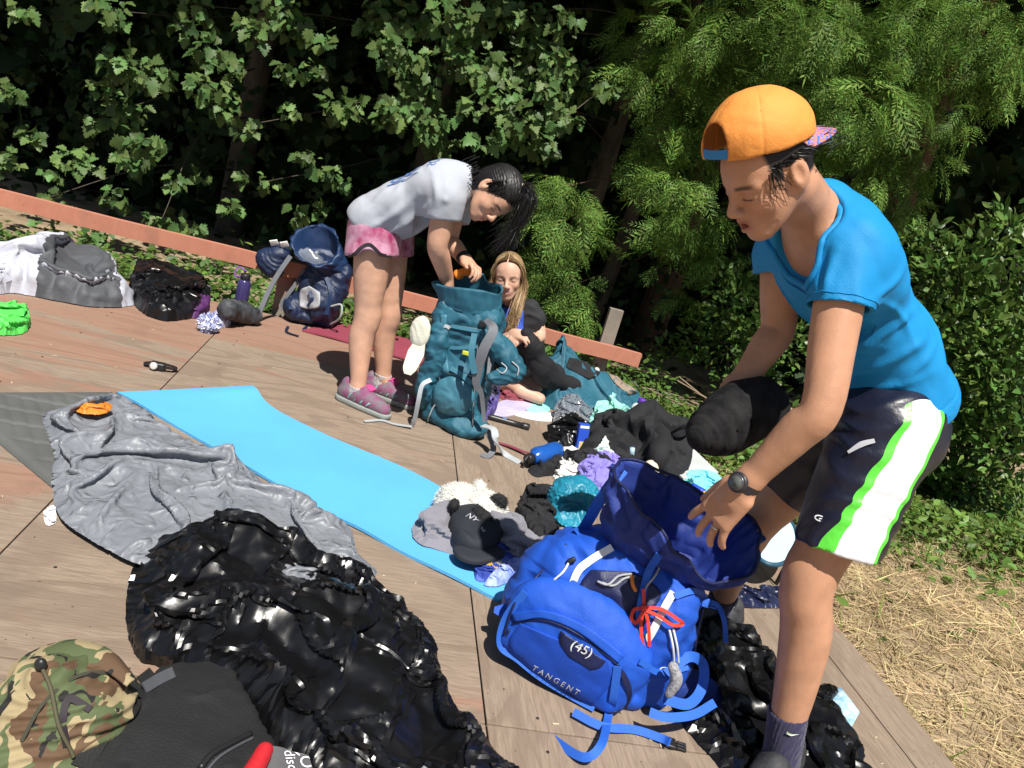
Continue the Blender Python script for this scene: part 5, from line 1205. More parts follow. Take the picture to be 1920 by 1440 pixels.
# shirt
shirt_m = mat('blue sport shirt', (.012, .26, .60), .6, var=.10, vscale=4, bump=.2, bscale=380, bump2=.35, b2scale=7, spec=.25)
G = SDF()
G.el(at(1562, 502, 1.69), (.170, .170, .108), tM, .05); G.el(at(1640, 640, 1.75), (.165, .142, .112), tM, .06); G.el(at(1672, 742, 1.78), (.12, .155, .116), tM, .06)
G.rc(at(1535, 400, 1.66), at(1562, 440, 1.66), .066, .09, .04)
G.chain([lsh + A(.01, .02, .005), lsh * .62 + lel * .38 + A(.005, 0, 0)], [.078, .066], .05); G.chain([rsh + A(.0, -.02, 0), rsh * .72 + rel * .28], [.074, .066], .05)
hemv = unit(pel - neck); hp = at(1672, 752, 1.78)
G.cut(hp + hemv * .012, hemv + A(.05, 0, -.15))
le = lsh * .64 + lel * .36; ld = unit(lel - lsh); G.cutbox(le, ld, le - .11, le + A(.09, .11, .11), .003); re_ = rsh * .74 + rel * .26; rd = unit(rel - rsh); G.cutbox(re_, rd, re_ - A(.1, .08, .12), re_ + A(.08, .12, .08), .003)
G.rc(le - ld * .05, le + ld * .05, .050, .055, .006, '-'); G.rc(re_ - rd * .05, re_ + rd * .05, .050, .055, .006, '-')
NB = HC + HM @ A(-.05, 0, -.08)
G.rc(at(1500, 380, 1.58), at(1505, 440, 1.62), .078, .068, .012, '-'); G.el(at(1478, 470, 1.60), (.075, .07, .085), None, .015, '-')
V, Fc = mesh_fine(G, .0045)
def shirt_w(P, N):
    u = (P - pel) @ unit(neck - pel); low = np.clip(1.0 - np.abs(u - .14) / .2, 0, 1)
    w = .010 * low * (folds(P, unit(neck - pel) * .9 + FW * .75, 5.5, 5, .5, 2.0) - .35) + .006 * fbm(P * 7, 2) + .0015 * crumple(P, 9, 6, 12, .8)
    arm = np.clip(1 - np.linalg.norm(P - (lsh * .6 + lel * .4), axis=1) / .13, 0, 1); w += .003 * arm * (folds(P, A(.8, -.3, .75), 8, 8, .6, 1.3) - .5)
    band = np.exp(-((u - .016) / .0025) ** 2) * .003; return w - band
surf(V, Fc)
def ridges3(V, Sv, specs):
    out = np.zeros(len(V))
    for pxs, h, w in specs:
        P = smooth_path([on_surface(x, y, Sv, lift=0) for x, y in pxs], 30); d = np.full(len(V), 9.0); par = np.zeros(len(V))
        m = (V > P.min(0) - 4 * w).all(1) & (V < P.max(0) + 4 * w).all(1); Q = V[m]; dd = np.linalg.norm(Q[:, None] - P[None], axis=2); j = dd.argmin(1); t = j / (len(P) - 1)
        out[m] += h * np.exp(-(dd.min(1) / w) ** 2) * np.sin(np.clip(t, .05, .95) * math.pi) ** .7
    return out
RS = ridges3(V, V, [([(1600, 668), (1645, 632), (1700, 590)], .010, .012), ([(1575, 705), (1640, 690), (1705, 655), (1735, 640)], .010, .013), ([(1572, 738), (1650, 728), (1745, 700)], .009, .011), ([(1615, 640), (1660, 605), (1690, 575)], -.007, .010), ([(1640, 565), (1690, 592), (1715, 650)], .006, .008),
                    ([(1540, 440), (1528, 490), (1532, 540)], .008, .011), ([(1570, 470), (1550, 520), (1545, 560)], .007, .010), ([(1555, 455), (1540, 500), (1538, 550)], -.005, .008), ([(1700, 500), (1670, 540), (1645, 560)], .007, .012), ([(1730, 560), (1690, 600), (1660, 650)], .006, .012), ([(1760, 640), (1720, 690), (1690, 720)], .008, .012), ([(1530, 592), (1580, 582), (1630, 562)], .003, .006)])
V = disp(V, Fc, lambda P, N: shirt_w(P, N) + RS); obj('shirt', V, Fc, shirt_m, p1); SHV = V; surf(SHV, Fc)
# collar and sleeve hem as stitched bands
cp = [at(1533, 348, 1.66), at(1548, 385, 1.60), at(1533, 440, 1.545), at(1503, 500, 1.53), at(1478, 530, 1.56), at(1448, 500, 1.63), at(1440, 450, 1.71), at(1470, 395, 1.74), at(1510, 355, 1.71)]
Bc = closed_spline(cp, 72); cc = Bc.mean(0); Bo = Bc + (Bc - cc) / np.linalg.norm(Bc - cc, axis=1)[:, None] * .006
Bc = near_surface(Bc, SHV, .003); bn_ = [np.array(surf(SHV).find_nearest(Vector(q))[1]) for q in Bc]; V, Fc = tube(np.vstack([Bc, Bc[:2]]), .0065, 8, 1, False, False); obj('collar', V, Fc, shirt_m, p1)
Bo = near_surface(Bc + unit(pel - neck) * .016, SHV, .001); V, Fc = tube(np.vstack([Bo, Bo[:2]]), .0022, 6, 1, False, False); obj('collar_seam', V, Fc, shirt_m, p1)
def hem_seam(c, ax, r, n=60):
    ax = unit(ax); u = unit(np.cross(ax, A(.2, .3, .9))); w = np.cross(ax, u); P = near_surface(np.array([c + r * (u * math.cos(t) + w * math.sin(t)) for t in np.linspace(0, 2 * math.pi, n, endpoint=False)]), SHV, .0006)
    V, Fc = tube(np.vstack([P, P[:2]]), .0013, 5, 1, False, False); obj('hem_seam', V, Fc, shirt_m, p1)
hem_seam(le - ld * .016, ld, .075); hem_seam(hp - hemv * .014, hemv + A(.05, 0, -.15), .22, 90)
# shorts
def stripe_mat(name, base, c, n, L_, hw, edge, wcol, gcol, rough=.38):
    m = mat(name, base, rough, var=.2, bump=.25, bscale=60, bump2=.25, b2scale=10, spec=.5); nt = m.node_tree; N = nt.nodes; Lk = nt.links; b = N['Principled BSDF']; src = b.inputs['Base Color'].links[0].from_socket
    g = N.new('ShaderNodeNewGeometry')
    def dot(v, off):
        d = N.new('ShaderNodeVectorMath'); d.operation = 'DOT_PRODUCT'; d.inputs[1].default_value = tuple(v); Lk.new(tc_, d.inputs[0]); a = N.new('ShaderNodeMath'); a.operation = 'SUBTRACT'; a.inputs[1].default_value = float(off); Lk.new(d.outputs['Value'], a.inputs[0]); return a.outputs[0]
    tcn = N.new('ShaderNodeTexCoord'); tc_ = tcn.outputs['Object']; d1 = dot(n, np.dot(n, c)); ab = N.new('ShaderNodeMath'); ab.operation = 'ABSOLUTE'; Lk.new(d1, ab.inputs[0])
    def less(s, v):
        x = N.new('ShaderNodeMath'); x.operation = 'LESS_THAN'; x.inputs[1].default_value = v; Lk.new(s, x.inputs[0]); return x.outputs[0]
    def mul(a, b2):
        x = N.new('ShaderNodeMath'); x.operation = 'MULTIPLY'; Lk.new(a, x.inputs[0]); Lk.new(b2, x.inputs[1]); return x.outputs[0]
    side = N.new('ShaderNodeMath'); side.operation = 'GREATER_THAN'; side.inputs[1].default_value = 0; Lk.new(dot(L_, np.dot(L_, c) - .022), side.inputs[0])
    def mx(f, a, colr):
        x = N.new('ShaderNodeMix'); x.data_type = 'RGBA'; Lk.new(f, x.inputs[0]); Lk.new(a, x.inputs[6]); x.inputs[7].default_value = (*colr, 1); return x.outputs[2]
    o = mx(mul(less(ab.outputs[0], hw + edge), side.outputs[0]), src, gcol); o = mx(mul(less(ab.outputs[0], hw), side.outputs[0]), o, wcol); Lk.new(o, b.inputs['Base Color']); return m
G = SDF(); hemL, hemR = at(1568, 1028, 1.60), at(1462, 912, 1.96)
lk_ = unit(hemL - lhip); rk_ = unit(hemR - rhip)
G.el(at(1664, 764, 1.78), (.11, .145, .106), tM, .03); G.el(at(1655, 805, 1.75), (.125, .14, .098), tM, .05)
G.chain([lhip + A(0, .02, 0), hemL + lk_ * .02], [.106, .094], .04); G.chain([rhip, hemR + rk_ * .02], [.112, .094], .04)
G.cutbox(hemL, lk_ + A(.12, 0, 0), hemL - A(.16, .16, .12), hemL + A(.14, .16, .14)); G.cutbox(hemR, rk_, hemR - A(.16, .09, .12), hemR + A(.12, .16, .1))
G.rc(hemL - lk_ * .05, hemL + lk_ * .05, .074, .080, .006, '-'); G.rc(hemR - rk_ * .05, hemR + rk_ * .05, .074, .08, .006, '-')
V, Fc = G.mesh(.0045)
V = disp(V, Fc, lambda P, N: .004 * (folds(P, A(.5, 0, 1), 6, 3, .6, 1.6) - .4) + .004 * (folds(P, A(1, -.4, .15), 7, 6, .6) - .5) + .003 * fbm(P * 8, 8))
sa, sb = at(1712, 775, 1.63), at(1592, 1040, 1.53); n_ = unit(np.cross(sb - sa, LF_)); cc = (sa + sb) / 2
shorts_m = stripe_mat('navy shorts with white stripe', (.010, .012, .030), cc - A(.88, 1.80, 0), n_, LF_, .038, .0125, (.80, .80, .84), (.12, .70, .06))
obj('shorts', V, Fc, shorts_m, p1)
SV = V; SVF = Fc
surf(SV, SVF)
printw = mat('pale print', (.62, .64, .70), .5, var=.1); 
def logo_ring(px, py, V, r, name, parent, m, asp=.55, tilt=0.0):
    c = on_surface(px, py, V, lift=.004); ux = unit(CAMR * math.cos(tilt) + CAMU * math.sin(tilt)); uy = unit(np.cross(unit(ray(px, py)), ux)); pts = [c + ux * r * math.cos(t) + uy * r * asp * math.sin(t) for t in np.linspace(.5, 5.9, 22)]
    v, f = tube(pts, .0016, 5, 1, True, False); v2, f2 = tube([c + ux * r * .9, c + ux * r * .1, c - ux * r * .1 + uy * r * .25], .0016, 5, 3); V_, F_ = cat_parts((v, f), (v2, f2)); return obj(name, V_, F_, m, parent)
logo_ring(1537, 972, SV, .011, 'shorts_logo', p1, printw, .5, -.3)
V_, F_ = strap([on_surface(1590, 848, SV, lift=.006), on_surface(1615, 833, SV, lift=.006), on_surface(1640, 826, SV, lift=.006)], [.006, .012, .009], .002, -unit(ray(1615, 835))); obj('thigh_print', V_, F_, printw, p1)
# sock and shoe
sock_m = mat('navy sock', (.030, .028, .085), .9, var=.2, bump=.5, bscale=120, stretch=(1, 1, .15), sheen=.2)
def sock_shoe(person, ank, fdir, sockh, sm, shoe_m, sole_m, lace_m, s=1.0, accent=None):
    f = unit(A(fdir[0], fdir[1], 0)); sd = A(-f[1], f[0], 0); base = A(ank[0], ank[1], 0)
    G = SDF(); top = ank + sockh; G.chain([top, ank, base - f * .015 * s + A(0, 0, .05)], [.042 * s, .040 * s, .036 * s], .015); G.rc(base + A(0, 0, .05), base + f * .1 * s + A(0, 0, .045), .036 * s, .032 * s, .02)
    dr = unit(sockh); G.cutbox(top, dr, top - .08, top + .08); G.rc(top - dr * .02, top + dr * .03, .036 * s, .040 * s, .003, '-')
    V, Fc = G.mesh(.004); V = disp(V, Fc, lambda P, N: .0012 * np.sin(np.arctan2((P - ank) @ sd, (P - ank) @ f) * 44)); so_ = obj('sock', V, Fc, sm, person)
    G = SDF(); M = np.stack([f, sd, A(0, 0, 1)], 1)
    G.chain([base - f * .055 * s + A(0, 0, .045), base + f * .06 * s + A(0, 0, .048), base + f * .165 * s + A(0, 0, .035)], [.043 * s, .045 * s, .034 * s], .02); G.rc(base - f * .045 * s + A(0, 0, .06), base - f * .05 * s + A(0, 0, .085), .038 * s, .034 * s, .015); G.rc(base + f * .03 * s + A(0, 0, .06), base + f * .05 * s + A(0, 0, .085), .034 * s, .024 * s, .02)
    G.cut(A(0, 0, .022), (0, 0, -1)); G.rc(base + A(0, 0, .075), base - f * .01 * s + A(0, 0, .13), .035 * s, .040 * s, .006, '-')
    V, Fc = G.mesh(.004); sh = obj('shoe', V, Fc, shoe_m, person)
    G = SDF(); G.chain([base - f * .055 * s + A(0, 0, .016), base + f * .05 * s + A(0, 0, .016), base + f * .17 * s + A(0, 0, .018)], [.047 * s, .047 * s, .038 * s], .02); G.cut(A(0, 0, .026), (0, 0, 1)); G.cut(A(0, 0, .001), (0, 0, -1)); V, Fc = G.mesh(.004)
    V[:, 2] += 0; obj('sole', V, Fc, sole_m, sh)
    for i in range(5):
        x = (.035 + .022 * i) * s; z = .098 - .012 * i; a = base + f * x + sd * .026 * s + A(0, 0, z - .012); b = base + f * (x + .012 * s) - sd * .026 * s + A(0, 0, z - .012)
        V, Fc = tube([a, (a + b) / 2 + A(0, 0, .012), b], .0032, 6, 4); obj('lace', V, Fc, lace_m, sh)
    if accent is not None:
        for sg in (-1, 1):
            for i in range(4):
                x = (-.01 + .035 * i) * s; a = base + f * x + sd * sg * .043 * s + A(0, 0, .035); b = base + f * (x + .018 * s) + sd * sg * .031 * s + A(0, 0, .078 - .006 * i)
                V, Fc = strap([a, (a + b) / 2 + sd * sg * .006, b], .007, .003, sd * sg + A(0, 0, .5)); obj('overlay', V, Fc, accent, sh)
    return so_, sh
greyshoe = mat('grey trail shoe', (.045, .045, .05), .7, var=.4, vscale=40, bump=.4, bscale=120); sole_d = mat('dark sole', (.05, .05, .055), .8, bump=.3); sole_l = mat('pale sole', (.55, .56, .52), .7, bump=.3); lace_l = mat('pale lace', (.5, .5, .48), .8)
so1, _ = sock_shoe(p1, lank, (-.55, -.83), unit(lkn - lank) * .140, sock_m, greyshoe, sole_d, lace_l, 1.08)
so2, _ = sock_shoe(p1, rank, (-.85, -.35), unit(rkn - rank) * .07, sock_m, greyshoe, sole_d, lace_l, 1.05)
# swoosh on the sock
c0 = at(1484, 1382, 1.58); ux = unit(at(1505, 1378, 1.58) - at(1465, 1372, 1.58)); uy = A(0, 0, 1)
sw = [(-.018, .007), (-.016, -.002), (-.009, -.007), (.004, -.004), (.024, .004), (.004, -.0005), (-.008, -.0015), (-.013, .001)]
Vs_ = np.array([c0 + ux * x + uy * y - FW * 0 for x, y in sw]); 
sv = np.array([so1.matrix_world @ v.co for v in so1.data.vertices]) if False else np.array([v.co[:] for v in so1.data.vertices]) + wloc(p1); surf(sv, [tuple(f.vertices) for f in so1.data.polygons])
c0 = on_surface(1484, 1374, sv, lift=0); ux = unit(A(CAMR[0], CAMR[1], 0)); Vs_ = near_surface(np.array([c0 + ux * x + uy * y - A(0, .02, 0) for x, y in sw]), sv, .0035); Vs2 = Vs_ - unit(ray(1484, 1378)) * .0015
obj('sock_logo', np.vstack([Vs_, Vs2]), [tuple(range(8, 16))] + [(i, (i + 1) % 8, 8 + (i + 1) % 8, 8 + i) for i in range(8)], mat('lime print', (.62, .75, .55), .5), p1, False)
# watch and ring
wt = thing('wristwatch', 'black digital wristwatch on the wrist reaching into the pack', 'watch', lwr)
wx = unit(lwr - lel); c = lwr - wx * .012; nW = unit(nb - wx * (nb @ wx)); sdW = np.cross(wx, nW); watchm = mat('watch rubber', (.030, .028, .034), .45, var=.2); bez = mat('watch bezel', (.16, .15, .17), .3, metal=.6); dial = mat('watch display', (.11, .13, .115), .2)
ring = [c + (nW * math.cos(t) + sdW * math.sin(t)) * .0295 for t in np.linspace(0, 2 * math.pi, 29)]; nn_ = [(nW * math.cos(t) + sdW * math.sin(t)) for t in np.linspace(0, 2 * math.pi, 29)]
V, Fc = strap(ring, .021, .004, nn_, sm=False); obj('watch_strap', V, Fc, watchm, wt)
V, Fc = lathe([(.017, 0), (.0215, .003), (.0215, .010), (.018, .0125)], c + nW * .026, nW, 28); obj('watch_case', V, Fc, watchm, wt); V, Fc = lathe([(.0165, .0118), (.0165, .0138), (.0125, .0142)], c + nW * .026, nW, 28); obj('bezel', V, Fc, bez, wt); V, Fc = lathe([(.0128, .0128), (.0126, .0150)], c + nW * .026, nW, 24); obj('display', V, Fc, dial, wt)
fp = tipsL[2][3]; rc_ = fp[1] * .62 + fp[2] * .38; rdv = unit(fp[2] - fp[1]); ra = unit(np.cross(rdv, A(.3, .2, .9))); rb = np.cross(rdv, ra)
V, Fc = tube([rc_ + (ra * math.cos(t) + rb * math.sin(t)) * .0105 for t in np.linspace(0, 2 * math.pi, 21)], .0016, 6, 1, False, False); obj('finger_ring', V, Fc, mat('silver', (.8, .78, .72), .2, metal=1), None, label='thin silver ring on the hand inside the blue pack', cat='ring')
# cap worn backwards
capm = mat('orange cap cloth', (.80, .30, .055), .75, var=.10, vscale=7, bump=.15, bscale=220); capblue = mat('cap blue', (.02, .22, .55), .6, var=.1)
cp_ = thing('cap', 'orange snapback cap worn backwards with blue strap and button', 'cap', HC + HM @ A(0, 0, .12))
CMx, CC_, CS_ = headframe((-.90, -.42), -.05, math.radians(26)), at(1416, 322, 1.54), .97
def hT(x, y, z): return CC_ + CMx @ (A(x, y, z) * CS_)
def kT(x, y, z): return HC + HM @ (A(x, y, z) * HS)
HM0, HC0 = HM, HC
HM, HC, HS = CMx, CC_, CS_
cM = HM @ np.array([[1, 0, 0], [0, 1, 0], [0, 0, 1.0]]); G = SDF()
G.el(hT(-.006, 0, .060), A(.108, .091, .086) * HS, HM, .01); G.el(hT(-.020, 0, .075), A(.092, .080, .074) * HS, HM, .03)
G.el(hT(-.006, 0, .058), A(.102, .085, .082) * HS, HM, .004, '-'); G.el(hT(-.020, 0, .071), A(.088, .075, .070) * HS, HM, .004, '-')
G.cut(hT(0, 0, .046), HM @ A(-.10, 0, -1)); G.el(hT(.10, 0, .062), A(.06, .043, .046) * HS, HM, .004, '-')
V, Fc = G.mesh(.0032)
qq = (V - HC) @ HM / HS; ang = np.arctan2(qq[:, 1], qq[:, 0] + .01); seam = np.min([np.abs(((ang - a0_ + math.pi) % (2 * math.pi)) - math.pi) for a0_ in (0, math.pi / 3, -math.pi / 3, 2 * math.pi / 3, -2 * math.pi / 3, math.pi)], 0)
V = disp(V, Fc, lambda P, N: -.0016 * np.exp(-(seam / .02) ** 2) + .002 * fbm(P * 20, 4)); obj('crown', V, Fc, capm, cp_)
for sy in (-1, 1):
    for ex in (.45, -.45):
        c_ = near_cap = hT(-.006 + .108 * math.cos(1.57 - ex) * .72, sy * .091 * .72, .060 + .086 * .66); V, Fc = lathe([(.0045, -.001), (.0045, .0015), (.002, .0016)], c_, c_ - hT(-.006, 0, .06), 10); obj('eyelet', V, Fc, mat('eyelet thread', (.45, .16, .03), .7), cp_)
bandp = [hT(.103 * math.cos(t) - .006, .0865 * math.sin(t), .052) for t in np.linspace(-.60, .60, 13)]; bn = [HM @ A(math.cos(t), math.sin(t), 0) for t in np.linspace(-.60, .60, 13)]
V, Fc = strap(bandp, .017, .003, bn, sm=False); obj('strap', V, Fc, capblue, cp_)
V, Fc = ellipsoid_geo(hT(-.018, 0, .150), A(.009, .009, .005) * HS, HM); obj('button', V, Fc, capblue, cp_)
br = []
for i in range(9):
    t = -1.15 + 2.3 * i / 8; row = []
    for j in range(7):
        u = j / 6; ro = 1 + u * .68 * math.cos(t * .85) ** .8; row.append(hT(-.006 - .104 * math.cos(t) * ro, .086 * math.sin(t) * (1 + .06 * u), .050 + .012 * math.cos(t * 1.4) * 1 - .020 * u + .004 * u))
    br.append(row)
br = np.array(br); m_, n2, _ = br.shape; up_ = HM[:, 2] * .003
V = np.vstack([(br + up_).reshape(-1, 3), br.reshape(-1, 3)]); Nn = m_ * n2; Fc = []
for i in range(m_ - 1):
    for j in range(n2 - 1):
        q4 = (i * n2 + j, i * n2 + j + 1, (i + 1) * n2 + j + 1, (i + 1) * n2 + j); Fc.append(q4); Fc.append(tuple(Nn + a for a in q4[::-1]))
rim = [j for j in range(n2)] + [i * n2 + n2 - 1 for i in range(1, m_)] + [(m_ - 1) * n2 + j for j in range(n2 - 2, -1, -1)] + [i * n2 for i in range(m_ - 2, 0, -1)]
for a, b in zip(rim, rim[1:] + rim[:1]): Fc.append((a, Nn + a, Nn + b, b))
brm = bpy.data.materials.new('checked brim'); brm.use_nodes = True; N = brm.node_tree.nodes; ck = N.new('ShaderNodeTexChecker'); ck.inputs['Scale'].default_value = 160; ck.inputs[1].default_value = (.75, .22, .10, 1); ck.inputs[2].default_value = (.05, .14, .5, 1); tcn = N.new('ShaderNodeTexCoord'); brm.node_tree.links.new(tcn.outputs['Object'], ck.inputs[0]); brm.node_tree.links.new(ck.outputs[0], N['Principled BSDF'].inputs['Base Color']); N['Principled BSDF'].inputs['Roughness'].default_value = .7
obj('brim', V, Fc, brm, cp_)
HM, HC, HS = HM0, HC0, .90
# hair: temple locks and a low tail
rg = np.random.default_rng(4)
def g1(i, rg):
    if i < 620:      # short locks at the temple and over the ear
        y = rg.choice([-1, 1]); a = rg.uniform(-.045, .050); p0 = A(a, y * (.0790 - 1.1 * max(a - .015, 0) ** 1.25), .040); L_ = rg.uniform(.018, .034)
        e = p0 + A(-.8, 0, -.6) * L_ + rg.normal(0, .003, 3); return np.array([kT(*p0), kT(*((p0 + e) / 2 + A(0, y * .003, 0))), kT(*e)])
    if i < 640:
        a = rg.uniform(.025, .05); p0 = A(a, .073, .03); e = p0 + A(rg.uniform(-.03, .02), rg.normal(0, .003) - .004, -rg.uniform(.03, .09)); return np.array([kT(*p0), kT(*((p0 + e) / 2 + A(.004, .006, 0))), kT(*e)])
    p0 = A(-.098 + .01 * rg.uniform(), rg.normal(0, .03), rg.uniform(-.01, .03)); e = p0 + A(-.03 - rg.uniform(0, .05), rg.normal(0, .012), -.005 - rg.uniform(0, .02)); return np.array([kT(*p0), kT(*((p0 + e) / 2 + A(-.006, 0, .006))), kT(*e)])
V, Fc = strands(None, g1, 740, rg, .0011); obj('hair', V, Fc, hair_k, p1)
# bundled black stuff sack in the far hand
bs = thing('stuff_sack', 'black patterned rolled bundle gripped in the far hand above the pack', 'bundle', at(1390, 775, 1.70))
camo_k = mat('black camo cloth', (.006, .006, .008), .8, col2=(.020, .019, .019), vscale=30, bump=.3, bscale=100, spec=.2); G = SDF(); a, b = at(1322, 815, 1.58), at(1462, 735, 1.76); dv = unit(b - a)
G.chain([a, a * .75 + b * .25, a * .4 + b * .6, b], [.030, .055, .068, .052], .03); V, Fc = lathe([(.010, 0), (.024, .004), (.030, .016), (.026, .020), (.042, .022), (.046, .040), (.040, .044), (.054, .046), (.058, .070), (.052, .074), (.064, .076), (.067, .105), (.061, .109), (.070, .111), (.072, .175), (.068, .22), (.060, .255), (.030, .268)], a - dv * .035, dv, 60); Fc = np.array([f for f in Fc if len(f) == 4]); V = disp(V, Fc, lambda P, N: -.004 * facets(np.column_stack([(P - a) @ dv, P[:, 2], P[:, 1]]), 13, 5, 2, .4)) if True else disp(V, Fc, lambda P, N: .010 * (np.abs(((P - a) @ dv / .042 + .35 * fbm(P * 7, 3)) % 1 - .5) * 2) ** .5 + .008 * facets(np.column_stack([(P - a) @ dv, P[:, 2], P[:, 1]]), 14, 5, 2, .4) - .008); obj('roll', V, Fc, camo_k, bs); Ve, Fe = ellipsoid_geo(a - dv * .030, (.012, .024, .024), frame(dv, None, (0, 0, 1))); obj('roll_end', Ve, Fe, camo_k, bs)
G = SDF(); G.rc(at(1360, 840, 1.60), at(1375, 800, 1.64), .012, .03, .02); V, Fc = G.mesh(.004); V = disp(V, Fc, lambda P, N: .005 * crumple(P, 8, 6, 24, .7)); obj('loose_end', V, Fc, cl_black, bs)

def biggest(V, Fc):
    lab = np.arange(len(V))
    while True:
        m = lab[Fc].min(1); new = lab.copy(); np.minimum.at(new, Fc.ravel(), np.repeat(m, Fc.shape[1])); new = new[new]
        if (new == lab).all(): break
        lab = new
    k = np.bincount(lab[Fc[:, 0]]).argmax(); Fk = Fc[lab[Fc[:, 0]] == k]; ids, inv = np.unique(Fk, return_inverse=True); return V[ids], inv.reshape(Fk.shape)
# ================= the girl bending over the teal pack
SK2 = A(.62, .35, .235)
p2 = thing('person', 'girl in light grey T-shirt bending over the teal backpack', 'person', (-.65, 3.42, 0))
F2 = unit(A(.95, -.30, 0)); R2 = unit(A(-.30, -.95, 0))
rank2, rkn2, rhip2 = at(670, 728, 3.31), at(688, 592, 3.36), at(702, 442, 3.37)
lank2, lkn2, lhip2 = at(718, 706, 3.50), at(727, 588, 3.50), at(732, 445, 3.52)
pel2, neck2 = at(702, 420, 3.44), at(882, 348, 3.40)
rsh2, rel2, rwr2 = at(836, 372, 3.27), at(820, 462, 3.27), at(838, 524, 3.40)
lsh2, lel2, lwr2 = at(858, 378, 3.56), at(842, 450, 3.52), at(872, 487, 3.42)
HC2 = at(926, 364, 3.34); f_ = unit(A(.42, -.48, -.75)); u_ = A(.75, -.1, .5); u_ = unit(u_ - f_ * (u_ @ f_)); HM2 = np.stack([f_, np.cross(u_, f_), u_], 1); HS2 = .98
S = SDF(); head_prims(S, HC2, HM2, HS2); S.rc(HC2 + HM2 @ A(-.03, 0, -.05), neck2, .048, .054, .02)
tM2 = frame(neck2 - pel2, None, np.cross(R2, neck2 - pel2))
S.el(at(822, 356, 3.40), (.13, .135, .08), tM2, .03); S.el(at(755, 388, 3.43), (.13, .115, .075), tM2, .04); S.el(pel2, (.10, .13, .095), tM2, .04)
S.chain([rsh2, rsh2 * .4 + rel2 * .6, rel2, rel2 * .65 + rwr2 * .35, rwr2], [.052, .050, .044, .043, .031], .03)
S.chain([lsh2, lel2, lel2 * .65 + lwr2 * .35, lwr2], [.050, .041, .040, .028], .02)
for h_, k_, a_ in ((rhip2, rkn2, rank2), (lhip2, lkn2, lank2)):
    bk = A(-.8, .2, 0); S.rc(k_ - bk * .014, k_ * .92 + a_ * .08 - bk * .012, .050, .046, .03)
    S.chain([h_, h_ * .5 + k_ * .5, k_, k_ * .70 + a_ * .30 + bk * .016, k_ * .38 + a_ * .62 + bk * .008, a_ * .85 + k_ * .15, a_], [.085, .077, .057, .057, .046, .038, .036], .03); S.rc(a_, a_ + F2 * .05 + A(0, 0, -.045), .030, .026, .02)
hand_prims(S, lwr2, at(893, 503, 3.36) - lwr2, A(.3, .1, .9), 1, (.5, .6, .5), .05, .98); hand_prims(S, rwr2, at(850, 575, 3.43) - rwr2, A(.9, .2, .2), 1, (.3, .3, .3), .05, .95)
V, Fc = mesh_fine(S, .007, [(HC2 - .15, HC2 + .15, .004), (lwr2 - A(.05, .1, .1), lwr2 + A(.16, .08, .06), .004)])
q = (V - HC2) @ HM2 / HS2; hl2 = lambda x, y, z: np.clip((z - (.075 - 1.6 * np.maximum(.075 - x, 0))) / .01, 0, 1) * (np.abs(y) < .2) * ~((np.abs(x + .012) < .024) & (np.abs(z + .004) < .036) & (np.abs(y) > .068))
col = head_color(V, HC2, HM2, HS2, SK2, A(.42, .15, .13), A(.03, .02, .018), True, hl2, A(.014, .012, .012)); col[np.linalg.norm(q, axis=1) > .15] = SK2; obj('body', V, Fc, skin_m, p2, col=col)
grey_m = mat('light grey jersey', (.42, .445, .50), .85, var=.10, vscale=5, bump=.35, bscale=260, bump2=.6, b2scale=8)
G = SDF(); G.el(at(822, 354, 3.40), (.155, .165, .118), tM2, .04); G.el(at(757, 390, 3.43), (.155, .16, .124), tM2, .06); G.el(at(706, 418, 3.44), (.12, .165, .124), tM2, .06); G.rc(at(870, 348, 3.40), at(850, 355, 3.40), .072, .10, .05)
G.chain([rsh2, rsh2 * .56 + rel2 * .44], [.085, .075], .05); G.chain([lsh2, lsh2 * .5 + lel2 * .5], [.085, .075], .05)
sp2 = unit(neck2 - pel2); G.cut(at(702, 437, 3.42), -sp2 + A(.12, 0, -.55)); e_ = rsh2 * .58 + rel2 * .42; d_ = unit(rel2 - rsh2); G.cutbox(e_, d_ + A(.1, 0, 0), e_ - A(.1, .12, .1), e_ + A(.1, .1, .08)); G.rc(e_ - d_ * .05, e_ + d_ * .05, .054, .062, .006, '-')
e3 = lsh2 * .5 + lel2 * .5; d3 = unit(lel2 - lsh2); G.cutbox(e3, d3, e3 - A(.08, .06, .1), e3 + A(.1, .12, .06)); G.rc(neck2 + sp2 * .02, neck2 + sp2 * .09, .062, .072, .01, '-')
V, Fc = G.mesh(.0055); surf(V, Fc)
RS2 = ridges3(V, V, [([(685, 432), (735, 405), (785, 362)], .012, .018), ([(715, 445), (765, 415), (805, 382)], .013, .016), ([(745, 452), (780, 430), (812, 400)], .010, .014), ([(812, 325), (820, 365), (812, 402)], .010, .016), ([(765, 325), (745, 362), (715, 395)], .008, .020), ([(838, 340), (835, 375), (835, 415)], .008, .013), ([(668, 415), (700, 385), (735, 350)], .008, .020)])
V = disp(V, Fc, lambda P, N: .005 * fbm(P * 6, 3) + RS2 + .004 * facets(np.column_stack([P[:, 0], P[:, 2], P[:, 1]]), 9, 3, 2, .5)); obj('t_shirt', V, Fc, grey_m, p2); SV2 = V; surf(SV2, Fc)
blue_pr = mat('blue print', (.10, .22, .55), .7, var=.3, vscale=60); 
def stick(Vt, Sv, lift=.004):
    out = []
    for p in Vt:
        x, y = proj(p); out.append(on_surface(x, y, Sv, lift=lift))
    return np.array(out)
def print_on(txt, px, py, Y, size, dx, dy, Sv, m, parent, name='shirt_print'):
    c = at(px, py, Y); Vt, Ft = text_geo(txt, size, c, at(px + dx[0], py + dx[1], Y) - c, at(px + dy[0], py + dy[1], Y) - c, .0)
    return obj(name, stick(Vt, Sv), Ft, m, parent, False)
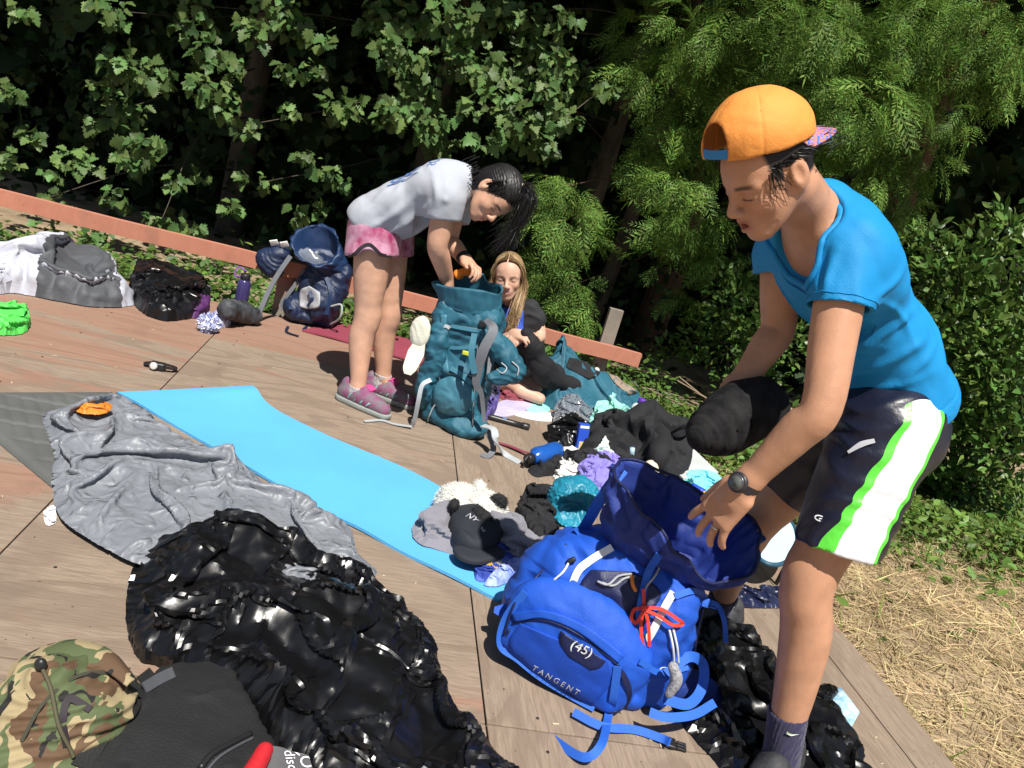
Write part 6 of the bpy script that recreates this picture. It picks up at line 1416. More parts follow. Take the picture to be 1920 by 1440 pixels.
bkn = unit(np.cross(R2, neck2 - pel2)); bkn = bkn * np.sign(bkn[2])
def back_print(txt, k, side, size):
    c = pel2 + (neck2 - pel2) * k + bkn * .13 + R2 * side; Vt, Ft = text_geo(txt, size, c, R2 * -1, sp2, .0); return obj('shirt_print', near_surface(Vt, SV2), Ft, blue_pr, p2, False)
back_print('NG', .62, .11, .12); back_print('IG', .46, .11, .12); back_print('SCC', .84, .10, .07)
# shorts
pinkm = mat('pink marbled shorts', (.30, .02, .10), .6, col2=(.60, .36, .47), vscale=13, bump=.2, bscale=90); blk = mat('black trim', (.02, .012, .018), .7)
G = SDF(); G.el(at(705, 432, 3.44), (.105, .165, .125), tM2, .03); hr, hl3 = at(697, 480, 3.36), at(733, 474, 3.52)
G.chain([rhip2 + A(0, .02, 0), hr], [.113, .116], .04); G.chain([lhip2, hl3], [.108, .106], .04); G.cutbox(hr - A(0, 0, .0), A(.25, -.15, -1), hr - A(.2, .2, .12), hr + A(.2, .08, .1)); G.cutbox(hl3, A(.1, 0, -1), hl3 - A(.2, .08, .12), hl3 + A(.2, .2, .1)); G.rc(hr + A(0, 0, -.05), hr + A(0, 0, .02), .094, .094, .006, '-'); G.el(at(690, 493, 3.27), (.05, .07, .06), None, .006, '-'); V, Fc = G.mesh(.006)
V = disp(V, Fc, lambda P, N: .004 * fbm(P * 12, 3)); obj('shorts', V, Fc, pinkm, p2); surf(V, Fc); SS2 = V
tr_ = [on_surface(x, y, SS2, lift=.003) for x, y in ((652, 480), (664, 477), (674, 467), (684, 460), (694, 459), (704, 467), (714, 477), (734, 481))]; V, Fc = strap(tr_, .014, .005, (-.2, -1, .1)); obj('hem_trim', V, Fc, blk, p2)
# shoes
mag = mat('magenta trainer mesh', (.15, .16, .17), .75, col2=(.24, .05, .14), vscale=26, bump=.4, bscale=200); tl = mat('teal overlay', (.22, .46, .46), .6); ank_s = mat('grey ankle sock', (.5, .48, .48), .9); pinkl = mat('pink collar', (.50, .06, .24), .7)
sole_g = mat('grey green sole', (.30, .33, .31), .8, bump=.3)
sock_shoe(p2, rank2, (.86, -.35), A(0, 0, .015), ank_s, mag, sole_g, tl, .98, tl); sock_shoe(p2, lank2, (.9, -.25), A(0, 0, .015), ank_s, mag, sole_g, tl, .98, tl)
for a_, nm in ((rank2, 0), (lank2, 1)):
    b = A(a_[0], a_[1], 0) + F2 * .03; V, Fc = strap([b + A(-.02, 0, .085), b + A(.02, 0, .105), b + A(.05, -.01, .095)], .045, .008, (-.2, 0, 1)); obj('shoe_tongue', V, Fc, pinkl, p2)
# hair and tail
G = SDF(); T2 = lambda x, y, z: HC2 + HM2 @ (A(x, y, z) * HS2)
G.el(T2(-.020, 0, .040), A(.104, .086, .093) * HS2, HM2, .01); G.el(T2(.0, 0, .075), A(.085, .075, .06) * HS2, HM2, .02); G.el(T2(-.06, 0, -.02), A(.06, .066, .06) * HS2, HM2, .03)
G.el(T2(.125, 0, -.02), A(.085, .075, .098) * HS2, HM2, .012, '-')
for y in (-1, 1): G.el(T2(-.005, y * .085, -.012), A(.03, .024, .036) * HS2, HM2, .008, '-')
V, Fc = biggest(*G.mesh(.005)); qd = (V - HC2) @ HM2; V = disp(V, Fc, lambda P, N: .003 * np.sin(np.arctan2(qd[:, 1], qd[:, 2]) * 60 + 3 * fbm(P * 20, 1))); obj('hair', V, Fc, hair_k, p2)
rg = np.random.default_rng(15)
def g5(i, rg):
    sgn = rg.choice([-1, 1]); a = rg.uniform(-.9, 1.0); th = rg.uniform(.15, 1.35); r_ = A(.106, .088, .096)
    st = A(.075 - .09 * abs(a), sgn * (.03 + .05 * abs(a)), .075 - .11 * abs(a) * rg.uniform(.3, 1)); st = st / np.linalg.norm((st - A(-.02, 0, .04)) / r_) if False else st
    pts = []
    for t in np.linspace(0, 1, 6):
        p_ = st * (1 - t) + A(.0, 0, .13) * t; q_ = p_ - A(-.02, 0, .04); q_ = q_ / np.linalg.norm(q_ / r_) * (1.0 + .03 * rg.uniform()); pts.append(T2(*(A(-.02, 0, .04) + q_)))
    return np.array(pts)
V, Fc = strands(None, g5, 700, rg, .0022); obj('combed_hair', V, Fc, hair_k, p2)
tie = T2(.015, 0, .128); end = at(930, 500, 3.30); rg = np.random.default_rng(8)
def g2(i, rg):
    o = rg.normal(0, 1, 3) * A(.012, .012, .012); k = rg.uniform(.5, .85); e = tie + (end - tie) * k + rg.normal(0, 1, 3) * A(.030, .03, .02)
    m1 = at(990, 372, 3.28) + o * 1.4; m2 = at(968, 425, 3.28) + o * 1.6; return smooth_path([tie + o * .7, m1, m2 * k + m1 * (1 - k) if k < .8 else m2, e], 5)
V, Fc = strands(None, g2, 420, rg, .0014); obj('ponytail', V, Fc, hair_k, p2)
def g3(i, rg):
    y = rg.uniform(-1, 1); p = A(-.09 + .03 * rg.normal(), y * .075, -.03); e = p + A(.03, rg.normal(0, .01), -.07 - .05 * rg.uniform()); return np.array([T2(*p), T2(*((p + e) / 2 + A(-.01, 0, 0))), T2(*e)])
V, Fc = strands(None, g3, 260, rg, .002); obj('loose_hair', V, Fc, hair_k, p2)
V, Fc = lathe([(.02, -.006), (.023, 0), (.02, .006)], tie, tie - T2(0, 0, .08), 16); obj('hair_tie', V, Fc, mat('cream hair tie', (.6, .5, .35), .6), p2)
wt = thing('wristwatch', 'black watch on the wrist at the rim of the teal pack', 'watch', lwr2); wx = unit(lwr2 - lel2); na = unit(np.cross(wx, A(.2, .9, .3))); nb_ = np.cross(wx, na)
V, Fc = strap([lwr2 - wx * .01 + (na * math.cos(t) + nb_ * math.sin(t)) * .031 for t in np.linspace(0, 6.2832, 25)], .028, .005, [na * math.cos(t) + nb_ * math.sin(t) for t in np.linspace(0, 6.2832, 25)], sm=False); obj('watch_strap', V, Fc, blackp, wt)

# ================= the blond girl sitting on the deck
SK3 = A(.66, .40, .29)
p3 = thing('person', 'blond girl in black printed T-shirt sitting behind the teal pack', 'person', (0, 4.30, 0))
HC3, HM3, HS3 = at(953, 517, 4.12), headframe((.02, -1), -math.radians(-12), math.radians(10)), .98
HM3 = headframe((.05, -1), math.radians(-11), math.radians(8))
neck3, chest3, pel3 = at(958, 572, 4.20), at(966, 625, 4.24), A(.03, 4.40, .12)
lsh3, rsh3 = at(1000, 583, 4.20), at(924, 590, 4.24); lel3, lwr3 = at(1012, 632, 4.16), at(980, 628, 4.02); rel3, rwr3 = at(922, 640, 4.10), at(968, 626, 4.00)
S = SDF(); head_prims(S, HC3, HM3, HS3); S.rc(HC3 + HM3 @ A(-.03, 0, -.05), neck3, .046, .05, .02); S.el(chest3, (.145, .10, .15), None, .03); S.el(chest3 * .5 + pel3 * .5, (.13, .10, .15), None, .04); S.el(pel3, (.16, .13, .11), None, .04)
S.chain([lsh3, lel3, lwr3], [.042, .034, .025], .02); S.chain([rsh3, rel3, rwr3], [.042, .034, .025], .02)
for sx in (-1, 1):
    k_ = A(.03 + sx * .24, 4.24, .10); S.chain([pel3 + A(sx * .09, -.02, -.01), k_], [.08, .058], .03); S.chain([k_, A(.03 - sx * .02, 4.12 + sx * .03, .06)], [.054, .04], .02); S.rc(A(.03 - sx * .02, 4.12 + sx * .03, .055), A(.03 - sx * .14, 4.10 + sx * .03, .045), .038, .032, .02)
hand_prims(S, lwr3, at(962, 640, 3.96) - lwr3, A(0, -.6, .8), 1, (.6, .7, .5), .05, .9); hand_prims(S, rwr3, at(990, 634, 3.95) - rwr3, A(0, -.6, .8), -1, (.6, .7, .5), .05, .9)
V, Fc = mesh_fine(S, .008, [(HC3 - .15, HC3 + .15, .004), (lwr3 - .1, lwr3 + .1, .005)]); q = (V - HC3) @ HM3 / HS3
col = head_color(V, HC3, HM3, HS3, SK3, A(.52, .24, .22), A(.16, .09, .05), False); col[np.linalg.norm(q, axis=1) > .15] = SK3; obj('body', V, Fc, skin_m, p3, col=col)
G = SDF(); G.el(chest3, (.16, .115, .155), None, .03); G.el(chest3 * .55 + pel3 * .45, (.15, .118, .17), None, .05); G.rc(neck3 + A(0, 0, -.03), chest3, .075, .12, .05); G.chain([lsh3 + A(-.02, 0, 0), lsh3 * .68 + lel3 * .32], [.058, .060], .05); G.chain([rsh3 + A(.02, 0, 0), rsh3 * .68 + rel3 * .32], [.055, .056], .05); G.rc(neck3, neck3 + A(0, -.03, .08), .058, .07, .008, '-'); G.cut(A(0, 0, .08), (0, 0, -1))
V, Fc = G.mesh(.007); V = disp(V, Fc, lambda P, N: .007 * (folds(P, A(.4, 0, 1), 9, 3, .8) - .4) + .004 * fbm(P * 12, 3)); obj('t_shirt', V, Fc, mat('black T-shirt', (.022, .022, .026), .85, var=.2, bump=.2, bscale=150), p3); SV3 = V; surf(SV3, Fc)
bl3 = mat('blue shirt print', (.02, .10, .60), .6); 
def quad_print(pts, Y, Sv, m, parent, name, lift=.004):
    g = ruled([at(*pts[0], Y), at(*pts[1], Y)], [at(*pts[3], Y), at(*pts[2], Y)], 10, 10); v = stick(g.reshape(-1, 3), Sv, lift); f = [(i * 10 + j, i * 10 + j + 1, (i + 1) * 10 + j + 1, (i + 1) * 10 + j) for i in range(9) for j in range(9)]; return obj(name, v, f, m, parent)
quad_print([(940, 575), (982, 582), (980, 640), (938, 634)], 4.1, SV3, bl3, p3, 'shirt_print'); print_on('le', 962, 606, 4.05, .11, (10, 1.5), (1.5, -10), SV3, wm, p3); quad_print([(943, 612), (960, 614), (960, 624), (943, 622)], 4.1, SV3, redm, p3, 'shirt_print', .007)
V, Fc = tube([lwr3 + A(.0, .0, .028), lwr3 + A(.024, 0, 0), lwr3 + A(0, 0, -.028), lwr3 + A(-.024, 0, 0), lwr3 + A(0, 0, .028)], .004, 6, 5); obj('bracelet', V, Fc, blackp, p3)
G = SDF(); G.el(pel3 + A(0, -.02, 0), (.175, .15, .115), None, .03); G.chain([pel3 + A(.09, -.02, 0), A(.20, 4.2, .15)], [.1, .085], .03); G.chain([pel3 + A(-.09, -.02, 0), A(-.14, 4.2, .15)], [.1, .085], .03); G.cut(A(0, 0, .003), (0, 0, -1)); V, Fc = G.mesh(.008); obj('shorts', V, Fc, cl_black, p3)
T3 = lambda x, y, z: HC3 + HM3 @ (A(x, y, z) * HS3)
G = SDF(); G.el(T3(-.020, 0, .038), A(.101, .083, .091) * HS3, HM3, .01); G.el(T3(.115, 0, -.03), A(.085, .062, .105) * HS3, HM3, .01, '-'); V, Fc = biggest(*G.mesh(.005)); obj('hair', V, Fc, hair_b, p3)
rg = np.random.default_rng(11)
def g4(i, rg):
    sg = rg.choice([-1, 1]); a = rg.uniform(0, 1); p0 = A(.072 - .13 * a, sg * .004, .112 + .012 * math.sin(a * 3)); p1_ = A(.060 - .12 * a, sg * .055, .088); p2_ = A(.045 - .10 * a, sg * (.082 + .005 * rg.normal()), .02); p3_ = A(.038 - .09 * a, sg * (.086 + .01 * rg.normal()), -.06)
    e = T3(*p3_); L_ = rg.uniform(.16, .27) ; fr3 = np.array([e + A(rg.normal(0, .012) - (sg) * .0, -.035 - .03 * rg.uniform(), -L_ * .55), e + A(rg.normal(0, .016), -.045 - .03 * rg.uniform(), -L_)])
    if a > .6: fr3 += A(0, .10, 0)
    return smooth_path(np.vstack([T3(*p0), T3(*p1_), T3(*p2_), e, fr3]), 3)
V, Fc = strands(None, g4, 1300, rg, .0022); obj('long_hair', V, Fc, hair_b, p3)
# ------------------------------------------------------------------ backpacks
class Pack:
    def __init__(s, name, label, base, w, up, cat='backpack'):
        s.o = np.asarray(base, float); w = unit(w); up = unit(up); d = unit(np.cross(up, w)); w = np.cross(d, up); s.M = np.stack([w, d, up], 1)
        s.t = thing(name, label, cat, base); s.S = SDF()
    def p(s, w, d, u): return s.o + s.M @ A(w, d, u)
    def bx(s, c, h, r, k=.02, op='+'): s.S.bx(s.p(*c), h, r, s.M, k, op); return s
    def el(s, c, r, k=.02, op='+'): s.S.el(s.p(*c), r, s.M, k, op); return s
    def fin(s, name, m, h, wr, parent=None):
        V, Fc = s.S.mesh(h); V = disp(V, Fc, wr); V[:, 2] = np.maximum(V[:, 2], .003); s.S = SDF(); surf(V, Fc); s.V = V; s.F = Fc; return obj(name, V, Fc, m, parent or s.t)
def wr(amp, f, s, cr=.3, d=(.3, .2, 1)):
    return lambda P, N: .6 * amp * (folds(P, d, f * .7, s, .6, 1.8) - .35) * (.6 + .6 * noise(P * f * .5, s + 2)) + amp * .7 * noise(P * f * .7, s) + amp * cr * .8 * facets(np.column_stack([P[:, 0] + .4 * P[:, 1], P[:, 2] + .3 * P[:, 1], P[:, 1]]), f * 1.6, s, 2, .4)
def decal(pts1, pts2, Sv, m, parent, name, n=24, k=8, lift=.003, th=None):
    """a panel lying on a surface between two picture-measured edges"""
    a = smooth_path(np.array([(x, y, 0) for x, y in pts1], float), 8); b = smooth_path(np.array([(x, y, 0) for x, y in pts2], float), 8); u = np.linspace(0, 1, n)
    I = lambda q: np.stack([np.interp(u, np.linspace(0, 1, len(q)), q[:, j]) for j in (0, 1)], 1); a, b = I(a), I(b); V = []
    for i in range(n):
        for j in range(k):
            t = j / (k - 1); x, y = a[i] * (1 - t) + b[i] * t; V.append(on_surface(x, y, Sv, lift=lift))
    V = np.array(V); inn = np.array([on_surface(*proj(v), Sv, lift=-.002) for v in V]); N_ = n * k
    Fc = [(i * k + j, (i + 1) * k + j, (i + 1) * k + j + 1, i * k + j + 1) for i in range(n - 1) for j in range(k - 1)]
    rim = [j for j in range(k)] + [i * k + k - 1 for i in range(1, n)] + [(n - 1) * k + j for j in range(k - 2, -1, -1)] + [i * k for i in range(n - 2, 0, -1)]
    Fc += [(a_, b_, N_ + b_, N_ + a_) for a_, b_ in zip(rim, rim[1:] + rim[:1])]
    return obj(name, np.vstack([V, inn]), Fc, m, parent)
def web(pxs, Sv, w, m, parent, name, lift=.006, th=.003):
    """webbing following a surface along picture-measured points (a point may carry its own distance Y)"""
    P = [on_surface(q[0], q[1], Sv, lift=lift) if len(q) == 2 else at(*q) for q in pxs]; N_ = [unit(CAMLOC - p) for p in P]
    V, Fc = strap(P, w, th, N_); return obj(name, V, Fc, m, parent)
def cord(pxs, Sv, r, m, parent, name, lift=.006):
    P = [on_surface(q[0], q[1], Sv, lift=lift) if len(q) == 2 else at(*q) for q in pxs]; V, Fc = tube(P, r, 6, 6); return obj(name, V, Fc, m, parent)
def buckle(c, x, z, s, m, parent, name='buckle'):
    M = frame(x, None, z); V, Fc = cat_parts(boxgeo(c - M @ A(.012, 0, 0) * s, .026 * s, .030 * s, .009 * s, M, .003 * s), boxgeo(c + M @ A(.014, .009, 0) * s, .022 * s, .006 * s, .006 * s, M, .001), boxgeo(c + M @ A(.014, -.009, 0) * s, .022 * s, .006 * s, .006 * s, M, .001), boxgeo(c + M @ A(.014, 0, 0) * s, .022 * s, .005 * s, .006 * s, M, .001)); return obj(name, V, Fc, m, parent)

# ---- royal blue pack in front
royal = mat('royal blue nylon', (.014, .095, .56), .55, var=.15, vscale=6, bump=.35, bscale=420, bump2=1.6, b2scale=18, spec=.35)
royal2 = mat('royal blue ripstop', (.012, .075, .50), .6, var=.1, bump=.5, bscale=520, spec=.3)
navy = mat('navy nylon pack', (.010, .016, .075), .5, var=.2, bump=.25, bscale=200, bump2=.3, b2scale=12, spec=.45)
collar_m = mat('navy coated nylon', (.022, .045, .25), .55, var=.25, bump=.3, bscale=300, bump2=2.0, b2scale=22, spec=.35)
webb = mat('blue webbing', (.02, .13, .62), .6, var=.1, bump=.4, bscale=500); refl = mat('reflective tape', (.74, .78, .80), .4, var=.08); greycord = mat('grey cord', (.38, .40, .42), .6, bump=.3, bscale=300)
pk = Pack('backpack', 'royal blue hiking backpack with red cord bow and white tape', (.385, 1.82, 0), (.965, -.2, .10), (.20, .06, 1))
pk.bx((-.02, .02, .16), (.215, .12, .165), .07).bx((.02, .03, .285), (.165, .11, .105), .07, .06)
pk.el((.20, .02, .15), (.045, .09, .13), .03).el((-.235, .02, .15), (.045, .09, .13), .03)
body = pk.fin('main_body', royal, .0045, wr(.011, 9, 4, 1.2))
B0 = pk.V; _BF = pk.F
# lower front pocket, a bulging dome with an inset face
pk.el((-.05, -.105, .135), (.20, .075, .135), .02).bx((-.05, -.085, .05), (.185, .065, .05), .04, .03); pocket = pk.fin('front_pocket', royal, .0042, wr(.004, 11, 9, .9)); P0 = pk.V
# navy roll collar : open drawstring mouth
cc = [at(*q) for q in ((1150, 893, 1.82), (1172, 868, 1.90), (1238, 878, 1.94), (1282, 903, 1.95), (1340, 935, 1.95), (1400, 965, 1.93), (1424, 992, 1.88), (1418, 1035, 1.82), (1398, 1080, 1.78), (1345, 1092, 1.74), (1300, 1064, 1.725), (1262, 1032, 1.725), (1232, 998, 1.735), (1200, 957, 1.75), (1170, 920, 1.78))]
R0 = closed_spline(cc, 120); R0 = R0 + .020 * np.stack([fbm(R0 * 9, 3 + k, 2) for k in range(3)], 1); c0 = R0.mean(0); lowc = pk.p(.02, .03, .36); Wd, Dd = pk.M[:, 0], pk.M[:, 1]
rings = []
def ring_at(t):
    base_r = np.array([lowc + Wd * ((q - c0) @ Wd) * .62 + Dd * ((q - c0) @ Dd) * .72 for q in R0]); q = base_r * (1 - t) + R0 * t; q = c0 * t + lowc * (1 - t) + (q - (c0 * t + lowc * (1 - t))) * (1 + .06 * math.sin(t * math.pi)); return q
th_ = np.linspace(0, 2 * math.pi, 120, endpoint=False)
for t in np.linspace(0, 1, 22):
    q = ring_at(t); cen = q.mean(0); g = (1 + (.03 + .03 * np.sin(th_ * 5 + 1)) * np.sin(th_ * 25 + 3 * np.sin(th_ * 3)) * t ** 2.2 + .13 * facet(np.column_stack([th_ * 1.2, np.full(120, t * 2.6), 0 * th_]), 2.0, 5, .5) * math.sin(min(t, .9) * 3.1) + .07 * fbm(q * 9, 5))[:, None]; rings.append(cen + (q - cen) * g)
for t in np.linspace(1, .15, 14):
    q = ring_at(t); cen = q.mean(0); g = (.95 + .03 * np.sin(th_ * 25 + 3 * np.sin(th_ * 3)) * t ** 2.5 + .09 * facet(np.column_stack([th_ * 1.2, np.full(120, t * 2.6), 0 * th_]), 2.4, 9, .5) * (1 - t * .6) + .05 * fbm(q * 9, 8))[:, None]; rings.append(cen + (q - cen) * g - A(0, 0, .002))
V, Fc = loft(rings, False); Fc.append(tuple((len(rings) - 1) * 120 + j for j in range(120))); coll = obj('collar', V, Fc, collar_m, pk.t)
V, Fc = tube(np.vstack([R0 + A(0, 0, .002), R0[:2] + A(0, 0, .002)]), [.0045], 6, 1, False, False); obj('drawcord', V, Fc, navy, coll)
# face of the pocket, tab and lettering
UV_ = np.vstack([B0, P0]); surf(UV_, np.vstack([np.asarray(_BF), np.asarray(pk.F) + len(B0)]))
ins = decal([(975, 1168), (955, 1200), (962, 1235), (985, 1268)], [(1145, 1240), (1150, 1262), (1140, 1290), (1112, 1322)], P0, royal2, pocket, 'pocket_face', 26, 22, .0045)
decal([(958, 1150), (1020, 1145), (1095, 1172), (1172, 1230)], [(966, 1166), (1020, 1160), (1085, 1186), (1160, 1244)], P0, royal, pocket, 'zip_flap', 30, 6, .010)
cord([(962, 1168), (1020, 1163), (1085, 1190), (1158, 1247), (1165, 1275)], P0, .0028, navy, pocket, 'zip', .005)
cord([(955, 1180), (944, 1215), (955, 1250), (990, 1282), (1050, 1315), (1108, 1335)], P0, .0035, navy, pocket, 'piping', .004)
tabp = decal([(1052, 1183), (1050, 1205), (1068, 1232)], [(1136, 1240), (1126, 1252), (1108, 1256)], P0, navy, pocket, 'tab', 12, 10, .008)
def letters(txt, px, py, size, dx, dy, Sv, m, parent, name, lift, spacing=1.0, Y=1.65):
    c = at(px, py, Y); Vt, Ft = text_geo(txt, size, c, at(px + dx[0], py + dx[1], Y) - c, at(px + dy[0], py + dy[1], Y) - c, 0, 0, spacing); return obj(name, np.array([on_surface(*proj(v), Sv, lift=lift) for v in Vt]), Ft, m, parent, False)
letters('(45)', 1091, 1217, .036, (10, 5), (2, -10), P0, refl, pocket, 'lettering', .0105); letters('TANGENT', 1042, 1276, .022, (10, 5.6), (2, -10), P0, refl, pocket, 'lettering', .012, 1.5)
decal([(948, 1250), (985, 1284), (1050, 1316), (1120, 1338), (1168, 1330)], [(952, 1262), (985, 1300), (1050, 1334), (1125, 1352), (1172, 1345)], UV_, navy, pocket, 'base_panel', 30, 6, .006)
cord([(1062, 1020), (1012, 1075), (968, 1125), (945, 1190)], UV_, .0035, navy, pk.t, 'side_seam', .003)
cord([(1330, 1140), (1322, 1200), (1300, 1260), (1262, 1310)], UV_, .0035, navy, pk.t, 'side_seam', .003)
web([(1265, 1118), (1300, 1108), (1328, 1120)], UV_, .016, webb, pk.t, 'top_strap', .010)
web([(1200, 1240), (1240, 1262), (1290, 1250)], UV_, .016, webb, pk.t, 'side_strap', .010)
# centre panel and tapes on the body
cen = decal([(1108, 1068), (1090, 1090), (1080, 1120), (1076, 1158)], [(1190, 1072), (1238, 1108), (1224, 1146), (1180, 1215)], B0, navy, pk.t, 'centre_panel', 24, 16, .004)
web([(1148, 1026), (1105, 1052), (1080, 1078), (1062, 1142)], B0, .019, refl, pk.t, 'white_tape', .007, .002); web([(1263, 1110), (1243, 1145), (1220, 1190), (1192, 1226)], B0, .019, refl, pk.t, 'white_tape', .007, .002)
web([(1236, 1040, 1.72), (1215, 1075), (1202, 1130), (1196, 1180), (1186, 1238)], B0, .019, webb, pk.t, 'compression_strap', .016)
web([(1168, 880, 1.90), (1130, 930, 1.85), (1095, 978), (1082, 1000)], B0, .030, webb, pk.t, 'side_strap', .014); web([(985, 1110), (948, 1160), (938, 1210), (952, 1255), (1000, 1296), (1060, 1328), (1110, 1340)], UV_, .020, webb, pk.t, 'bottom_strap', .012)
web([(1158, 1250), (1150, 1310), (1140, 1350), (1128, 1395, 1.50), (1095, 1420, 1.47), (1040, 1388, 1.535), (993, 1352, 1.60)], P0, .020, webb, pk.t, 'hanging_strap', .010)
web([(1075, 1335, 1.62), (1130, 1362, 1.60), (1190, 1368, 1.63), (1240, 1384, 1.62), (1256, 1392, 1.60)], P0, .020, webb, pk.t, 'waist_strap'); buckle(gr(1266, 1396, .006), gr(1280, 1400) - gr(1256, 1392), (0, 0, 1), 1.1, blackp, pk.t)
web([(1322, 1128), (1345, 1135, 1.85), (1358, 1165, 1.83), (1361, 1205, 1.84)], B0, .013, webb, pk.t, 'loose_strap'); buckle(at(1330, 1132, 1.80), A(1, 0, 0), A(0, -1, .4), .8, webb, pk.t)
web([(1158, 1252), (1172, 1272), (1180, 1300), (1182, 1340)], P0, .014, navy, pk.t, 'dark_strap', .006)
# cords and the red bow
cord([(1120, 1090), (1140, 1096), (1160, 1080), (1185, 1076)], B0, .0032, greycord, pk.t, 'bungee', .012); cord([(1190, 1080), (1170, 1085), (1150, 1098), (1128, 1092)], B0, .0032, greycord, pk.t, 'bungee', .010); cord([(1238, 1060), (1228, 1080), (1212, 1100), (1205, 1120)], B0, .0030, greycord, pk.t, 'bungee', .016)
for q in ([(1038, 1088), (1056, 1072), (1068, 1052)], [(1012, 1130), (1028, 1116), (1042, 1102)], [(1255, 1180), (1262, 1215), (1264, 1250)], [(1262, 1178), (1270, 1215), (1272, 1245)]): cord(q, B0, .0032, refl, pk.t, 'bungee', .012)
for q in ((1036, 1105), (1010, 1132), (1195, 1232), (1072, 1050), (1240, 1032)): V, Fc = boxgeo(on_surface(*q, B0, lift=.012), .022, .012, .018, frame((.8, .1, .6), None, (0, -1, .4)), .004); obj('cord_lock', V, Fc, blackp, pk.t)
bw = thing('cord_bow', 'red cord tied in a bow on the blue pack', 'cord', on_surface(1207, 1140, B0, lift=.02))
kn = on_surface(1207, 1140, B0, lift=.022); V, Fc = ellipsoid_geo(kn, (.009, .008, .010)); obj('knot', V, Fc, redm, bw)
for q in ([(1207, 1140), (1240, 1142), (1272, 1162), (1280, 1170), (1262, 1172), (1235, 1155), (1208, 1143)], [(1207, 1140), (1190, 1143), (1184, 1158), (1192, 1168), (1205, 1150), (1208, 1142)], [(1206, 1140), (1202, 1170), (1204, 1200), (1207, 1220)], [(1209, 1140), (1214, 1160), (1217, 1190), (1217, 1212)], [(1206, 1138), (1207, 1120), (1206, 1104)]):
    P_ = [kn] + [on_surface(*x, B0, lift=.02 + .006 * (i % 2)) for i, x in enumerate(q[1:])]; V, Fc = strap(P_, .0085, .002, unit(CAMLOC - kn)); obj('ribbon', V, Fc, redm, bw)
V, Fc = tube([on_surface(1185, 1080, B0, lift=.014), on_surface(1186, 1095, B0, lift=.018), on_surface(1192, 1108, B0, lift=.014)], .005, 6, 4); obj('orange_pull', V, Fc, orange, pk.t)
# hip belt wings, padding loops at the right
V, Fc = strap([pk.p(-.21, -.05, .07), pk.p(-.245, -.055, .06), pk.p(-.272, -.06, .05)], [.05, .04, .016], .010, (-.3, -.8, .6)); obj('hip_belt', V, Fc, royal, pk.t)
G = SDF(); G.chain([pk.p(.17, .02, .08), at(1300, 1290, 1.84), at(1345, 1335, 1.80), at(1370, 1358, 1.76)], [.045, .05, .045, .03], .02); V, Fc = G.mesh(.005); V = disp(V, Fc, wr(.004, 14, 7)); V[:, 2] = np.maximum(V[:, 2], .004); obj('hip_belt', V, Fc, mat('dark blue padding', (.010, .035, .22), .7, var=.2, bump=.4, bscale=200), pk.t)
web([(1250, 1265, 1.70), (1290, 1232, 1.74), (1318, 1245, 1.78), (1316, 1290, 1.76), (1290, 1320, 1.70), (1245, 1310, 1.68)], B0, .026, webb, pk.t, 'shoulder_strap', .01, .006); web([(1218, 1335, 1.62), (1250, 1345, 1.62), (1300, 1340, 1.66), (1340, 1318, 1.72)], B0, .022, webb, pk.t, 'belt_webbing', .01)
G = SDF(); G.chain([at(1262, 1250, 1.66), at(1268, 1275, 1.66), at(1255, 1300, 1.66)], [.013, .016, .012], .01); V, Fc = G.mesh(.004); obj('mesh_pad', V, Fc, mat('grey mesh', (.45, .46, .48), .8, col2=(.2, .2, .22), vscale=160, bump=.6, bscale=250), pk.t)
letters('C', 1243, 1258, .03, (10, 1), (1, -10), B0, refl, pk.t, 'lettering', .008)

# ---- tall teal pack
teal = mat('teal nylon', (.025, .125, .185), .55, var=.2, vscale=6, bump=.3, bscale=350, bump2=1.9, b2scale=20, spec=.35); teal2 = mat('pale teal nylon', (.055, .20, .275), .5, var=.12, bump=.25, bscale=250, bump2=.35, b2scale=14); gweb = mat('grey webbing', (.42, .45, .47), .6, var=.1, bump=.3, bscale=400); gpad = mat('grey padding', (.17, .18, .20), .8, bump=.4, bscale=200)
tp = Pack('backpack', 'tall teal hiking backpack standing open in the middle of the deck', (-.235, 3.40, 0), (.985, -.16, .06), (-.06, .0, 1))
tp.bx((0, .02, .17), (.142, .11, .165), .06).bx((-.005, .02, .39), (.138, .105, .15), .06, .06).bx((.0, .02, .53), (.148, .10, .07), .05, .06).el((.09, -.03, .03), (.09, .1, .05), .03).el((.15, -.05, .035), (.05, .06, .035), .03)
tp.fin('main_body', teal, .0055, wr(.012, 9, 14, 1.2, (.25, .1, 1))); T0 = tp.V
tp.el((.02, -.095, .17), (.095, .034, .095)); tpp = tp.fin('front_pocket', teal2, .005, wr(.006, 12, 17, 1.0)); T1 = tp.V
tp.el((-.10, -.08, .36), (.055, .05, .14)).el((-.12, -.06, .18), (.05, .06, .12), .03); tp.fin('side_pocket', teal, .005, wr(.010, 14, 19, 1.0)); T2s = tp.V
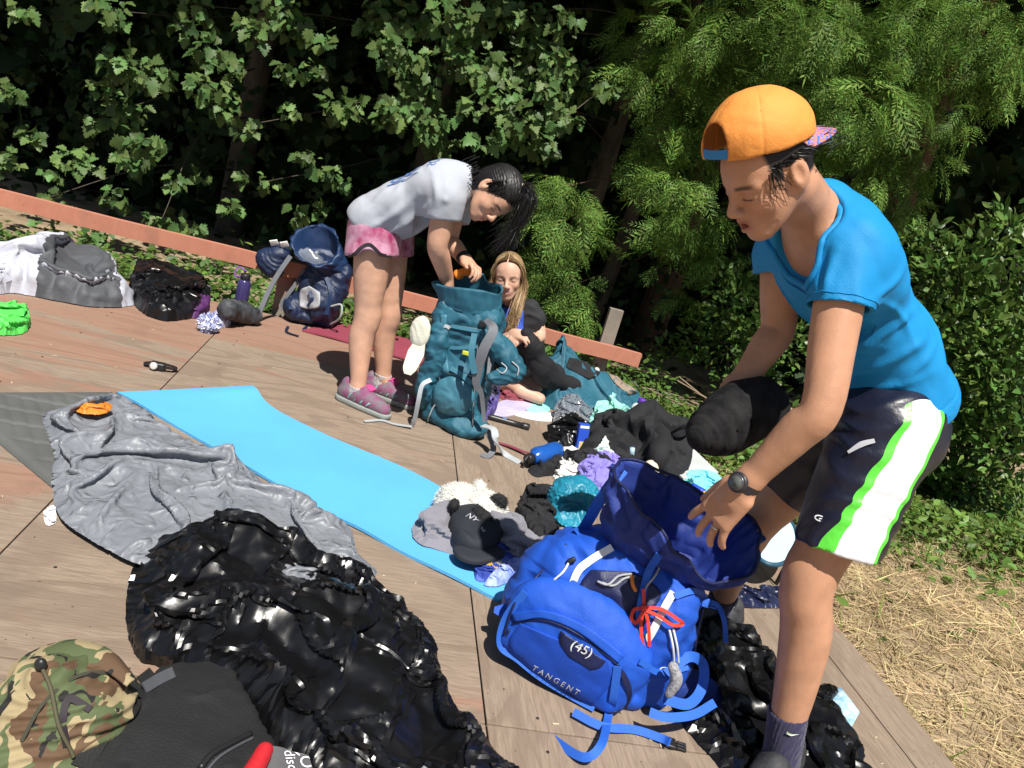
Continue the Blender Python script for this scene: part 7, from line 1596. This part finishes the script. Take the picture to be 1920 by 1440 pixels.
# open collar
cc = [at(*q) for q in ((814, 528, 3.36), (838, 522, 3.40), (852, 508, 3.46), (880, 506, 3.47), (904, 512, 3.46), (915, 528, 3.42), (941, 534, 3.40), (938, 552, 3.35), (905, 545, 3.31), (865, 540, 3.30), (832, 536, 3.32))]
R1 = closed_spline(cc, 110); c1 = R1.mean(0); low = tp.p(0, .02, .50); rings = []; th_ = np.linspace(0, 2 * math.pi, 110, endpoint=False)
ell = np.array([low + tp.M[:, 0] * .142 * math.cos(a) + tp.M[:, 1] * .105 * math.sin(a) for a in th_]); ao = np.array([math.atan2((q - c1) @ tp.M[:, 1], (q - c1) @ tp.M[:, 0]) for q in R1]); ell = np.array([low + tp.M[:, 0] * .142 * math.cos(a) + tp.M[:, 1] * .105 * math.sin(a) for a in ao])
for t in np.linspace(0, 1, 20): q = ell * (1 - t) + R1 * t; ce = q.mean(0); rings.append(ce + (q - ce) * (1 + .02 * np.sin(ao * 17 + 2 * np.sin(ao * 3)) * t ** 2 + .06 * fbm(q * 11, 6) * (.3 + t) - .05 * math.exp(-((t - .35) / .12) ** 2))[:, None])
for t in np.linspace(1, .3, 10): q = ell * (1 - t) + R1 * t; ce = q.mean(0); rings.append(ce + (q - ce) * (.95 + .05 * fbm(q * 11, 7))[:, None])
V, Fc = loft(rings, False); Fc.append(tuple((len(rings) - 1) * 110 + j for j in range(110))); tc_o = obj('collar', V, Fc, teal, tp.t)
orn = mat('orange stuff', (.85, .26, .02), .6, bump=.3)
G = SDF(); G.chain([at(862, 514, 3.40), at(888, 503, 3.42)], [.022, .018], .02); V, Fc = G.mesh(.006); V = disp(V, Fc, lambda P, N: .006 * crumple(P, 3, 6, 18, .7)); obj('orange_bag', V, Fc, orn, None, label='orange bag poking out of the teal pack under the hand', cat='bag')
# straps and trim
for q in ([(802, 600), (850, 612), (905, 622)], [(810, 645), (850, 652), (895, 650)]): web(q, T0, .016, teal2, tp.t, 'compression_strap', .008)
web([(818, 608), (838, 612), (843, 616)], T0, .016, gweb, tp.t, 'tape', .012); web([(845, 690), (862, 700), (885, 720)], T0, .022, teal2, tp.t, 'side_strap', .012); V, Fc = boxgeo(on_surface(905, 608, T0, lift=.012), .035, .012, .03, tp.M, .004); obj('buckle', V, Fc, blackp, tp.t)
for q in ([(800, 640), (795, 670), (805, 700), (798, 730)], [(818, 620), (812, 650), (822, 668)], [(835, 745), (815, 760), (805, 780), (800, 800)]): cord(q, T0, .0035, gweb, tp.t, 'cord', .012)
V, Fc = strap([at(808, 712, 3.25), at(792, 722, 3.22), at(785, 750, 3.20), at(778, 785, 3.22), at(772, 800, 3.24)], .020, .004, (-.3, -1, .2)); obj('loose_strap', V, Fc, gweb, tp.t)
V, Fc = strap([gr(772, 800, .012), gr(740, 795, .006), gr(715, 788, .006), gr(683, 790, .006)], .018, .003, (0, 0, 1)); obj('strap_tail', V, Fc, gweb, tp.t)
V, Fc = strap([at(905, 798, 3.22), at(925, 805, 3.18), at(930, 825, 3.15), gr(945, 850, .012), gr(975, 868, .006)], .034, .005, (.2, -.4, 1)); obj('hip_strap', V, Fc, gweb, tp.t)
V, Fc = strap([at(915, 812, 3.2), gr(925, 840, .03), gr(915, 856, .006), gr(902, 852, .006)], .026, .006, (0, -.3, 1)); obj('hip_strap', V, Fc, gpad, tp.t)
decal([(826, 590), (825, 640), (830, 700)], [(838, 590), (836, 640), (842, 700)], T0, teal2, tp.t, 'edge_panel', 20, 4, .006)
# shoulder harness and hip wing on the right side
G = SDF(); hw = [at(905, 625, 3.32), at(935, 650, 3.34), at(960, 680, 3.30), at(965, 700, 3.28), at(925, 708, 3.26)]; G.chain(hw, [.035, .052, .048, .042, .032], .04); V, Fc = G.mesh(.0055); V = disp(V, Fc, wr(.010, 12, 23, 1.0)); surf(V, Fc); H0 = V; hipw = obj('hip_wing', V, Fc, teal, tp.t)
for q in ([(915, 640), (905, 680), (895, 720)], [(925, 630), (912, 670), (902, 715)]): cord(q, H0, .006, gpad, tp.t, 'piping', .004)
for q in ([(930, 690), (942, 700), (950, 690), (940, 680)], [(960, 678), (972, 690), (970, 705)]): cord(q, H0, .003, gweb, hipw, 'cord', .005)
V, Fc = strap([at(912, 600, 3.26), at(925, 618, 3.20), at(905, 660, 3.18), at(893, 715, 3.20), at(903, 740, 3.22), at(908, 790, 3.24)], [.02, .04, .045, .035, .02, .018], .012, (.1, -1, .1)); obj('shoulder_strap', V, Fc, gpad, tp.t)
V, Fc = strap([at(890, 625, 3.20), at(884, 660, 3.18), at(890, 700, 3.18)], .026, .006, (0, -1, .1)); obj('strap_cover', V, Fc, teal2, tp.t)
V, Fc = boxgeo(on_surface(873, 662, T0, lift=.012), .03, .006, .02, tp.M, .003); obj('yellow_tag', V, Fc, mat('yellow tag', (.75, .75, .04), .5), tp.t)
for q in ([(832, 565), (828, 640), (824, 720), (818, 800)], [(908, 565), (897, 640), (890, 720), (886, 800)], [(812, 598), (850, 610), (905, 618)], [(800, 690), (840, 700), (890, 705)]): cord(q, T0, .0035, gpad, tp.t, 'seam', .002)
# small purple and black pouches at its foot
pile('pouch', 'purple and black pouch at the foot of the teal pack', 'pouch', pxo([(895, 775), (905, 745), (925, 742), (930, 770), (915, 788)]), .13, mat('purple pouch', (.10, .07, .30), .6, col2=(.02, .02, .03), vscale=9, bump=.3), fold=soft(.015, 14, 53), nr=24, nth=80)
# cream cap hanging from the pack
ch = thing('cap', 'cream cloth cap hanging from the side of the teal pack', 'cap', at(782, 650, 3.26)); creamc = mat('cream canvas', (.68, .66, .54), .8, var=.1, bump=.3, bscale=150)
G = SDF(); Mx = frame(at(790, 600, 3.27) - at(770, 690, 3.25), None, (-.3, -1, .1)); G.el(at(788, 622, 3.30), (.075, .05, .022), Mx, .02); V, Fc = G.mesh(.005); V = disp(V, Fc, wr(.004, 16, 3)); obj('crown', V, Fc, creamc, ch)
V, Fc = strap([at(788, 640, 3.29), at(780, 662, 3.27), at(768, 690, 3.24), at(764, 702, 3.23)], [.05, .075, .06, .03], .006, [(-.3, -1, .1), (-.1, -1, .1), (.1, -1, .2), (.1, -1, .2)]); obj('brim', V, Fc, creamc, ch)
# ---- navy pack by the railing
nv = mat('dark navy nylon', (.010, .022, .065), .5, var=.2, bump=.25, bscale=200, bump2=.4, b2scale=14); nv2 = mat('navy blue nylon', (.010, .030, .092), .45, var=.15, bump=.25, bscale=200, bump2=.4, b2scale=14)
npk = Pack('backpack', 'dark navy backpack with grey oval patch standing open by the railing', (-1.24, 4.42, 0), (.98, .2, 0), (.04, .02, 1))
npk.bx((0, .02, .15), (.125, .11, .145), .06).bx((.02, .02, .30), (.125, .105, .11), .06, .05).el((-.12, -.03, .08), (.07, .08, .08), .03).el((.03, -.09, .16), (.085, .06, .11), .03); npk.fin('main_body', nv, .0055, wr(.012, 10, 33, 1.1)); N0 = npk.V
cc = [at(543, 455, 4.32), at(560, 430, 4.42), at(595, 420, 4.50), at(625, 432, 4.48), at(636, 462, 4.40), at(622, 488, 4.32), at(595, 498, 4.26), at(560, 485, 4.26)]
R2_ = closed_spline(cc, 100); c2 = R2_.mean(0); low = npk.p(.02, .02, .36); ao = np.array([math.atan2((q - c2) @ npk.M[:, 1], (q - c2) @ npk.M[:, 0]) for q in R2_]); ell = np.array([low + npk.M[:, 0] * .12 * math.cos(a) + npk.M[:, 1] * .095 * math.sin(a) for a in ao]); rings = []
for t in np.linspace(0, 1, 18): q = ell * (1 - t) + R2_ * t; ce = q.mean(0); rings.append(ce + (q - ce) * (1 + .05 * math.sin(t * 3) + .12 * fbm(q * 8, 6) + .04 * np.sin(ao * 13 + 2 * np.sin(ao * 2)) * t ** 2 + .06 * facet(np.column_stack([ao, np.full(100, t * 2), 0 * ao]), 2.2, 5, .5))[:, None])
for t in np.linspace(1, .35, 10): q = ell * (1 - t) + R2_ * t; ce = q.mean(0); rings.append(ce + (q - ce) * (.92 + .05 * fbm(q * 11, 7))[:, None])
V, Fc = loft(rings, False); Fc.append(tuple((len(rings) - 1) * 100 + j for j in range(100))); obj('collar', V, Fc, nv2, npk.t)
V, Fc = heap(closed_spline(c2 + (R2_ - c2) * .7, 40), .05, 20, 80, (.5, .6), None, bag_fold(.02, 16, 81, .005), c2[2] - .10); obj('liner_bag', V, np.array(Fc), clearp, npk.t)
decal([(562, 575), (563, 545), (580, 536)], [(575, 580), (598, 575), (600, 548)], N0, mat('grey patch', (.42, .43, .46), .6, var=.15, bump=.2), npk.t, 'oval_patch', 14, 10, .005)
for q in ([(545, 490), (525, 520), (500, 560), (488, 590)], [(580, 545), (585, 560), (578, 575)], [(520, 500), (540, 540), (545, 580)], [(612, 520), (620, 550), (612, 590)]): web(q, N0, .022, gpad if q[0][0] == 545 else nv2, npk.t, 'strap', .014)
V, Fc = strap([at(545, 480, 4.22), at(518, 520, 4.18), at(500, 555, 4.16), at(486, 588, 4.14)], .028, .008, (-.2, -1, .2)); obj('shoulder_strap', V, Fc, gpad, npk.t)
V, Fc = tube([at(618, 575, 4.3), at(640, 572, 4.28), at(636, 598, 4.28), gr(610, 612, .01)], .006, 6, 6); obj('grey_loop', V, Fc, gweb, npk.t)
for q in ([(540, 612), (538, 622), (560, 630)], [(575, 612), (570, 618), (585, 622)]): V, Fc = strap([gr(*x, .008) for x in q], .016, .003, (0, 0, 1)); obj('strap_tail', V, Fc, nv, npk.t)
G = SDF(); G.chain([at(497, 485, 4.30), at(525, 478, 4.32)], [.055, .06], .03); G.el(at(512, 500, 4.30), (.07, .06, .06), None, .03); V, Fc = G.mesh(.006); V = disp(V, Fc, wr(.010, 14, 44, .5)); lid = obj('hanging_lid', V, Fc, nv, npk.t); surf(V, Fc); L0 = V
for q in ((514, 449), (533, 452)): V, Fc = boxgeo(at(q[0], q[1] + 6, 4.28), .045, .008, .035, frame((.9, .1, .4), None, (0, -.5, 1)), .003); obj('white_tag', V, Fc, cl_white, lid)
# daypack bits and bottle beside it
dp = thing('hip_pack', 'small grey and black hip pack beside the navy backpack', 'hip pack', gr(448, 590)); G = SDF(); G.chain([gr(428, 580, .10), gr(450, 585, .07), gr(475, 592, .05)], [.055, .06, .05], .03); V, Fc = G.mesh(.006); V = disp(V, Fc, wr(.010, 15, 53, .5)); V[:, 2] = np.maximum(V[:, 2], .003); obj('pouch', V, Fc, mat('grey black ripstop', (.012, .014, .018), .6, col2=(.07, .075, .085), vscale=13, bump=.3, bump2=1.5, b2scale=24), dp)
V, Fc = strap([gr(420, 575, .06), gr(422, 592, .02), gr(432, 597, .006)], .024, .004, (-.4, -1, .4)); obj('strap', V, Fc, gweb, dp)
bt2 = thing('water_bottle', 'dark water bottle with purple loop standing beside the hip pack', 'bottle', gr(450, 580)); b_ = A(*gr(450, 578)[:2], 0); V, Fc = lathe([(.036, 0), (.038, .01), (.038, .15), (.03, .17), (.024, .175)], b_, (0, 0, 1), 20); obj('bottle_body', V, Fc, mat('smoke bottle', (.05, .04, .14), .2, var=.2), bt2); V, Fc = lathe([(.025, .175), (.027, .178), (.027, .205), (.02, .21)], b_, (0, 0, 1), 18); obj('cap', V, Fc, blackp, bt2)
V, Fc = tube([b_ + A(-.02, 0, .19), b_ + A(-.06, -.01, .185), b_ + A(-.05, 0, .235), b_ + A(0, 0, .225)], .004, 6, 6); obj('loop', V, Fc, mat('purple loop', (.3, .08, .55), .5), bt2)

# ---- teal and black garment the blond girl holds
gm_ = thing('snow_pants', 'teal and black padded garment held up by the blond girl', 'garment', at(1090, 740, 4.15))
go_ = np.array([(.08, 4.30), (.20, 4.42), (.48, 4.56), (.72, 4.63), (.80, 4.46), (.70, 4.25), (.52, 4.12), (.36, 4.05), (.20, 4.12)])
def gl(W):
    d, t = seg_dist(W, np.array([(.12, 4.25, 0), (.28, 4.30, 0), (.48, 4.38, 0), (.72, 4.48, 0)])); return (.24 * (1 - t) + .05) * np.exp(-(d / .11) ** 2) + .04 * facet(W, 6, 31, .5)
V, Fq = cloth(go_, .10, .0095, 1.14, .2, 88, (.7, .5), fine=1.05, lump=gl, crease=((.006, 11), (.003, 26))); surf(V, Fq); GV = V
obj('teal_panel', V, Fq, teal, gm_)
G = SDF(); G.chain([at(986, 628, 3.98), at(998, 655, 4.00), at(1018, 692, 4.08), at(1045, 715, 4.18), at(1075, 725, 4.24)], [.030, .055, .066, .060, .05], .02); Vb, Fb = G.mesh(.006); Vb = disp(Vb, Fb, lambda P, N: .012 * facets(np.column_stack([P[:, 0], P[:, 2], P[:, 1]]), 10, 6, 2, .4)); obj('black_leg', Vb, Fb, cl_black, gm_)
decal([(1068, 670), (1062, 688), (1075, 695)], [(1120, 680), (1125, 700), (1105, 712)], GV, cl_black, gm_, 'pocket', 12, 8, .006); decal([(1135, 690), (1150, 715), (1180, 742)], [(1160, 692), (1185, 712), (1196, 735)], GV, mat('tan knee patch', (.30, .23, .17), .8, var=.1, bump=.2), gm_, 'tan_patch', 14, 8, .006)
letters('V', 1166, 716, .05, (10, 3), (3, -10), GV, blackp, gm_, 'logo', .010, 1, 4.05); V, Fc = ellipsoid_geo(on_surface(1120, 688, GV, lift=.01), (.017, .016, .016)); obj('button', V, Fc, cl_white, gm_)

# ---- black duffel, red label and camouflage hat in the front corner
dfm = mat('black canvas', (.011, .0115, .0125), .82, var=.25, vscale=14, bump=.45, bscale=220); df = Pack('duffel_bag', 'black canvas duffel with a long zip beside the camouflage hat', gr(330, 1470), unit(gr(480, 1400) - gr(200, 1400)), (0, 0, 1))
V, Fc = cloth(pxo([(120, 1480), (175, 1405), (225, 1345), (280, 1295), (340, 1275), (425, 1278), (450, 1330), (490, 1390), (530, 1480), (420, 1580), (200, 1590)]), .085, .008, 1.08, .5, 77, (.5, .45), fine=1.02, lump=lambda W: .012 * facet(W, 7, 3))
obj('bag', V, np.array(Fc), dfm, df.t); surf(V, Fc); D0 = V
cord([(375, 1440), (400, 1412), (440, 1390), (470, 1375)], D0, .006, blackp, df.t, 'zip', .003); cord([(385, 1448), (410, 1420), (445, 1398), (475, 1383)], D0, .003, char_n, df.t, 'zip_edge', .004); web([(150, 1440), (195, 1370), (235, 1310), (285, 1262)], D0, .034, dfm, df.t, 'webbing', .008, .005); web([(270, 1290), (300, 1272), (325, 1260)], D0, .022, char_n, df.t, 'webbing', .012, .004)
G = SDF(); G.el(at(335, 1262, 1.42), (.022, .02, .014), None); V, Fc = G.mesh(.004); obj('white_handle', V, Fc, cl_white, df.t)
lb = thing('stuff_bag', 'red and grey printed bag half hidden by the black duffel', 'bag', gr(540, 1470)); T = ruled([gr(470, 1470, .06), gr(488, 1400, .085)], [gr(600, 1480, .05), gr(580, 1412, .07)], 12, 14); T[:, :, 2] += .006 * np.sin(np.linspace(0, 5, 14))[None]
V, Fc = sheet(T, .04); obj('grey_panel', V, Fc, mat('grey print panel', (.10, .10, .105), .7, bump=.2), lb); lv = V; surf(V, Fc)
G = SDF(); G.chain([gr(462, 1470, .10), gr(496, 1408, .11)], [.02, .016], .02); V, Fc = G.mesh(.004); obj('red_trim', V, Fc, mat('red nylon', (.62, .02, .03), .55, bump=.3), lb)
letters('disc', 545, 1425, .03, (2.5, 10), (10, -2.5), lv, wm, lb, 'lettering', .004, 1, 1.2); letters('LOR', 574, 1430, .036, (2.5, 10), (10, -2.5), lv, wm, lb, 'lettering', .004, 1, 1.2)
camo = bpy.data.materials.new('woodland camouflage'); camo.use_nodes = True; N = camo.node_tree.nodes; L = camo.node_tree.links; tcn = N.new('ShaderNodeTexCoord'); prev = None
b = N['Principled BSDF']; b.inputs['Roughness'].default_value = .8; last = None
for k, (sc2, thr, colr) in enumerate(((1, 0, (.34, .27, .15)), (14, .50, (.085, .11, .045)), (17, .56, (.11, .062, .032)), (21, .62, (.014, .013, .012)))):
    if k == 0: rgb = N.new('ShaderNodeRGB'); rgb.outputs[0].default_value = (*colr, 1); last = rgb.outputs[0]; continue
    mp = N.new('ShaderNodeMapping'); mp.inputs['Location'].default_value = (k * 3.1, k * 7.7, k); mp.inputs['Scale'].default_value = (1, .7, 1); L.new(tcn.outputs['Object'], mp.inputs[0]); nz = N.new('ShaderNodeTexNoise'); nz.inputs['Scale'].default_value = sc2; nz.inputs['Detail'].default_value = 2; nz.inputs['Distortion'].default_value = .7; L.new(mp.outputs[0], nz.inputs['Vector'])
    gt = N.new('ShaderNodeMath'); gt.operation = 'GREATER_THAN'; gt.inputs[1].default_value = thr; L.new(nz.outputs[0], gt.inputs[0]); mx = N.new('ShaderNodeMix'); mx.data_type = 'RGBA'; L.new(gt.outputs[0], mx.inputs[0]); L.new(last, mx.inputs[6]); mx.inputs[7].default_value = (*colr, 1); last = mx.outputs[2]
L.new(last, b.inputs['Base Color'])
chat = thing('camouflage_hat', 'soft camouflage sun hat with chin cord in the front corner', 'hat', gr(110, 1420)); c = at(118, 1318, 1.13)
G = SDF(); Mh = frame((.95, .1, -.1), None, (-.15, .35, 1)); G.el(c + A(0, .02, -.02), (.118, .10, .085), Mh, .02); G.el(c + A(-.03, -.05, -.08), (.10, .08, .08), None, .05); G.el(c + A(.02, -.06, -.12), (.11, .09, .08), None, .05); V, Fc = G.mesh(.0045)
V = disp(V, Fc, lambda P, N: .007 * (folds(P, A(.6, .6, .8), 10, 4, .7, 1.4) - .4) + .006 * fbm(P * 14, 2) + .003 * crumple(P, 4, 6, 20, .7)); obj('crown', V, Fc, camo, chat); CV = V; surf(CV, Fc)
bi = smooth_path([at(38, 1335, 1.11), at(58, 1280, 1.15), at(118, 1250, 1.17), at(190, 1255, 1.17), at(238, 1285, 1.15)], 8); bo_ = smooth_path([at(4, 1345, 1.12), at(22, 1248, 1.20), at(120, 1200, 1.24), at(205, 1216, 1.23), at(264, 1282, 1.18)], 8)
br = []
for i in range(0):
    t = math.radians(-20 + 240 * i / 39); row = []
    for j in range(6): u = j / 5; row.append(c + A(-.03, .02, .0) + Mh @ A((.115 + .045 * u) * math.cos(t), (.10 + .05 * u) * math.sin(t), .005 + .028 * math.sin(u * 2.4) - .03 * u))
    br.append(row)
br = np.stack([bi + (bo_ - bi) * u + A(0, 0, .012 * math.sin(u * math.pi)) for u in np.linspace(0, 1, 8)], 1); V, Fc = sheet(br, .003); obj('brim', V, Fc, camo, chat); 
web([(262, 1290), (200, 1262), (140, 1270), (80, 1320), (40, 1390)], CV, .006, mat('dark hat seam', (.05, .05, .03), .8), chat, 'seam', .004); cord([(75, 1245), (95, 1290), (110, 1360), (132, 1405), (138, 1420)], CV, .0035, mat('olive cord', (.10, .09, .05), .8), chat, 'chin_cord', .008)
web([(170, 1330), (130, 1310), (118, 1350), (125, 1400)], CV, .012, blk, chat, 'band', .004); V, Fc = ellipsoid_geo(on_surface(76, 1246, CV, lift=.016), (.011, .009, .013)); obj('toggle', V, Fc, blackp, chat)
